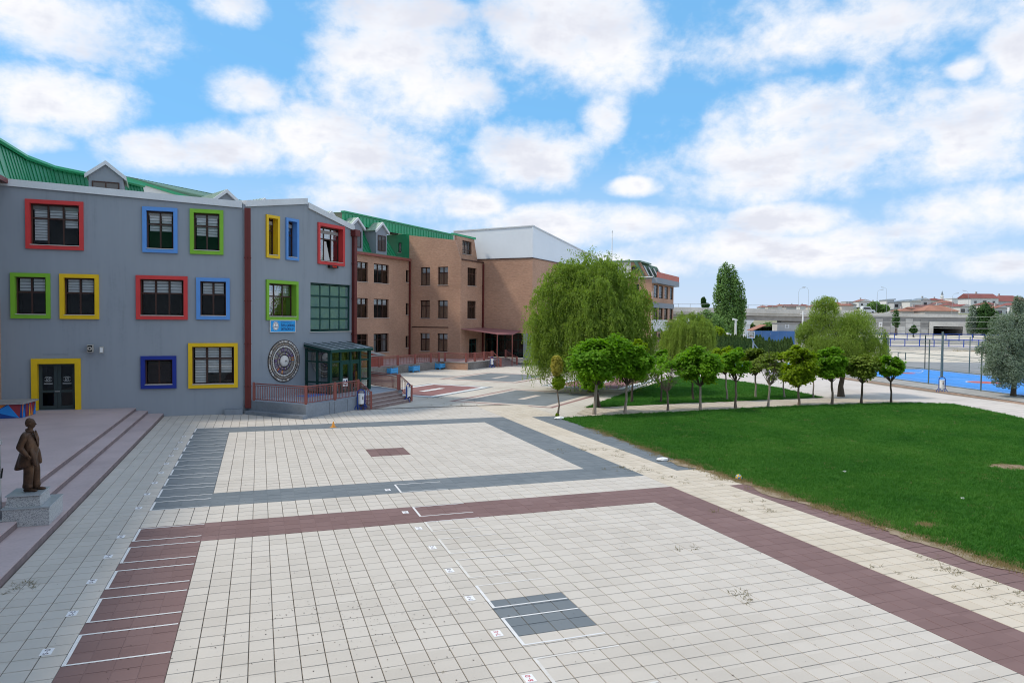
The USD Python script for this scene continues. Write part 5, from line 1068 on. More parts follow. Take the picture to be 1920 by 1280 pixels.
def statue():
    # local: x forward, y left, z up, 1.8 m tall
    o = np.array([-5.58, 21.5, .952]); yaw = math.radians(-4); c, s = math.cos(yaw), math.sin(yaw); Rm = np.array([[c, -s, 0], [s, c, 0], [0, 0, 1]])
    t = thing('bronze_statue', 'bronze statue of a standing man in an open coat, hand in pocket', 'statue', o)
    def put(name, m_): m_.vertices = 1.05*np.asarray(m_.vertices) @ Rm.T + o; part(t, name, m_, K['bronze'], smooth=50)
    body = [[(0, 0, 1.42, (.075, .085, .07)), (.015, 0, 1.53, .058), (.03, 0, 1.60, .062)],                                     # neck
            [(.0, .0, 1.0, (.12, .17, .12)), (.0, 0, 1.36, (.12, .19, .10))],
            [(.035, 0, 1.68, (.098, .078, .115)), (.045, 0, 1.64, (.085, .07, .10))], [(.055, 0, 1.60, (.07, .055, .06)), (.085, 0, 1.575, (.04, .035, .03))],   # skull, jaw, chin
            [(.128, 0, 1.665, .012), (.148, 0, 1.64, .017), (.125, 0, 1.628, .016)],                                             # nose
            [(.115, .03, 1.685, .016), (.118, -.03, 1.685, .016)], [(.118, .0, 1.60, (.018, .03, .01))],                              # brow, lips
            [(.03, .08, 1.655, (.022, .012, .032))], [(.03, -.08, 1.655, (.022, .012, .032))]]                                   # ears
    for sg, fx in ((1, .09), (-1, -.02)):                                                                                     # legs, the left one forward
        body.append([(0, sg*.085, .95, (.14, .10, .1)), (fx*.7+.02, sg*.09, .52, (.115, .095, .1)), (fx, sg*.09, .10, (.10, .09, .08))])
    put('body', hullchain(body, .025, 8))
    for sg, fx in ((1, .09), (-1, -.02)): put('shoe', hullchain([[(fx-.05, sg*.10, .045, (.05, .046, .045)), (fx+.06, sg*.105, .045, (.06, .05, .045)), (fx+.17, sg*.115, .03, (.06, .048, .03))]], .02, 5))
    for sg, fx in ((1, .09), (-1, -.02)): put('trouser_hem', hullchain([[(fx, sg*.10, .11, (.115, .10, .03)), (fx, sg*.095, .2, (.108, .095, .03))]], .03, 4))
    coat = [[(-.03, 0, 1.42, (.12, .21, .06)), (.0, 0, 1.22, (.175, .22, .1)), (.015, 0, .98, (.18, .21, .08))],
            [(-.03, .2, 1.40, .08), (-.03, -.2, 1.40, .08)],
            [(.0, .0, 1.0, (.18, .21, .06)), (-.06, 0, .62, (.21, .23, .02))],
            [(-.13, .05, .95, (.10, .14, .05)), (-.24, .04, .54, (.11, .18, .02))],
            [(.12, .15, .97, (.06, .07, .1)), (.17, .17, .66, (.05, .07, .03))], [(.10, -.16, .97, (.06, .07, .1)), (.19, -.17, .64, (.05, .07, .03))]]
    put('coat', hullchain(coat, .03, 8))
    # right arm (towards the court's far side hidden) and left arm bent, hand at the pocket
    put('sleeve', hullchain([[(-.03, -.22, 1.38, .088), (-.12, -.28, 1.12, .076), (.02, -.26, .92, .058)]], .025, 6))
    put('sleeve', hullchain([[(-.03, .22, 1.38, .088), (-.12, .28, 1.12, .076), (.03, .26, .94, .058)]], .025, 6))
    for sg in (-1, 1):
        fing = [[(.04, sg*.245, .905, (.04, .03, .04)), (.075, sg*.235, .86, (.035, .028, .035))]]
        for k in range(4): fing.append([(.05+.014*k, sg*(.262-.006*k), .865, .0105), (.062+.015*k, sg*(.262-.008*k), .835-.004*(k % 3), .0095), (.066+.015*k, sg*(.252-.008*k), .808-.006*(k % 2), .0085)])
        fing.append([(.085, sg*.235, .885, .013), (.115, sg*.228, .862, .011), (.122, sg*.222, .838, .0095)]); put('hand', hullchain(fing, .008, 3))
    lap = []
    for sg in (-1, 1): lap.append([(.115, sg*.06, 1.46, (.02, .03, .03)), (.175, sg*.05, 1.28, (.015, .045, .03)), (.188, sg*.015, 1.10, (.012, .015, .02))])
    put('lapel', hullchain(lap, .02, 4)); put('collar', hullchain([[(-.03, .07, 1.49, .035), (-.06, 0, 1.51, .035), (-.03, -.07, 1.49, .035)], [(-.03, .07, 1.49, .035), (.08, .045, 1.45, .025)], [(-.03, -.07, 1.49, .035), (.08, -.045, 1.45, .025)]], .02, 4))
    put('hair', hullchain([[(.0, 0, 1.715, (.088, .076, .088)), (-.02, 0, 1.67, (.078, .078, .085))], [(-.045, 0, 1.62, (.042, .06, .045))]], .02, 6))
statue()

# painted bench with a facetted front
bn = thing('painted_stage_box', 'low stage box with slab top and painted triangles', 'stage box', (-10.5, 36, .51))
cA = G(41, 783, .515); cB = G(67, 775, .515); bw = 4.2; bdir = (cB-cA); 
FBx = FR(cA[:2]-np.array([bw, 0]), (1, 0)); FBy = FR(cA[:2], cB[:2]-cA[:2]); ly = float(np.linalg.norm((cB-cA)[:2])); bh = .66
part(bn, 'body', MB().slab([FBx.pt(0, 0, .512), FBx.pt(bw, 0, .512), FBy.pt(ly, 0, .512), FBy.pt(ly, 0, .512)-np.array([bw, 0, 0])], [0, 0, bh]), K['deep'])
part(bn, 'top_slab', MB().slab([FBx.pt(0, .1, .515+bh), FBx.pt(bw+.1, .1, .515+bh), FBy.pt(ly+.1, .1, .515+bh), FBy.pt(ly+.1, .1, .515+bh)-np.array([bw, 0, 0])], [0, 0, .08]), K['concrete'])
z0, z1 = .52, .51+bh; cols = [K['orange'], K['deep'], K['azure'], K['red'], K['maroon'], K['yellow'], K['orange'], K['planter']]
def tri(fr, pts, m_): part(bn, 'painted_facet', MB().slab([fr.pt(s, .001, z0+(z1-z0)*k) for s, k in pts], fr.n*.006), m_)
o = bw
for pts, m_ in [(((o-1.15, 0), (o-.1, 0), (o-1.1, .45)), 1), (((o-1.1, .45), (o-.1, 0), (o-.55, .98)), 2), (((o-.55, .98), (o-.1, 0), (o-.02, .98)), 4), (((o-1.9, 0), (o-1.2, 0), (o-1.12, .5), (o-1.85, .3)), 0), (((o-1.12, .5), (o-.62, .98), (o-1.15, .98)), 6), (((o-2.0, .6), (o-1.2, .98), (o-2.0, .98)), 5), (((o-1.9, .35), (o-1.14, .52), (o-1.9, .8)), 4), (((o-2.6, 0), (o-1.95, 0), (o-1.95, .9)), 3), (((o-2.7, .1), (o-2.0, .95), (o-2.7, .95)), 2), (((o-3.6, 0), (o-2.75, 0), (o-2.75, .9)), 0), (((o-3.6, .1), (o-2.8, .95), (o-3.6, .95)), 3)]: tri(FBx, pts, cols[m_])
q = ly/4
for pts, m_ in [(((.05, 0), (q*.5, .98), (.05, .98)), 6), (((.1, 0), (q*.9, 0), (q*.55, .9)), 2), (((q, 0), (q*1.1, .95), (q*.6, .95)), 1), (((q*1.05, 0), (q*1.9, 0), (q*1.8, .95), (q*1.15, .95)), 4), (((q*1.95, 0), (q*2.4, 0), (q*2.15, .95)), 5), (((q*2.4, .05), (q*2.6, .95), (q*2.2, .95)), 3), (((q*2.5, 0), (q*3.2, 0), (q*2.7, .9)), 6), (((q*3.25, 0), (q*3.95, 0), (q*3.9, .9)), 2), (((q*3.2, .1), (q*3.8, .95), (q*2.8, .95)), 4)]: tri(FBy, pts, cols[m_])

# flagpole beside the plinth
fpb = G(-1.5, 974, .34); fp = thing('flagpole', 'tall steel flagpole on a round base plate beside the plinth', 'flagpole', fpb)
part(fp, 'base_plate', MB().tube([fpb+[0, 0, .001], fpb+[0, 0, .03]], .26, 20), K['galv']); part(fp, 'pole', MB().tube([fpb+[0, 0, .03], fpb+[-.02, 0, 4.], fpb+[-.05, 0, 9.]], [.062, .052, .035], 12), K['steel'], smooth=40)
part(fp, 'cleat', MB().tube([fpb+[.06, -.02, 1.05], fpb+[.09, -.02, 1.3]], .02, 6), K['black']); part(fp, 'clamp', MB().tube([fpb+[0, 0, 1.9], fpb+[0, 0, 2.]], .085, 12), K['galv'])


# ---- litter bins, planters, cone, ball and bits
def litter_bin(name, P, label, face=(0, -1), group='litter bins around the school yard'):
    t = thing(name, label, 'litter bin', P, group); fr = FR(P[:2], (-face[1], face[0]))
    arch = [fr.pt(-.22, 0, .3)]+[fr.pt(-.22*math.cos(a), 0, 1.0+.2*math.sin(a)) for a in np.linspace(0, math.pi, 10)]+[fr.pt(.22, 0, .3)]
    part(t, 'arch_frame', MB().tube(arch, .032, 8), K['binblue'], smooth=50)
    for sgn in (-1, 1):
        part(t, 'foot', MB().tube([fr.pt(sgn*.2-.17*math.cos(a), 0, .015+.27*math.sin(a)) for a in np.linspace(0, math.pi, 9)], .026, 6), K['binblue'], smooth=50)
        part(t, 'foot', MB().tube([fr.pt(sgn*.2, -.2*math.cos(a), .015+.26*math.sin(a)) for a in np.linspace(0, math.pi, 9)], .026, 6), K['binblue'], smooth=50)
    n_ = 16; ringp = lambda r, z: np.array([fr.pt(r*math.cos(a), r*.85*math.sin(a), z) for a in np.linspace(0, 2*math.pi, n_, endpoint=False)])
    mb = MB(); mb.tube([fr.pt(0, 0, .36), fr.pt(0, 0, .95)], [.16, .185], 16); part(t, 'bucket', mb, K['white'], smooth=40); part(t, 'rim', MB().tube([fr.pt(.188*math.cos(a), .188*math.sin(a), .95) for a in np.linspace(0, 2*math.pi, 17)], .014, 5), K['white'])
    part(t, 'label', MB().slab([fr.pt(.05, .178, .62), fr.pt(.11, .165, .62), fr.pt(.11, .172, .82), fr.pt(.05, .184, .82)], fr.n*.004), K['print_dark']); part(t, 'pivot', MB().tube([fr.pt(-.22, 0, .8), fr.pt(.22, 0, .8)], .016, 6), K['binblue'])
    return t
litter_bin('litter_bin', G(677, 768), 'blue arched litter bin with white bucket left of the platform steps', (0, -1)); litter_bin('litter_bin', G(765, 753), 'blue arched litter bin with white bucket right of the platform steps', (.8, -.6))
litter_bin('litter_bin', G(922, 689), 'far blue litter bin beside the hall canopy steps', (.3, -1)); litter_bin('litter_bin', G(1766, 735), 'blue litter bin with white bucket by the sports court fence', (-.8, -.6)); litter_bin('litter_bin', G(1445, 701), 'blue litter bin half hidden behind the young maples', (-.8, -.6))


def planter(P, label):
    t = thing('wooden_planter', label, 'planter', P, 'blue planters along the terrace wall'); fr = FR(P[:2], (1, 1)); w, d_, h = 1.15, .62, .58
    mb = MB()
    for s in (0, w-.09):
        for q in (-d_, -.09): mb.box(fr, s, s+.09, q, q+.09, 0, h+.08)
    part(t, 'posts', mb, K['planter'])
    for k in range(3): 
        z = .15+k*.155; part(t, 'slat', MB().box(fr, .0, w, .002, .03, z, z+.14), K['planter']); part(t, 'slat', MB().box(fr, -.03, -.002, -d_, 0, z, z+.14), K['planter']); part(t, 'slat', MB().box(fr, w+.002, w+.03, -d_, 0, z, z+.14), K['planter'])
    part(t, 'soil', MB().box(fr, .02, w-.02, -d_+.02, -.02, .14, .5), K['dark'])
for (x, y), l in zip(((733, 702.5), (775, 698), (825, 692.5)), ('light blue planter box nearest the glass porch', 'middle light blue planter box along the terrace wall', 'light blue planter box at the terrace corner')): planter(G(x, y), l)
cp = G(625, 800.5); t = thing('training_cone', 'small orange cone on the dark paving band', 'cone', cp); K['cone'] = MAT('cone_orange', (.85, .36, .06), .5)
part(t, 'base', MB().box(FR(cp[:2], (1, .3)), -.13, .13, -.13, .13, 0.002, .02), K['cone']); part(t, 'cone', MB().tube([cp+[0, 0, .02], cp+[0, 0, .28]], [.095, .022], 14), K['cone'], smooth=40)
bp = G(1385, 894.5, .1); t = thing('football', 'yellow and blue football lying in the dry grass', 'ball', bp); sp_ = trimesh.creation.icosphere(3, .11); sp_.apply_translation(bp)
fc = sp_.triangles_center-bp; dirs = trimesh.creation.icosahedron().vertices; dirs = dirs/np.linalg.norm(dirs[0]); near = (fc/np.linalg.norm(fc, axis=1)[:, None] @ dirs.T).max(1) > .93
part(t, 'yellow_panels', trimesh.Trimesh(sp_.vertices, sp_.faces[~near], process=False), K['yellow'], smooth=True); part(t, 'blue_panels', trimesh.Trimesh(sp_.vertices, sp_.faces[near], process=False), K['blue'], smooth=True)
def crumple(P, r, seed, mat, label, name='plastic_bag', cat='litter'):
    s = trimesh.creation.icosphere(2, 1.); v = np.array(s.vertices); rr = np.random.default_rng(seed); v *= (1+.5*meshkit.noise(v*2.2, seed))[:, None] if True else 1; v *= np.array([r*1.5, r, r*.45]); s.vertices = v+P+[0, 0, r*.4]; solo(name, s, mat, label, cat)
crumple(G(1242, 863), .13, 3, K['white'], 'white plastic bag lying on the grey edging by the lawn'); crumple(G(1049, 785.5), .16, 5, K['white'], 'white rag at the foot of the two tier topiary tree', 'rag')
crumple(G(1584, 885), .06, 8, K['plate'], 'pale blue scrap of plastic lying in the lawn', 'plastic_scrap'); crumple(G(1805, 935), .05, 9, K['plate'], 'tiny pale scrap in the lawn near its right side', 'plastic_scrap')

# ================================================================ trees
def BARK(name, c1, c2):
    return usdkit.material(stage, f'/World/Looks/{name}', {'g': ('geometry', {}), 'mp': ('mapping', {'scale': (9., 9., 1.6)}), 'n': ('noise_texture', {'scale': 2.2, 'detail': 6., 'roughness': .7}), 'r': ('rgb_ramp', {'ramp': [(.3, c1), (.7, c2)]}), 'bm': ('bump', {'strength': .7, 'distance': .03}), 'p': ('principled_bsdf', {'roughness': .9, 'specular_ior_level': .15})},
        [('g.position', 'mp.vector'), ('mp.vector', 'n.vector'), ('n.fac', 'r.fac'), ('r.color', 'p.base_color'), ('n.fac', 'bm.height'), ('bm.normal', 'p.normal')], surface='p.BSDF')
K['bark'] = BARK('grey_brown_bark', (.10, .075, .055), (.25, .20, .16)); K['bark_dark'] = BARK('dark_bark', (.05, .04, .032), (.14, .11, .085)); K['bark_pale'] = BARK('pale_bark', (.20, .165, .13), (.38, .33, .28))
K['lf_maple'] = FOLIAGE('maple_leaves', [(0.0915, 0.2257, 0.0122), (0.1891, 0.366, 0.0171), (0.2928, 0.4758, 0.022), (0.4026, 0.55, 0.0366)], .52)
K['lf_maple_y'] = FOLIAGE('yellowing_maple_leaves', [(0.1464, 0.2318, 0.0122), (0.2745, 0.3721, 0.0146), (0.3904, 0.4697, 0.0244), (0.5124, 0.5246, 0.0427)], .52)
K['lf_maple_o'] = FOLIAGE('olive_maple_leaves', [(0.0976, 0.1647, 0.0195), (0.1952, 0.2623, 0.0293), (0.305, 0.3416, 0.0488), (0.366, 0.3294, 0.0915)], .3)
K['lf_willow'] = FOLIAGE('willow_leaves', [(0.1586, 0.2257, 0.0415), (0.2623, 0.3599, 0.0671), (0.3599, 0.4514, 0.0976), (0.4514, 0.5246, 0.1586)], .52)
K['lf_willow2'] = FOLIAGE('light_willow_leaves', [(0.183, 0.2501, 0.0488), (0.2806, 0.3721, 0.0793), (0.366, 0.4514, 0.1159), (0.4514, 0.5246, 0.183)], .52)
K['lf_silver'] = FOLIAGE('silvery_leaves', [(0.1464, 0.1952, 0.1525), (0.244, 0.305, 0.2501), (0.366, 0.4209, 0.3599), (0.5124, 0.55, 0.5124)], .35)
K['lf_poplar'] = FOLIAGE('poplar_leaves', [(0.0915, 0.183, 0.0549), (0.1769, 0.2989, 0.0854), (0.2623, 0.3904, 0.1281), (0.366, 0.4758, 0.2074)], .3)
K['lf_dark'] = FOLIAGE('dark_leaves', [(0.0342, 0.0854, 0.0268), (0.0671, 0.1403, 0.039), (0.1098, 0.1891, 0.0549), (0.1586, 0.2318, 0.0854)], .25)
K['lf_gold'] = FOLIAGE('golden_topiary_leaves', [(0.2684, 0.244, 0.0366), (0.4636, 0.3904, 0.061), (0.55, 0.5002, 0.1098), (0.3294, 0.3782, 0.0549)], .3)
K['lf_thuja'] = FOLIAGE('thuja_leaves', [(0.061, 0.1098, 0.0244), (0.1098, 0.1769, 0.0415), (0.1708, 0.2257, 0.0549), (0.2318, 0.2074, 0.0671)], .2)


def unit(v): return v/np.maximum(np.linalg.norm(v, axis=-1, keepdims=True), 1e-9)


def leaves(P, N, T, L, W):
    """folded diamond leaves: centre P, normal N, direction T, lengths L, widths W"""
    T = unit(T); B = unit(np.cross(N, T)); N = np.cross(T, B); n = len(P); L = np.broadcast_to(L, n)[:, None]; W = np.broadcast_to(W, n)[:, None]
    V = np.stack([P-T*L/2, P+B*W/2+N*W*.15, P+T*L/2-N*L*.12, P-B*W/2+N*W*.15], 1).reshape(-1, 3); k = np.arange(n)[:, None]*4
    return trimesh.Trimesh(V, np.concatenate([k+[0, 1, 2], k+[0, 2, 3]]), process=False)


def trunk_mesh(base, top, r0, r1, seed, lean=.04, nseg=5, n=8):
    r = np.random.default_rng(seed); pts = [np.array(base)+(np.array(top)-np.array(base))*t+(np.array([r.normal(0, lean), r.normal(0, lean), 0]) if 0 < t < 1 else 0) for t in np.linspace(0, 1, nseg)]
    rad = np.linspace(r0, r1, nseg); rad[0] *= 1.35; return pts, rad


def maple(base_px, crown_px, hw, y0, y1, seed, label, leaf='lf_maple', dens=1., bare=0., trunk='bark_pale', tr=.075, group=None, flat=.75):
    """a young standard tree: pixel of its foot, crown centre x, crown half width and top / bottom in the photograph"""
    r = np.random.default_rng(seed); P0 = G(*base_px); Z = depth_of(P0); k = Z/FOC
    C = at(crown_px, (y0+y1)/2, Z); R = hw*k; Hh = (y1-y0)*k/2
    t = thing('young_maple_tree', label, 'tree', P0, group); fork = np.array([P0[0]+(C[0]-P0[0])*.35, P0[1]+(C[1]-P0[1])*.35, max(C[2]-Hh*.95, 1.2)])
    pts, rad = trunk_mesh(P0-[0, 0, .03], fork, tr, tr*.75, seed, .018); part(t, 'trunk', MB().tube(pts, rad, 9), K[trunk], smooth=60)
    nc = int(20+16*R); cl = []
    for _ in range(nc):
        a, b = r.uniform(0, 6.283), r.uniform(-.92, 1.) ; c = math.sqrt(max(0, 1-b*b)); q = r.uniform(.62, .98)
        if b < -.2: q *= .85
        cl.append(C+np.array([R*.86*c*math.cos(a)*q, R*.86*c*math.sin(a)*q, Hh*.9*b*q]))
    cl = np.array(cl); mb = MB()
    for i in range(min(len(cl), 22)):
        e = cl[i]; m_ = fork*.45+e*.55+np.array([0, 0, -.1*Hh])+r.normal(0, .05*R, 3); mb.tube([fork-[0, 0, .08], m_, e], [tr*.38, tr*.2, tr*.08], 5, cap=False)
        if bare > .3:
            for _ in range(5):
                e2 = e+r.normal(0, .35*R, 3)*[1, 1, .8]+[0, 0, .2*Hh]; m2 = m_+(e-m_)*r.random(); mb.tube([m2, (m2+e2)/2+r.normal(0, .04, 3), e2], [tr*.16, tr*.1, tr*.05], 4, cap=False)
    part(t, 'limbs', mb, K['bark_dark' if bare < .3 else 'bark'])
    n = int(3600*(R+Hh)*R*dens); own = r.integers(0, nc, n); rc = R*.30*r.uniform(.6, 1.25, nc)
    d = unit(r.normal(0, 1, (n, 3))); rad_ = rc[own]*np.abs(r.normal(.75, .3, n)); P = cl[own]+d*rad_[:, None]*[1., 1., flat]
    if bare: P = P[(P[:, 2] > C[2]+Hh*(bare*1.1-.6)) | (r.random(n) < .10)]; n = len(P)
    out = unit((P-C)*[1, 1, 1.1]); N = unit(out*.55+np.array([0, 0, .95])+r.normal(0, .28, (n, 3))); T = unit(np.cross(N, r.normal(0, 1, (n, 3)))+out*.5+[0, 0, -.25])
    part(t, 'crown', leaves(P, N, T, r.uniform(.14, .26, n), r.uniform(.12, .21, n)), K[leaf]); return t


MG, MB_ = 'young maples in the front row between the lawns', 'young maples in the back row between the lawns'
maple((1114, 776), 1126, 58, 634, 722, 101, 'largest dark green round maple, left end of the front row', 'lf_maple', 1.25, 0, 'bark_pale', .10, MG)
maple((1172, 774), 1181, 44, 640, 722, 102, 'broad low maple just right of the largest maple', 'lf_maple', 1.1, 0, 'bark_pale', .085, MG)
maple((1252, 769), 1247, 40, 662, 738, 103, 'nearly bare twiggy young maple in the front row', 'lf_maple', .10, .55, 'bark', .07, MG)
maple((1313, 768), 1312, 45, 652, 724, 104, 'dark green maple with forked trunk right of the bare one', 'lf_maple', 1., 0, 'bark_pale', .085, MG)
maple((1379, 765), 1381, 27, 652, 716, 105, 'slim vase shaped maple with visible fork in the front row', 'lf_maple', .62, .15, 'bark', .08, MG)
maple((1440, 763), 1447, 26, 662, 722, 106, 'sparse maple with bare lower twigs and leafy top', 'lf_maple_o', .25, .6, 'bark_pale', .075, MG)
maple((1498, 759), 1496, 36, 643, 738, 107, 'tall yellowish green maple with full crown in the front row', 'lf_maple_y', 1.15, 0, 'bark', .085, MG)
maple((1560, 757), 1558, 31, 647, 716, 108, 'round bright green maple in front of the large light willow', 'lf_maple', 1.1, 0, 'bark', .085, MG)
maple((1615, 756), 1619, 33, 664, 718, 109, 'olive brown flat topped maple in the front row', 'lf_maple_o', 1., .1, 'bark_dark', .08, MG)
maple((1671, 755), 1668, 24, 663, 716, 110, 'small maple at the right end of the front row', 'lf_maple', .9, .1, 'bark_dark', .07, MG)
maple((1123, 763), 1108, 26, 690, 735, 111, 'dark maple stem half hidden behind the largest maple', 'lf_maple', .8, 0, 'bark_dark', .11, MB_)
maple((1185, 754), 1190, 26, 636, 690, 112, 'yellow green topped maple rising behind the broad low maple', 'lf_maple_y', 1., 0, 'bark_dark', .08, MB_)
maple((1239, 754), 1243, 19, 656, 694, 113, 'small dark maple behind the nearly bare one', 'lf_maple', .9, .3, 'bark_dark', .065, MB_)
maple((1300, 750), 1292, 28, 652, 712, 114, 'maple in the back row left of the forked trunk', 'lf_maple', 1., 0, 'bark_dark', .08, MB_)
maple((1363, 749), 1355, 28, 650, 702, 115, 'yellowing maple of the back row with pale stem', 'lf_maple_y', .9, 0, 'bark_pale', .065, MB_)
maple((1417, 745), 1414, 29, 652, 704, 116, 'leafy olive maple of the back row before the blue court', 'lf_maple_o', 1., 0, 'bark_pale', .075, MB_)
maple((1471, 745), 1462, 20, 656, 706, 117, 'slender maple mostly hidden behind the tall yellowish one', 'lf_maple_y', .7, .1, 'bark_pale', .06, MB_)
maple((1525, 745), 1523, 15, 655, 703, 118, 'narrow pale stemmed maple left of the round bright green one', 'lf_maple', .9, 0, 'bark_pale', .055, MB_)


def willow(base, C, R, Hd, clumps, seed, name, label, leaf, trunk_r=.3, hang=(.8, 1.7), zmin=.4, leaf_l=.17, leaf_w=.05, per=13, bark='bark_dark', lump=.12, fine=.16):
    """a weeping tree: clumps of curly hanging twigs over a dome (centre C, plan radii R, height Hd) and its skirt down to zmin"""
    r = np.random.default_rng(seed); t = thing(name, label, 'tree', base)
    top = np.array([C[0], C[1], C[2]+Hd*.35]); pts, rad = trunk_mesh(base-[0, 0, .05], top, trunk_r, trunk_r*.45, seed, .12, 6); mb = MB().tube(pts, rad, 10)
    for i in range(16):
        a, b = i*2.4+r.normal(0, .2), r.uniform(.0, .95); c = math.sqrt(1-b*b); e = C+np.array([R[0]*.72*c*math.cos(a), R[1]*.72*c*math.sin(a), Hd*b*.8])
        s = pts[2]+(pts[-1]-pts[2])*r.uniform(.2, 1.); m_ = (s+e)/2+np.array([0, 0, .5])+r.normal(0, .25, 3); mb.tube([s, m_, e], [trunk_r*.36, trunk_r*.2, .03], 6, cap=False)
    part(t, 'trunk', mb, K[bark], smooth=60)
    Ps, Ns, Ts = [], [], []; skirt = C[2]-zmin; A1 = 2*math.pi*R[0]*Hd*.8; A2 = 2*math.pi*R[0]*skirt*.8
    for _ in range(clumps):
        a = r.uniform(0, 6.283); lob = 1+lump*(math.sin(a*3+seed)+math.sin(a*5+seed*2.3))*.6
        if r.random() < A1/(A1+A2): b = r.random(); c = math.sqrt(1-b*b*.98); z = Hd*b
        else: b = 0; c = 1.; z = -skirt*r.random()**.9+.6
        q = (r.uniform(.80, 1.06) if r.random() < .75 else r.uniform(.4, .8))*lob; o = C+np.array([R[0]*c*math.cos(a)*q, R[1]*c*math.sin(a)*q, z*(min(q, 1.03) if b else 1)])
        dirv = np.array([math.cos(a), math.sin(a), 0]); sc = r.uniform(.7, 1.35)
        for _ in range(per):
            L_ = min(r.uniform(*hang)*sc, o[2]+.3-zmin)
            if L_ < .3: continue
            n = max(4, int(L_/.075)); s = np.linspace(0, 1, n); d2 = unit((dirv*.6+r.normal(0, .75, 3)*[1, 1, .3])[None])[0]; sw = np.array([-d2[1], d2[0], 0]); ph = r.uniform(0, 6.28)
            P = o+r.normal(0, .18, 3)*sc+np.outer(.55*sc*np.sqrt(s), d2)+np.outer(fine*.6*np.sin(s*9*L_+ph), sw)+np.outer(.28*sc*np.sin(np.minimum(s*3.2, 3.1))-s*s*L_, [0, 0, 1.])
            Ps.append(P+r.normal(0, .035, P.shape)); T = np.tile([0, 0, -.8], (n, 1))+r.normal(0, .6, (n, 3)); Ts.append(T); Ns.append(unit(dirv*.5+np.array([-.25, .05, .9])+r.normal(0, .38, (n, 3))))
    P, N, T = np.concatenate(Ps), np.concatenate(Ns), np.concatenate(Ts); n = len(P)
    part(t, 'crown', leaves(P, N, T, leaf_l*r.uniform(.7, 1.5, n), leaf_w*r.uniform(.8, 1.6, n)), K[leaf])
    return t


# the big contorted willow
wb_ = G(1112, 734); Zw = depth_of(wb_); Cw = at(1112, 600, Zw+.5)
WT = willow(wb_, np.array([Cw[0], Cw[1], 5.0]), (4.15, 4.1), 5.0, 640, 5, 'weeping_willow_tree', 'large weeping willow covering the end of the sports hall', 'lf_willow', .34, (.8, 1.8), 1.2, .19, .06)


def shoots(tree, centre, radii, n, seed, leaf):
    """ragged upright sprays standing out of a crown"""
    r = np.random.default_rng(seed); Ps, Ns, Ts = [], [], []
    for _ in range(n):
        o = np.array(centre)+r.normal(0, 1, 3)*np.array(radii); L_ = r.uniform(.5, 1.3); d = unit(np.array([r.normal(0, .5), r.normal(0, .5), 1.])[None])[0]; k = int(L_/.03); s_ = np.linspace(0, 1, k)
        P = o+np.outer(s_*L_, d)+np.outer(s_*s_*L_*.5, [r.normal(0, .6), r.normal(0, .6), -.3])+r.normal(0, .10, (k, 3)); Ps.append(P); Ns.append(unit(np.array([0, 0, .8])+r.normal(0, .5, (k, 3)))); Ts.append(r.normal(0, 1, (k, 3))+[0, 0, -.4])
    P, N, T = map(np.concatenate, (Ps, Ns, Ts)); part(tree, 'top_shoots', leaves(P, N, T, r.uniform(.12, .26, len(P)), r.uniform(.04, .09, len(P))), K[leaf], kind='stuff')


def lobed(base, lobes, n, seed, name, label, leaf, trunk_r, bark='bark', L=(.12, .2), W=(.05, .09), droop=.5, group=None, shell=.55, top_pt=None, limbs=True, cat='tree'):
    """a tree from lobes (centre xyz, radii xyz, weight): leaves spread through each lobe, denser towards its surface"""
    r = np.random.default_rng(seed); t = thing(name, label, cat, base, group)
    cen = np.array([l[0] for l in lobes], float); tp = np.array(top_pt if top_pt is not None else cen.mean(0)); pts, rad = trunk_mesh(base-[0, 0, .05], tp, trunk_r, trunk_r*.4, seed, trunk_r*.4, 6); mb = MB().tube(pts, rad, 9)
    if limbs:
        for c in cen:
            s = pts[2]+(pts[-1]-pts[2])*r.uniform(0, .8); mb.tube([s, (s+c)/2+r.normal(0, .12, 3)+[0, 0, .1], c], [trunk_r*.4, trunk_r*.22, trunk_r*.08], 6, cap=False)
    part(t, 'trunk', mb, K[bark], smooth=60)
    w = np.array([l[2] if len(l) > 2 else l[1][0]*l[1][2] for l in lobes], float); own = r.choice(len(lobes), n, p=w/w.sum()); rad_ = np.array([l[1] for l in lobes], float)[own]
    # each lobe is made of smaller clumps so that light and dark gather
    K_ = 26; cd = unit(r.normal(0, 1, (len(lobes), K_, 3))); ck = r.integers(0, K_, n); d = unit(cd[own, ck]*1.5+r.normal(0, .42, (n, 3))); q = (1-shell*r.random(n)**1.6)*(.86+.22*r.random((len(lobes), K_))[own, ck])
    P = cen[own]+d*rad_*q[:, None]; N = unit(d*.7+[0, 0, .5]+r.normal(0, .5, (n, 3))); T = unit(np.cross(N, r.normal(0, 1, (n, 3)))+[0, 0, -droop]+d*.3)
    part(t, 'crown', leaves(P, N, T, r.uniform(*L, n), r.uniform(*W, n)), K[leaf]); return t


def pxl(x, y, hw, hh, Z, dz=0., w=None):
    """a lobe given by its outline in the photograph at depth Z"""
    c = at(x, y, Z+dz); k = (Z+dz)/FOC; rr = (hw*k, hw*k*.95, hh*k); return (c, rr) if w is None else (c, rr, w)


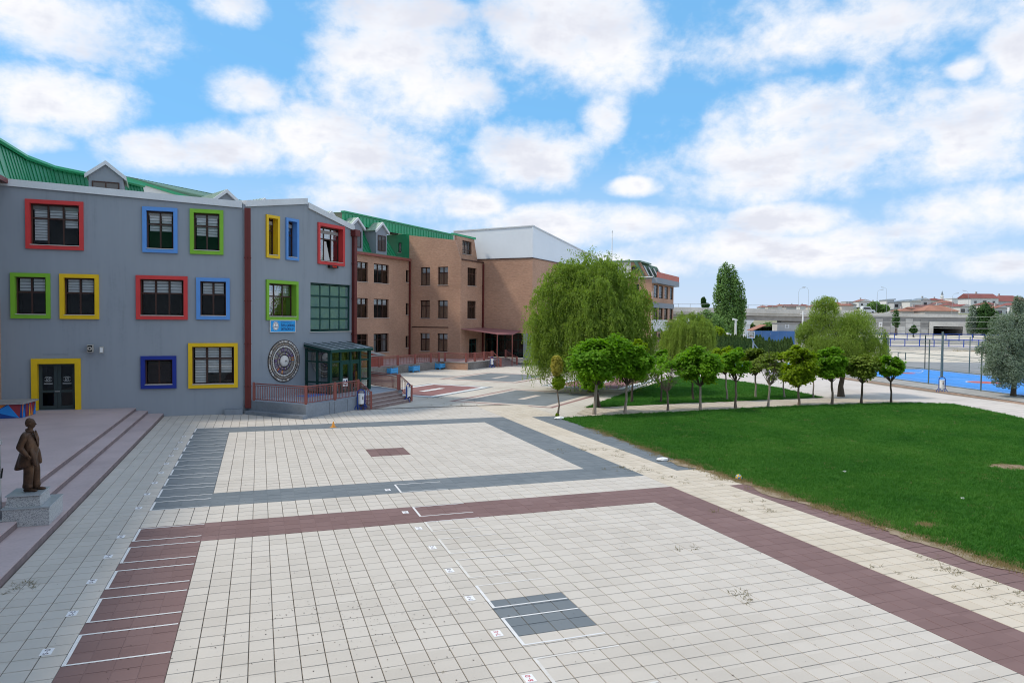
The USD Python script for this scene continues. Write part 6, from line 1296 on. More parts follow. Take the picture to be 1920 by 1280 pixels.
shoots(WT, at(1125, 505, Zw), (.55, .6, .35), 26, 3, 'lf_willow'); shoots(WT, at(1100, 490, Zw), (.5, .5, .25), 12, 4, 'lf_willow'); shoots(WT, at(1062, 520, Zw), (.4, .5, .3), 12, 6, 'lf_willow')
b_ = G(1300, 690); Z = depth_of(b_); willow(b_, np.array([*at(1292, 640, Z)[:2], 3.4]), (2.9, 2.8), 2.75, 260, 15, 'weeping_willow_tree', 'small weeping willow with fine light strands left of the poplar', 'lf_willow2', .16, (1.2, 2.6), .3, .18, .045, 12, lump=.06, fine=.05)
b_ = G(1577, 743); Z = depth_of(b_)
lobed(b_, [pxl(1546, 596, 30, 36, Z), pxl(1560, 575, 18, 20, Z, .5), pxl(1524, 632, 32, 32, Z, .5), pxl(1604, 612, 36, 34, Z, -.3), pxl(1640, 642, 26, 32, Z, -.5), pxl(1572, 650, 44, 42, Z, -.8), pxl(1612, 664, 36, 26, Z, -1), pxl(1540, 655, 34, 34, Z, -.6), pxl(1508, 630, 18, 26, Z, .5), pxl(1590, 640, 50, 50, Z, 1.2), pxl(1655, 665, 16, 22, Z, 0), pxl(1540, 568, 20, 16, Z, .2, .5)],
      40000, 31, 'light_willow_tree', 'large light green two crowned willow behind the front maples', 'lf_willow2', .21, 'bark_dark', (.13, .22), (.03, .055), 1.1, top_pt=at(1580, 640, Z), shell=.8)
b_ = G(1900, 742); Z = depth_of(b_)
lobed(b_, [pxl(1893, 640, 42, 44, Z), pxl(1868, 676, 32, 36, Z, -.6), pxl(1912, 606, 26, 40, Z, .3), pxl(1900, 690, 40, 30, Z, -.9), pxl(1880, 610, 24, 24, Z, .2), pxl(1928, 660, 40, 50, Z, .3), pxl(1945, 620, 34, 50, Z, .8), pxl(1866, 640, 20, 20, Z, .2), pxl(1893, 710, 32, 20, Z, -.9), pxl(1950, 690, 34, 34, Z, 0), pxl(1846, 655, 16, 16, Z, -.1), pxl(1910, 572, 12, 18, Z, .2, .6), pxl(1858, 690, 14, 18, Z, -.5)],
      46000, 32, 'silver_olive_tree', 'silvery grey green tree by the court at the right edge', 'lf_silver', .17, 'bark_dark', (.13, .22), (.04, .07), .1, top_pt=at(1905, 640, Z), shell=.75)
Z = 128.; b_ = at(1367, 660, Z); b_[2] = 0
lobed(b_, [pxl(1362, 575, 24, 50, Z), pxl(1352, 560, 15, 45, Z, -.5), pxl(1357, 528, 13, 34, Z), pxl(1361, 508, 8, 18, Z), pxl(1382, 568, 17, 48, Z, .5), pxl(1375, 545, 14, 40, Z), pxl(1391, 575, 11, 22, Z, .3), pxl(1368, 610, 28, 28, Z, -.5), pxl(1350, 600, 14, 28, Z), pxl(1384, 605, 16, 26, Z), pxl(1371, 520, 10, 26, Z, .3)],
      15000, 33, 'poplar_tree', 'tall column shaped poplar standing alone against the sky', 'lf_poplar', .4, 'bark_pale', (.26, .42), (.2, .32), .4, top_pt=at(1364, 540, Z), shell=.7)
Z = 118.; b_ = at(1335, 660, Z); b_[2] = 0
lobed(b_, [pxl(1340, 612, 22, 26, Z), pxl(1322, 600, 20, 22, Z, 1), pxl(1352, 632, 20, 18, Z, -1), pxl(1306, 615, 16, 22, Z, 1), pxl(1330, 638, 26, 16, Z, -1.5)], 7000, 34, 'broadleaf_tree', 'round mid green tree at the foot of the poplar', 'lf_poplar', .2, 'bark', (.2, .36), (.16, .28), .3)
Z = 112.; b_ = at(1350, 655, Z); b_[2] = 0
lobed(b_, [pxl(1344, 625, 14, 14, Z), pxl(1356, 632, 12, 10, Z)], 2600, 35, 'light_shrub', 'bright yellow green shrub before the poplar', 'lf_maple_y', .12, 'bark', (.2, .34), (.14, .24), .3, cat='shrub')
# two tier topiary
tb = G(1045, 781); Z = depth_of(tb)
t = thing('topiary_tree', 'slim two tier golden green topiary tree at the corner of the lawn', 'tree', tb); pts, rad = trunk_mesh(tb-[0, 0, .03], at(1044, 690, Z), .055, .03, 3); mb = MB().tube(pts, rad, 8)
for a, b in (((1038, 722), (1020, 705)), ((1038, 716), (1032, 696)), ((1036, 728), (1022, 712)), ((1045, 700), (1052, 690))): mb.tube([at(*a, Z), (at(*a, Z)+at(*b, Z))/2+[0, 0, .04], at(*b, Z)], [.02, .014, .006], 5, cap=False)
part(t, 'trunk', mb, K['bark'], smooth=60); r = np.random.default_rng(2)
for nm, (x, y, hw, hh), lf, n in (('upper_crown', (1044, 686, 11, 20), 'lf_gold', 1500), ('lower_crown', (1047, 717, 12.5, 12.5), 'lf_maple_y', 1500), ('basal_shoots', (1045, 778, 3.5, 4), 'lf_maple_y', 160)):
    c = at(x, y, Z); k = Z/FOC; d = unit(r.normal(0, 1, (n, 3))); q = r.uniform(.45, 1.08, n)[:, None]; P = c+d*q*np.array([hw*k, hw*k, hh*k]); N = unit(d+[0, 0, .5]+r.normal(0, .4, (n, 3))); part(t, nm, leaves(P, N, unit(np.cross(N, r.normal(0, 1, (n, 3)))+[0, 0, -.4]), r.uniform(.09, .15, n), r.uniform(.07, .12, n)), K[lf])
# dark trees in front of the retaining wall and on the slope
Z = 176.
for x, y, hw, hh, n, sd, lb, lf in ((1848, 598, 28, 34, 9000, 41, 'large dark green tree before the retaining wall', 'lf_dark'), (1824, 600, 14, 30, 4000, 42, 'greyish tree left of the large dark one by the underpass', 'lf_silver'), (1680, 596, 9, 20, 600, 43, 'thin straggly tree growing on the panelled wall', 'lf_dark'), (1713, 617, 8, 8, 1200, 44, 'small round bush at the foot of the panelled wall', 'lf_dark')):
    b_ = at(x, y+hh, Z); z0 = b_[2]; b_[2] = max(0, z0-1.5)
    lobed(b_, [pxl(x, y, hw*.7, hh*.8, Z), pxl(x-hw*.45, y+hh*.2, hw*.5, hh*.6, Z, -.5), pxl(x+hw*.45, y+hh*.1, hw*.5, hh*.65, Z, .5), pxl(x, y-hh*.5, hw*.5, hh*.45, Z), pxl(x+hw*.1, y+hh*.5, hw*.7, hh*.45, Z)], n, sd, 'distant_tree' if hh > 10 else 'distant_bush', lb, lf, .25, 'bark_dark', (.3, .6), (.2, .4), .3, shell=.8 if hw > 20 else 1., cat='tree' if hh > 10 else 'bush')
Z = 262.
lobed(np.array([*at(1650, 586, Z)[:2], 8.]), [pxl(1640, 575, 12, 10, Z), pxl(1655, 578, 13, 8, Z), pxl(1630, 579, 8, 8, Z)], 3000, 45, 'distant_tree', 'low spreading green tree above the wall between the houses', 'lf_poplar', .3, 'bark', (.5, .9), (.4, .7), .2)
lobed(np.array([*at(1320, 578, 250)[:2], 8.]), [pxl(1319, 567, 4.5, 10, 250), pxl(1324, 573, 7, 5, 250)], 1600, 46, 'distant_tree', 'small dark tree peeping over the bridge left of the poplar', 'lf_dark', .25, 'bark_dark', (.5, .9), (.4, .7), .2)
lobed(np.array([*at(1659, 668, 120)[:2], 0.]), [pxl(1659, 640, 4, 16, 120), pxl(1659, 655, 4.5, 12, 120)], 1500, 47, 'narrow_conifer', 'narrow dark conifer right of the light willow', 'lf_dark', .12, 'bark_dark', (.2, .3), (.1, .2), -.5)
lobed(np.array([*at(1415, 618, 230)[:2], 4.]), [pxl(1405, 615, 10, 14, 230), pxl(1440, 617, 18, 13, 230), pxl(1425, 620, 12, 10, 230)], 3500, 48, 'distant_tree', 'green tree seen under the bridge deck', 'lf_poplar', .3, 'bark', (.5, .9), (.4, .7), .2)

# thuja row behind the court
hx = np.linspace(1338, 1482, 26); r = np.random.default_rng(77)
for k, x in enumerate(hx):
    Z = 104+2.*k/25; hh = r.uniform(20, 23) if x < 1425 else r.uniform(15, 21); y0 = 667; b_ = at(x, y0, Z); b_[2] = 0; kk = Z/FOC; h = hh*2*kk; n = 900; u = r.random(n)**.8; a = r.uniform(0, 6.283, n); rad_ = .50*np.minimum(1, (1-u)*2.2)**.6*r.uniform(.6, 1.05, n)*(1 if x < 1425 else .85)
    P = np.stack([b_[0]+rad_*np.cos(a), b_[1]+rad_*np.sin(a), .1+u*h], 1); d = np.stack([np.cos(a), np.sin(a), np.full(n, .4)], 1)
    words = ['leftmost', 'second', 'third', 'fourth', 'fifth', 'sixth', 'seventh', 'eighth', 'ninth', 'tenth', 'eleventh', 'twelfth', 'thirteenth', 'fourteenth', 'fifteenth', 'sixteenth', 'seventeenth', 'eighteenth', 'nineteenth', 'twentieth', 'twenty first', 'twenty second', 'twenty third', 'twenty fourth', 'twenty fifth', 'rightmost']
    t = thing('thuja_shrub', f'{words[k]} thuja from the left in the clipped row behind the court', 'shrub', b_, 'thuja row behind the sports court'); part(t, 'trunk', MB().tube([b_, b_+[0, 0, h*.8]], [.06, .02], 6), K['bark']); part(t, 'crown', leaves(P, unit(d+r.normal(0, .4, (n, 3))), np.tile([0, 0, 1.], (n, 1))+r.normal(0, .3, (n, 3)), r.uniform(.22, .4, n), r.uniform(.10, .2, n)), K['lf_thuja'])

# ================================================================ sports court, kerb, fence
K['court'] = MAT('blue_court', (.035, .26, .72), .55, .07, .6, 12., .3); K['court_red'] = MAT('court_red', (.48, .10, .09), .6, .1, 1.); K['side'] = MAT('grey_sidewalk', (.40, .385, .36), .85, .2, .6, 6.); K['asphalt'] = MAT('road_asphalt', (.27, .275, .28), .85, .12, .15, 3.); K['kerb'] = MAT('brick_kerb', (.42, .30, .24), .8, .15, 1.5)
cd = np.array([.2231, .9748, 0]); cn = np.array([cd[1], -cd[0], 0]); C0 = np.array([54.77, 39.49, 0])
CF = FR(C0[:2]-cd[:2]*8, cd[:2]); CF.n = cn       # s along the near edge, d away from the walk
CL = 36.5; CWD = 13.2
sheet('sidewalk', [CF.pt(-4, -3.4, 0), CF.pt(CL+2, -3.2, 0), CF.pt(CL+10, -8, 0), CF.pt(CL+10, 16, 0), CF.pt(-4, 16, 0)], -.008, K['side'])
part(thing('kerb', kind='structure'), 'kerb_stone', MB().slab([kerbA-kd*14+[0, 0, -.02], kerbB+kd*12+[0, 0, -.02], kerbB+kd*12+[.16, .0, -.02], kerbA-kd*14+[.16, 0, -.02]], [0, 0, .11]), K['kerb'])
co = thing('sports_court', kind='structure')
def cs(name, P, z, m): sheet(name, [CF.pt(s, d, 0) for s, d in P], z, m, parent=co)
cs('surface', [(0, 0), (CL, 0), (CL, CWD), (0, CWD)], .0, K['court'])
def cline(pts, w=.07, closed=False):
    mb = MB(); P = [CF.pt(s, d, .005) for s, d in pts]; P = P+[P[0]] if closed else P
    for a, b in zip(P, P[1:]):
        t_ = unit((b-a)[None])[0]; o_ = np.array([t_[1], -t_[0], 0])*w/2; e_ = t_*w*.0; mb.add([a-o_-e_, b-o_+e_, b+o_+e_, a+o_-e_], [[0, 1, 2, 3]])
    part(co, 'line', mb, K['white_line'])
m0, m1 = .7, CL-.7
cline([(m0, .7), (m1, .7), (m1, CWD-.7), (m0, CWD-.7)], .08, True)
mid = 8+14.2; cline([(mid, .74), (mid, CWD-.74)], .08)
cir = lambda s, d, r_, a0=0, a1=2*math.pi, n=32: [(s+r_*math.cos(a), d+r_*math.sin(a)) for a in np.linspace(a0, a1, n)]
cs('centre_disc', cir(mid-3.5, 6.4, 1.35)[:-1], .009, K['court_red']); mb = MB(); cline(cir(mid-3.5, 6.4, 1.42), .12)
for s0, sg in ((m0, 1), (m1, -1)):
    cline(cir(s0, CWD/2, 5., *((-math.pi/2, math.pi/2) if sg > 0 else (math.pi/2, 1.5*math.pi))), .08); cline([(s0, CWD/2-2.4), (s0+sg*5.8, CWD/2-1.8), (s0+sg*5.8, CWD/2+1.8), (s0, CWD/2+2.4)], .08); cs('key_zone', cir(s0+sg*5.8, CWD/2, .9)[:-1], .009, K['court_red'])
co2 = [G(1352, 684), G(1470, 691), G(1482, 681), G(1400, 672), G(1344, 675)]; sheet('sports_court_end', co2, -.004, K['court'])
sheet('red_edging', [G(1338, 674.5), G(1358, 674.8), G(1358, 676.5), G(1338, 676)], .002, K['court_red'])

K['fence'] = MAT('fence_green_grey', (.13, .17, .155), .5, .15, 3.)
fe = thing('court_fence', 'tall grey green post and rail fence around the blue sports court', 'fence', CF.pt(10, -.25, 0)); FHT = 4.0
def fence_side(pts, thick=.055, rails=(.06, 1.35, 2.65, 3.95), parent=fe):
    for k, p in enumerate(pts): part(parent, 'post', MB().tube([p, p+[0, 0, FHT]], thick, 7), K['fence'])
    for z in rails:
        part(parent, 'rail', MB().tube([p+[0, 0, z] for p in pts], .028, 5), K['fence'])
near = [CF.pt(s, -.25, 0) for s in (1.5, 7.5, 11., 17.2, 23., 27.5, 32., CL)]
fence_side(near)
farp = [CF.pt(s, CWD+.3, 0) for s in (0, 4.2, 8.4, 12.6, 16.8, 21, 25.2, 29.4, CL)]
fence_side(farp)
fence_side([near[-1], CF.pt(CL+.1, 4.4, 0), CF.pt(CL+.1, 8.8, 0), farp[-1]], parent=fe)
mb = MB()       # chain link: thin wires
for pts in (near, farp):
    for a, b in zip(pts, pts[1:]):
        for z in np.arange(.25, 3.9, .32): mb.tube([a+[0, 0, z], b+[0, 0, z]], .004, 3, cap=False)
part(fe, 'wire', mb, K['fence'], kind='stuff')
pb = G(1765.5, 707); t = thing('floodlight_mast', 'thick grey green mast in the middle of the court fence', 'mast', pb); part(t, 'mast', MB().tube([pb, pb+[0, 0, 4.6]], [.13, .10], 10), K['fence'], smooth=50); part(t, 'base', MB().tube([pb+[0, 0, .005], pb+[0, 0, .06]], .3, 10), K['galv'])
# goal frames on the far side
for k, (x0, x1, y0, y1) in enumerate(((1684, 1698, 661, 675),)):
    gp = [at(x0, y1, 88), at(x0, y0, 88), at(x1, y0, 88), at(x1, y1, 88)]; t = thing('ball_goal', 'small goal frame at the far fence of the court', 'goal', gp[0]); part(t, 'frame', MB().tube(gp, .07, 6), K['fence']); part(t, 'net_bar', MB().tube([gp[0]+[0, 0, .1], gp[3]+[0, 0, .1]], .04, 5), K['fence'])
# basketball hoop
hb = at(1412, 665, 96); hb[2] = 0; Zh = depth_of(hb); t = thing('basketball_hoop', 'basketball stand with white framed clear backboard', 'basketball hoop', hb)
bc = at(1408, 627.5, Zh-1.5); hf = FR(bc[:2], _r0[:2]); kk = Zh/FOC; w_, h_ = 7.2*kk, 6.4*kk
part(t, 'backboard_frame', ring(MB(), hf, (-w_, w_, bc[2]-h_, bc[2]+h_), (-w_+.09, w_-.09, bc[2]-h_+.09, bc[2]+h_-.09), -.03, .03), K['white']); part(t, 'target', ring(MB(), hf, (-.3, .3, bc[2]-h_+.12, bc[2]-h_+.6), (-.24, .24, bc[2]-h_+.18, bc[2]-h_+.54), -.01, .035), K['white'])
part(t, 'board', MB().box(hf, -w_+.09, w_-.09, -.012, .012, bc[2]-h_+.09, bc[2]+h_-.09), GLASS('hoop_board_glass', (.62, .66, .68), 1.45, (1, 1, 1), .1))
part(t, 'ring', MB().tube([hf.pt(.23*math.cos(a), .45+.23*math.sin(a), bc[2]-h_+.2) for a in np.linspace(0, 6.283, 17)], .02, 5), K['orange'])
part(t, 'post', MB().tube([hb+[.2, .3, 0], np.array([hb[0], hb[1], bc[2]-.9])], [.16, .10], 8), K['galv']); part(t, 'arm', MB().tube([np.array([hb[0], hb[1], bc[2]-1.]), bc-[0, 0, .1]], .07, 6), K['galv']); part(t, 'brace', MB().tube([at(1428, 662, Zh+1), np.array([hb[0], hb[1], bc[2]-1.1])], .06, 6), K['galv'])
# parked car, red with dark roof, mostly hidden
cb = G(1455, 668); Zc = depth_of(cb); t = thing('parked_car', 'red parked car with dark windows behind the young maples', 'car', cb); cf = FR(cb[:2], _r0[:2]); K['carred'] = MAT('car_red', (.38, .02, .02), .25, .04, 1., 8., .6)
body = [(-2.1, .3), (-2.15, .75), (-1.9, .95), (-1.1, 1.02), (1.2, 1.02), (2.05, .9), (2.15, .55), (2.1, .3)]; cabn = [(-1.25, 1.0), (-.55, 1.45), (.75, 1.47), (1.65, 1.0)]
part(t, 'body', MB().slab([cf.pt(s, .8, z) for s, z in body], -cf.n*1.6), K['carred']); part(t, 'cabin', MB().slab([cf.pt(s, .68, z) for s, z in cabn], -cf.n*1.36), K['dpane']); part(t, 'roof', MB().box(cf, -.5, .7, -.66, .66, 1.46, 1.51), K['black'])
for s in (-1.35, 1.35):
    part(t, 'wheel', MB().tube([cf.pt(s, .62, .31), cf.pt(s, .84, .31)], .31, 14), K['black']); part(t, 'wheel', MB().tube([cf.pt(s, -.62, .31), cf.pt(s, -.84, .31)], .31, 14), K['black'])

# ================================================================ road, embankment, canal walls
def strip(name, ys, z, mat, x0=1300, x1=2300): sheet(name, [G(x0, ys[0], z), G(x1, ys[1], z), G(x1, ys[3], z), G(x0, ys[2], z)], z, mat)
FARF = FR(at(1265, 640, 218)[:2], (at(1900, 640, 205)-at(1265, 640, 218))[:2])     # frame of the viaduct, s grows to the right
def offs(dd, s): return FARF.pt(s, dd, 0)
sheet('road', [G(1500, 688), G(1690, 689), G(1850, 703), G(2300, 745), G(2300, 708), G(1850, 680), G(1680, 677.5), G(1500, 680)], -.003, K['asphalt'])
K['sandy'] = MAT('sandy_verge', (.66, .60, .51), .95, .18, .12, 1.5, .05)
sheet('verge', [G(1500, 680), G(1680, 677.5), G(1850, 680), G(2300, 708), G(2300, 680), G(1500, 662)], -.0045, K['sandy'])
# two tiers of pale walls with blue railings
K['canal'] = MAT('pale_canal_wall', (.72, .68, .62), .85, .12, .12, 1.2, .1); K['railblue'] = MAT('blue_railing', (.02, .07, .40), .45, .1, 2.)
def bank(d_, z0, z1, label, s0=25, s1=150, back=None):
    t = thing('canal_wall', label, 'wall', offs(d_, 0)); n = 9; xs = np.linspace(s0, s1, n+1)
    for a, b in zip(xs, xs[1:]): part(t, 'wall_segment', MB().box(FARF, a+.01, b-.01, d_-.6, d_, z0, z1), K['canal'])
    part(t, 'walkway', MB().box(FARF, s0, s1, d_-(back or 20), d_-.601, z1-.35, z1-.06), K['sandy']); return t
def brail(d_, z, label, s0=25, s1=150, h=1.35, step=2.4):
    t = thing('canal_railing', label, 'railing', offs(d_, 0)); xs = np.arange(s0, s1, step)
    for x in xs: part(t, 'post', MB().box(FARF, x-.06, x+.06, d_-.06, d_+.06, z, z+h), K['railblue'])
    for zz in (.12, h-.05): part(t, 'rail', MB().box(FARF, s0, xs[-1]+.05, d_-.04, d_+.04, z+zz-.05, z+zz+.05), K['railblue'])
bank(70, -.3, 1.93, 'upper pale canal wall below the panelled wall', back=69.5); bank(88, .2, 1.28, 'lower pale canal wall behind the road', back=17.3)
brail(69.7, 1.93, 'blue railing along the upper canal wall'); brail(87.7, 1.28, 'blue railing along the lower canal wall')
solo('bank_slope', MB().add([offs(88.02, 20)+[0, 0, .62], offs(88.02, 150)+[0, 0, .62], offs(103, 150)+[0, 0, -.03], offs(103, 20)+[0, 0, -.03]], [[0, 3, 2, 1]]), K['sandy'], kind='structure')
# dry grass on the bank
r = np.random.default_rng(61); Pg = []
for k in range(900):
    if r.random() < .5: s, d_ = r.normal(62, 5), 89+r.exponential(1.2)
    else: s, d_ = r.uniform(40, 100), 88.2+r.exponential(.5)
    p = offs(d_, s); Pg.append(p[:2])
instancer('bank_grass', [tuft_mesh(70+k, 16, .5, .3) for k in range(2)], np.array(Pg), [K['straw']]*2, 8, .6, 1.5, 'straw coloured weeds along the foot of the canal wall', z=.45)

# ================================================================ viaduct and panelled retaining wall
K['panel'] = [MAT(f'wall_panel_{k}', c, .85, .12, .3, 2., .1) for k, c in enumerate([(.40, .39, .375), (.50, .49, .47), (.60, .59, .565), (.27, .265, .26), (.46, .44, .42)])]; K['deck'] = MAT('viaduct_concrete', (.62, .60, .565), .85, .18, .2, 2.)
def fs(x, y=600): return FARF.px(x, y)
rw = thing('retaining_wall', 'long grey retaining wall of interlocking concrete panels with an underpass', 'wall', offs(0, 0))
sL, sR = fs(1600)[0], 150.; su0, su1 = fs(1750)[0], fs(1806)[0]; zu = fs(1770, 612)[1]; ztop = lambda s: fs(1700, 589.5)[1]+(fs(1890, 593)[1]-fs(1700, 589.5)[1])*(s-fs(1700)[0])/(fs(1890)[0]-fs(1700)[0])
part(rw, 'backing', wall_mesh(FARF, [(sL, -.5), (sR, -.5), (sR, ztop(sR)-.5), (sL, ztop(sL)-.5)], [(su0, su1, -.4, zu)], t=.6, d=-.16), K['panel'][3])
r = np.random.default_rng(5); pw, ph = 2.05, 1.42; nr = 6
for i in range(int((sR-sL)/pw)):
    for j in range(nr):
        s, z = sL+i*pw, .2+j*ph+(ph/2 if i % 2 else 0)
        if z+ph > ztop(s)-.6 or (su0-1.2 < s+pw/2 < su1+1.2 and z < zu+1.6): continue
        part(rw, 'panel', MB().box(FARF, s+.04, s+pw-.04, -.15, -.06+r.uniform(-.03, .05), z+.04, z+ph-.04), K['panel'][r.integers(0, 5)])
P_ = [FARF.pt(sL, .05, ztop(sL)-.62), FARF.pt(sR, .05, ztop(sR)-.62), FARF.pt(sR, .05, ztop(sR)+.25), FARF.pt(sL, .05, ztop(sL)+.25)]; part(rw, 'parapet', MB().slab(P_, -FARF.n*.5), K['deck'])
part(rw, 'underpass_frame', ring(MB(), FARF, (su0-1., su1+1., -.3, zu+1.4), (su0, su1, -.299, zu), -.16, .12), K['deck'])
mb = MB(); A = [FARF.pt(su0, -.3, 0), FARF.pt(su1, -.3, 0), FARF.pt(su1, -.3, zu), FARF.pt(su0, -.3, zu)]; B = [p-FARF.n*22 for p in A]; mb.add(A+B, [[4, 5, 6, 7], [0, 4, 5, 1], [1, 5, 6, 2], [2, 6, 7, 3], [3, 7, 4, 0]]); part(rw, 'underpass_inside', mb, K['concrete'])
K['diamond'] = K['print_dark']
tsn = FARF.rect(1648, 604, 1654.5, 612.5, .3); t = thing('wall_sign', 'small white square sign with a dark mark on the panelled wall', 'sign', FARF.pt(tsn[0], .3, tsn[2])); part(t, 'panel', MB().box(FARF, tsn[0], tsn[1], .12, .2, tsn[2], tsn[3]), K['white']); cx_, cz_ = (tsn[0]+tsn[1])/2, (tsn[2]+tsn[3])/2; part(t, 'mark', MB().slab([FARF.pt(cx_-.3, .2, cz_+.12), FARF.pt(cx_, .2, cz_-.2), FARF.pt(cx_+.3, .2, cz_+.12), FARF.pt(cx_, .2, cz_+.2)], FARF.n*.02), K['print_dark'])
# viaduct deck on piers, left part
vd = thing('viaduct', 'grey concrete road viaduct on piers with a thin parapet rail', 'bridge', offs(0, -80)); v0, v1 = fs(1180)[0], sL
zd = lambda s: fs(1450, 582)[1]+(s-fs(1450)[0])*(-.012)
def dslab(d0, d1, za, zb_, m): return MB().slab([FARF.pt(v0, d1, zd(v0)+za), FARF.pt(v1, d1, zd(v1)+za), FARF.pt(v1, d1, zd(v1)+zb_), FARF.pt(v0, d1, zd(v0)+zb_)], -FARF.n*(d1-d0))
part(vd, 'deck', dslab(-11, .0, -1.6, 0, 0), K['deck']); part(vd, 'girder', dslab(-10, -.8, -3.0, -1.61, 0), K['concrete']); part(vd, 'parapet', dslab(-.35, .35, -.9, .45, 0), K['deck'])
for s in np.arange(v0+1, v1-1, 3.4): part(vd, 'rail_post', MB().box(FARF, s-.05, s+.05, -.05, .05, zd(s)+.45, zd(s)+1.5), K['galv'])
part(vd, 'top_rail', MB().slab([FARF.pt(v0, .05, zd(v0)+1.45), FARF.pt(v1, .05, zd(v1)+1.45), FARF.pt(v1, .05, zd(v1)+1.55), FARF.pt(v0, .05, zd(v0)+1.55)], -FARF.n*.1), K['galv'])
for x in (1402, 1290, 1220):
    s = fs(x)[0]; P = sub(vd, 'pier'); part(P, 'shaft', MB().box(FARF, s-.9, s+.9, -9, -1, -.5, zd(s)-4.4), K['clad']); part(P, 'cap', MB().hexa([FARF.pt(s-.9, -9, zd(s)-4.4), FARF.pt(s+.9, -9, zd(s)-4.4), FARF.pt(s+.9, -.6, zd(s)-4.4), FARF.pt(s-.9, -.6, zd(s)-4.4), FARF.pt(s-2, -9, zd(s)-3.01), FARF.pt(s+2, -9, zd(s)-3.01), FARF.pt(s+2, -.4, zd(s)-3.01), FARF.pt(s-2, -.4, zd(s)-3.01)]), K['clad'])
ab0, ab1 = fs(1458)[0], fs(1600)[0]; part(vd, 'abutment', MB().box(FARF, ab0+2, ab1, -10, -4.5, -.5, zd(ab0)-3.02), K['concrete']); part(vd, 'abutment_face', MB().box(FARF, ab0, ab0+5, -4.4, -1.2, -.5, zd(ab0)-4.6), K['clad'])
# blue site hoarding under the deck and low red roof
t = thing('blue_hoarding', 'blue sheet hoarding behind the thuja row under the viaduct', 'fence', at(1440, 628, 150)); hf2 = FR(at(1413, 625, 150)[:2], (at(1490, 625, 150)-at(1413, 625, 150))[:2]); K['hoard'] = MAT('hoarding_blue', (.07, .18, .42), .5, .15, .5)
hz0, hz1 = hf2.px(1440, 629)[1], hf2.px(1440, 620)[1]
for k in range(5): part(t, 'panel', MB().box(hf2, k*1.72, k*1.72+1.68, -.03, .03 if k % 2 else .05, -.5, hz1), K['hoard'])
t = thing('grey_kiosk', 'small grey windowless kiosk beside the blue hoarding', 'kiosk', at(1478, 628, 152)); hf3 = FR(at(1457, 625, 152)[:2], (at(1497, 625, 152)-at(1457, 625, 152))[:2]); kw = hf3.px(1497, 620)[0]; part(t, 'walls', MB().box(hf3, 0, kw, -3, 0, -.4, hf3.px(1470, 606)[1]), K['panel'][1]); part(t, 'roof', MB().box(hf3, -.2, kw+.2, -3.2, .2, hf3.px(1470, 606)[1], hf3.px(1470, 604.5)[1]), K['concrete'])
part(t, 'window_frame', ring(MB(), hf3, (1.6, 2.5, hf3.px(1470, 615)[1], hf3.px(1470, 608)[1]), (1.8, 2.3, hf3.px(1470, 614)[1], hf3.px(1470, 609)[1]), .003, .05), K['white'])

# ================================================================ the town on the hill
hill = MB(); hs = np.linspace(0, 1, 26); xs = np.linspace(1000, 2500, 40)
def hz(Z): return float(np.interp(Z, [219, 232, 260, 300, 360, 450, 600, 900, 1600], [6., 6.3, 7.2, 9.5, 12.5, 16., 20., 24., 30.]))
Zs = [223, 232, 245, 260, 280, 300, 330, 360, 400, 450, 520, 600, 750, 900, 1200, 1600]; V = []
for Z in Zs:
    for x in xs:
        p = at(x, 600, Z); p[2] = hz(Z)*(.35+.65*np.clip((x-1250)/500, 0, 1)) + 1.5*(meshkit.noise(np.array([p[0]/60, p[1]/60, 0.]), 3)-.5); V.append(p)
n_ = len(xs); F_ = [[i*n_+j, i*n_+j+1, (i+1)*n_+j+1, (i+1)*n_+j] for i in range(len(Zs)-1) for j in range(n_-1)]
K['hillside'] = MAT('hillside_ground', (.32, .29, .22), .95, .25, .02, .3, .05, col2=(.16, .19, .09))
solo('hillside', MB().add(V, F_), K['hillside'], kind='structure', smooth=True)
K['roofred'] = [MAT(f'red_tile_roof_{k}', c, .8, .18, .25, 3., .1) for k, c in enumerate([(.34, .155, .12), (.27, .105, .095), (.40, .20, .145), (.24, .13, .12)])]
K['render'] = [MAT(f'house_render_{k}', c, .85, .08, .15, 2., .1) for k, c in enumerate([(.66, .65, .63), (.60, .56, .50), (.52, .53, .54), (.70, .70, .70), (.46, .44, .42), (.55, .50, .47)])]
K['tank'] = K['white']


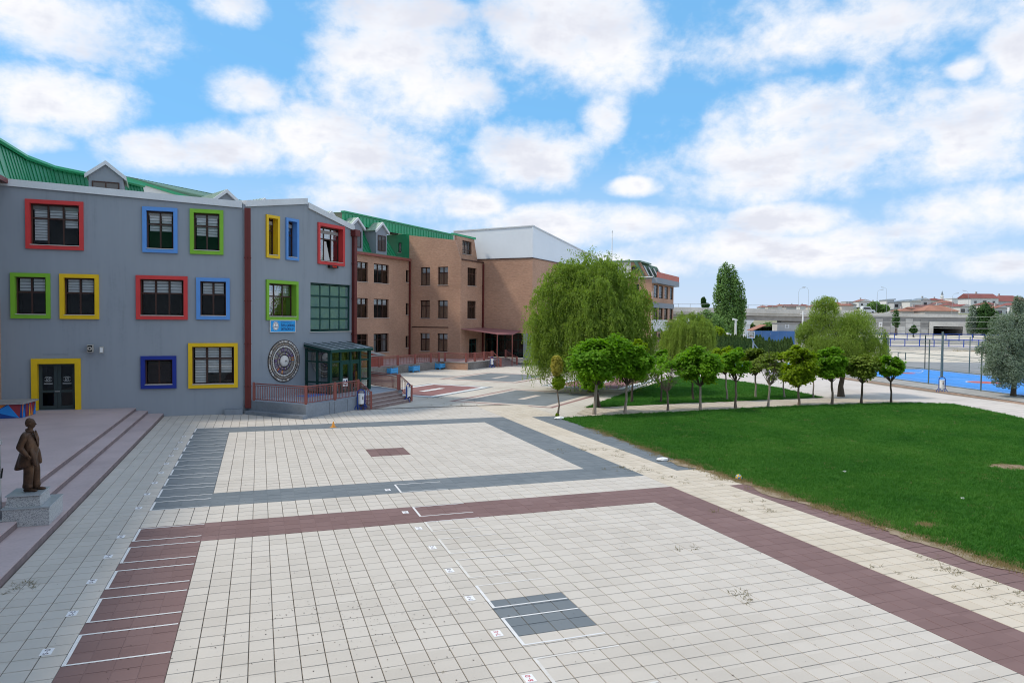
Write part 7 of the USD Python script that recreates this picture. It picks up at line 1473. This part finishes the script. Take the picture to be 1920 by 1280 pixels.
def house(x0, x1, yt, yb, Z, roof, wall, kind, label, win=2, rk=.35, side=.45):
    """a town house: its front spans x0..x1 in the photograph, eaves at yt, foot at yb"""
    a, b = at(x0, (yt+yb)/2, Z), at(x1, (yt+yb)/2, Z); fr = FR(a[:2], (b-a)[:2]); w = float(np.linalg.norm((b-a)[:2])); ze, zf = at((x0+x1)/2, yt, Z)[2], min(at((x0+x1)/2, yb, Z)[2], hz(Z)-.8); dp = max(7., w*.75)
    t = thing('town_house', label, 'house', fr.pt(w/2, 0, zf), 'houses of the town on the hill'); hgt = ze-zf
    part(t, 'walls', MB().box(fr, 0, w, -dp, 0, zf, ze), K['render'][wall])
    rz = w*rk*.5; o = .5; rm = K['roofred'][roof] if roof >= 0 else K['slate']
    if kind == 'hip': m_ = MB().hexa([fr.pt(-o, -dp-o, ze), fr.pt(w+o, -dp-o, ze), fr.pt(w+o, o, ze), fr.pt(-o, o, ze), fr.pt(w*.32, -dp*.55, ze+rz), fr.pt(w*.68, -dp*.55, ze+rz), fr.pt(w*.68, -dp*.45, ze+rz), fr.pt(w*.32, -dp*.45, ze+rz)])
    elif kind == 'gable': m_ = MB().slab([fr.pt(-o, .4, ze-.1), fr.pt(w+o, .4, ze-.1), fr.pt(w/2, .4, ze+rz)], -fr.n*(dp+.8))
    elif kind == 'ridge': m_ = MB().slab([fr.pt(-o, o, ze), fr.pt(-o, -dp-o, ze), fr.pt(-o, -dp/2, ze+rz)], fr.a*(w+2*o))
    elif kind == 'shed': m_ = MB().slab([fr.pt(-o, o, ze-.1), fr.pt(w+o, o, ze-.1), fr.pt(w+o, o, ze+rz), ], -fr.n*(dp+.6)) if side < .5 else MB().slab([fr.pt(-o, o, ze-.1), fr.pt(w+o, o, ze-.1), fr.pt(-o, o, ze+rz)], -fr.n*(dp+.6))
    else: m_ = MB().box(fr, -.25, w+.25, -dp-.25, .25, ze+.001, ze+.35)
    if kind == 'gable': part(t, 'gable_wall', MB().slab([fr.pt(0, -.01, ze-.02), fr.pt(w, -.01, ze-.02), fr.pt(w/2, -.01, ze+rz*.94)], -fr.n*(dp-.1)) if False else MB().slab([fr.pt(.1, .402, ze-.02), fr.pt(w-.1, .402, ze-.02), fr.pt(w/2, .402, ze+rz*.86)], fr.n*.03), K['render'][wall])
    if kind == 'shed': part(t, 'gable_wall', MB().slab([fr.pt(0, .51, ze-.1), fr.pt(w, .51, ze-.1), fr.pt(w if side < .5 else 0, .51, ze+rz*.88)], fr.n*.03), K['render'][wall])
    part(t, 'roof', m_, rm if kind != 'flat' else K['render'][wall])
    if win:
        nf = max(1, int(hgt/3.2)) if hgt > 3.4 else 1
        for f_ in range(nf):
            for k in range(win):
                s = w*(k+.5)/win; z = ze-1.1-f_*3.0
                if z-1.4 < zf+.3: continue
                W_ = sub(t, 'window'); part(W_, 'frame', ring(MB(), fr, (s-.75, s+.75, z-1.4, z), (s-.62, s+.62, z-1.27, z-.13), .003, .08), K['white' if (wall+k) % 2 else 'brown']); part(W_, 'pane', MB().box(fr, s-.62, s+.62, .004, .03, z-1.27, z-.13), K['dpane'])
    rr = np.random.default_rng(int(x0*7+yt))
    if kind in ('hip', 'ridge', 'gable') and rr.random() < .7:
        s = w*rr.uniform(.3, .7); part(t, 'chimney', MB().box(fr, s-.3, s+.3, -dp*.5-.3, -dp*.5+.3, ze+rz*.5, ze+rz+.9), K['render'][4])
    return t


H = [(1820, 1872, 559, 576, 330, 1, 3, 'ridge', 'large white house with maroon roof and balcony high on the right', 3), (1868, 1935, 565, 590, 335, 1, 2, 'hip', 'maroon roofed house right of the large white one'), (1786, 1806, 560, 574, 400, 1, 3, 'flat', 'plain white block right of the minaret', 0),
     (1816, 1842, 561, 574, 420, 1, 0, 'hip', 'brown roofed house behind the plain white block'), (1842, 1864, 566, 580, 345, 0, 0, 'gable', 'white gabled house left of the large white house'), (1734, 1797, 583, 590, 236, 2, 5, 'hip', 'long low house with orange tiled roof just above the wall', 4),
     (1662, 1676, 562, 580, 345, -1, 3, 'shed', 'white walled house left of the town skyline', 1), (1676, 1706, 566, 584, 340, -1, 2, 'shed', 'pale house with row of dark roof windows', 3), (1706, 1726, 564, 583, 330, -1, 0, 'shed', 'tall blank pale house with slanting top', 0), (1724, 1745, 562, 580, 335, -1, 0, 'gable', 'pale gabled house beside the blank slanting one', 1),
     (1745, 1768, 563, 575, 420, 1, 1, 'hip', 'maroon roofed house left of the minaret'), (1766, 1788, 567, 578, 390, 0, 0, 'hip', 'reddish roofed house below the minaret'), (1748, 1776, 572, 583, 330, 3, 0, 'gable', 'white gable among dark red roofs'), (1776, 1800, 572, 584, 320, 1, 1, 'hip', 'dark red roofed house above the orange roof'),
     (1800, 1822, 574, 588, 300, 1, 0, 'gable', 'white gabled house beside the dark tree'), (1690, 1714, 583, 590, 240, 2, 5, 'hip', 'small orange roofed shed left of the long orange roof', 2), (1714, 1736, 579, 590, 255, 0, 4, 'ridge', 'brown roofed house between the two orange roofs'), (1676, 1694, 580, 590, 262, -1, 2, 'flat', 'low grey flat house above the wall'),
     (1868, 1895, 577, 592, 275, 0, 2, 'gable', 'grey gabled house left of the silvery tree'), (1846, 1872, 571, 584, 300, 1, 5, 'hip', 'wide dark red roof above the large dark tree'), (1897, 1925, 572, 592, 290, 1, 0, 'gable', 'pale house at the far right edge'),
     (1610, 1634, 565, 576, 420, 0, 3, 'gable', 'white house with red roof left of the green tree'), (1586, 1612, 566, 575, 460, -1, 2, 'flat', 'grey flat roofed block behind the light willow'), (1578, 1600, 573, 582, 350, 0, 1, 'hip', 'red roofed house partly behind the light willow'), (1632, 1650, 568, 580, 430, 2, 0, 'hip', 'orange roofed house behind the green tree'),
     (1560, 1582, 570, 580, 520, 0, 0, 'hip', 'far red roofed house left of the light willow'), (1440, 1458, 575, 582, 560, 1, 1, 'hip', 'tiny maroon roofed house beyond the viaduct', 0), (1456, 1476, 574, 582, 600, 0, 0, 'hip', 'tiny red roofed house beyond the viaduct', 0), (1474, 1500, 575, 583, 560, 3, 4, 'ridge', 'long brown roof beyond the viaduct', 0), (1500, 1520, 574, 583, 540, 1, 0, 'hip', 'tiny pale house with maroon roof beyond the viaduct', 0), (1518, 1540, 575, 584, 520, 0, 1, 'gable', 'small gabled house beyond the viaduct end', 0), (1424, 1442, 576, 583, 640, 0, 2, 'hip', 'farthest tiny red roof beyond the viaduct', 0), (1540, 1562, 574, 584, 500, 3, 0, 'hip', 'brown roofed house just left of the light willow', 1), (1655, 1668, 572, 582, 380, 1, 1, 'hip', 'maroon roofed house behind the street lamps'), (1700, 1722, 571, 581, 420, 1, 4, 'hip', 'dark roof between the pale houses'), (1728, 1750, 575, 584, 300, 3, 2, 'ridge', 'long dark brown roof with water tanks'), (1808, 1830, 570, 580, 345, 3, 1, 'hip', 'brown roof left of the wide dark red one'), (1760, 1782, 564, 572, 470, 0, 3, 'gable', 'far white gable behind the minaret foot')]
for h in H: house(*h[:9], win=h[9] if len(h) > 9 else 2)
rh = np.random.default_rng(12); ORD = ['first', 'second', 'third', 'fourth', 'fifth', 'sixth', 'seventh', 'eighth', 'ninth', 'tenth', 'eleventh', 'twelfth', 'thirteenth', 'fourteenth', 'fifteenth', 'sixteenth', 'seventeenth', 'eighteenth', 'nineteenth', 'twentieth', 'twenty first', 'twenty second', 'twenty third', 'twenty fourth']
for k in range(24):
    x = 1570+k*14.5+rh.uniform(-4, 4); w = rh.uniform(12, 22); y = float(np.interp(x, [1560, 1650, 1760, 1920], [573, 570, 569, 566]))+rh.uniform(-2.5, 3.5); rf_, wl_, kd = int(rh.integers(0, 4)), int(rh.integers(0, 6)), ['hip', 'gable', 'hip', 'ridge', 'flat'][rh.integers(0, 5)]
    house(x-w/2, x+w/2, y, y+9, rh.uniform(350, 470), rf_, wl_, kd, f'small {kd if kd != "flat" else "flat"} roofed house, {ORD[k]} from the left in the rear row of the town', 1)
hw_ = at(1410, 617, 185); t = thing('orange_roof_shed', 'orange roofed shed under the viaduct beside the hoop', 'shed', hw_); sf = FR(at(1412, 622, 185)[:2], (at(1440, 622, 185)-at(1412, 622, 185))[:2]); part(t, 'roof', MB().slab([sf.pt(0, 0, at(1412, 620, 185)[2]), sf.pt(3.4, 0, at(1440, 609.5, 185)[2]), sf.pt(3.4, -5, at(1440, 609.5, 185)[2]), sf.pt(0, -5, at(1412, 620, 185)[2])], [0, 0, .15]), K['roofred'][2]); part(t, 'wall', MB().box(sf, .3, 3.3, -4.8, -.2, -.4, at(1412, 621, 185)[2]), K['render'][1])
# minaret
mbp = at(1766, 570, 520); k = 520/FOC; t = thing('minaret', 'slender white minaret with pointed grey cap above the roofs', 'minaret', [mbp[0], mbp[1], 15.])
zt = at(1766, 545, 520)[2]; zm = at(1766, 554, 520)[2]; zs_ = at(1766, 553, 520)[2]
part(t, 'shaft', MB().tube([[mbp[0], mbp[1], 14], [mbp[0], mbp[1], zs_]], [.95, .85], 10), K['white']); part(t, 'balcony', MB().tube([[mbp[0], mbp[1], zs_-2.0], [mbp[0], mbp[1], zs_-1.2]], [1.0, 1.35], 10), K['white']); part(t, 'cap', MB().tube([[mbp[0], mbp[1], zs_], [mbp[0], mbp[1], zt]], [.9, .06], 10), K['slate'])

# ================================================================ lamps, poles, wires, flag, mast
def street_lamp(x, ytop, Z, label, arm=1, ybase=None):
    b = at(x, 580, Z); zt = at(x, ytop, Z)[2]; b[2] = zd(v1)-.5 if Z < 222 else hz(Z); t = thing('street_lamp', label, 'street lamp', b, 'street lamps along the viaduct road'); top = np.array([b[0], b[1], zt]); side = _r0*arm
    part(t, 'pole', MB().tube([b, b*[1, 1, 0]+[0, 0, zt-1.2], top-[0, 0, .35]+side*.25, top+side*1.0], [.06, .042, .03, .03], 6), K['galv']); part(t, 'lamp_head', MB().tube([top+side*.95, top+side*1.9+[0, 0, .08]], [.06, .08], 6), K['galv'])
for x, y, Z, a, l in ((1497, 540, 218, 1, 'lamp left of the pair beyond the viaduct'), (1515, 538, 230, -1, 'lamp right of the pair beyond the viaduct'), (1644, 543, 221, 1, 'lamp before the low green tree above the wall'), (1662, 539, 232, -1, 'taller lamp right of the low green tree'), (1785, 550, 217, 1, 'lamp standing before the plain white block'), (1815, 545, 230, -1, 'faint lamp between the plain white block and the brown roofed house')): street_lamp(x, y, Z, f'thin grey street {l}', a)
for x, y0, y1, Z, l in ((1379.5, 599, 640, 112, 'white floodlight pole with crossbar behind the thuja row'), (1505.5, 583, 640, 150, 'white utility pole left of the light willow'), (1891, 576, 640, 120, 'white pole standing behind the silvery tree'), (1396, 595, 640, 160, 'thin white pole by the viaduct pier'), (1306, 584, 640, 170, 'short white pole before the viaduct')):
    a = at(x, y0, Z); t = thing('utility_pole', l, 'pole', [a[0], a[1], 0]); part(t, 'pole', MB().tube([[a[0], a[1], -.03], a], [.2, .15], 8), K['white'], smooth=40)
    if 'crossbar' in l: part(t, 'crossbar', MB().tube([a-_r0*.35, a+_r0*.25+[0, 0, -.1]], .12, 6), K['white']); part(t, 'lamp', MB().tube([a-_r0*.5+[0, 0, .05], a-_r0*.1], [.16, .12], 6), K['white'])
    elif 'utility' in l: part(t, 'crossbar', MB().tube([a-_r0*.6-[0, 0, .6], a+_r0*.6-[0, 0, .6]], .07, 5), K['white'])
a = at(1369, 626, 108); t = thing('court_floodlight', 'white box floodlight on the fence before the thuja row', 'floodlight', a); ff = FR(a[:2], _r0[:2]); part(t, 'housing', MB().hexa([a-_r0*.38+[0, 0, -.05], a+_r0*.36+[0, 0, -.3], a+_r0*.36+[0, .3, -.3], a-_r0*.38+[0, .3, -.05], a-_r0*.36+[0, 0, .2], a+_r0*.38+[0, 0, -.02], a+_r0*.38+[0, .3, -.02], a-_r0*.36+[0, .3, .2]]), K['white']); part(t, 'bracket', MB().tube([a+[0, .15, -.2], [a[0], a[1]+.15, a[2]-.9]], .04, 6), K['galv'])
w0, w1 = at(1505.5, 590, 150), at(1960, 592, 118)
for k, dz in enumerate((0, -.9, -2.0)):
    mb = MB(); pts = [w0+(w1-w0)*s+np.array([0, 0, dz-1.2*4*s*(1-s)*.3]) for s in np.linspace(0, 1, 12)]; mb.tube(pts, .022, 4, cap=False); solo('overhead_wire', mb, K['galv'], ['topmost overhead wire from the utility pole to the right edge', 'middle overhead wire below the topmost one', 'lowest overhead wire crossing before the panelled wall'][k], 'wire')
fb = at(1222.3, 570, 122); fz0 = at(1222.3, 546, 122)[2]; t = thing('school_flag', 'red flag with white crescent and star on a pole before the far brick block', 'flag', [fb[0], fb[1], 0]); part(t, 'pole', MB().tube([[fb[0], fb[1], 0], [fb[0], fb[1], fz0]], [.07, .04], 7), K['white'])
fd = -_r0; n_ = 12; mb = MB(); zt, zb_ = at(1222, 552.5, 122)[2], at(1222, 567.5, 122)[2]; fwd = 1.15
def fpt(s, v): return np.array([fb[0], fb[1], 0])+fd*(.06+s*fwd)+np.array([_f[0], _f[1], 0])*(.14*math.sin(s*7))+np.array([0, 0, zt-(zt-zb_)*v*(1-.04*s)-.62*s*s])
for i in range(n_):
    for j in range(6): mb.add([fpt(i/n_, j/6), fpt((i+1)/n_, j/6), fpt((i+1)/n_, (j+1)/6), fpt(i/n_, (j+1)/6)], [[0, 1, 2, 3]])
K['flagred'] = MAT('flag_red', (.62, .015, .03), .7, .04, 2.); part(t, 'cloth', mb, K['flagred'], smooth=True)
mb = MB(); off = -np.array([_f[0], _f[1], 0])*.03
for i in range(12):
    a0_, a1_ = .5+i*5.28/12, .5+(i+1)*5.28/12; q = lambda a, r_: fpt(.40+r_*math.cos(a)*.62, .5+r_*math.sin(a)*.5)+off; w0_, w1_ = .34-.12*math.sin((a0_-.5)/5.28*math.pi), .34-.12*math.sin((a1_-.5)/5.28*math.pi); mb.add([q(a0_, .36), q(a1_, .36), q(a1_, w1_), q(a0_, w0_)], [[0, 1, 2, 3]])
part(t, 'crescent', mb, K['white']); mb = MB()
for i in range(5):
    a = i*2*math.pi/5; c_ = (.74, .5); q = lambda r_, b: fpt(c_[0]+r_*math.cos(b)*.62, c_[1]+r_*math.sin(b)*.5)+off; mb.add([q(.0, a), q(.07, a-.63), q(.17, a), q(.07, a+.63)], [[0, 1, 2, 3]])
part(t, 'star', mb, K['white'])
ma = at(1148, 436, 128); t = thing('roof_mast', 'thin white mast rising behind the willow', 'mast', [ma[0], ma[1], 0]); part(t, 'pole', MB().tube([[ma[0], ma[1], 0], [ma[0], ma[1], 12.], ma], [.16, .11, .07], 8), K['white']); part(t, 'tip', MB().tube([ma, ma+[0, 0, .35]], [.1, .04], 6), K['galv'])
# vehicle on the upper road
a = at(1630, 587, 224); t = thing('white_van', 'white van driving on the road above the panelled wall', 'van', a); vf = FR(at(1617, 587, 224)[:2], (at(1640, 587, 224)-at(1617, 587, 224))[:2]); zz = at(1630, 588, 224)[2]
part(t, 'body', MB().slab([vf.pt(s, 0, zz+z) for s, z in ((0, .4), (0, 1.9), (.5, 2.2), (2.3, 2.25), (2.9, 1.3), (3.9, 1.1), (4.1, .4))], -vf.n*1.8), K['white']); part(t, 'windows', MB().slab([vf.pt(s, .01, zz+z) for s, z in ((.3, 1.35), (.35, 1.95), (2.2, 2.0), (2.7, 1.35))], vf.n*.02), K['dpane'])
for s in (.8, 3.2): part(t, 'wheel', MB().tube([vf.pt(s, -.1, zz+.35), vf.pt(s, .1, zz+.35)], .36, 12), K['black'])
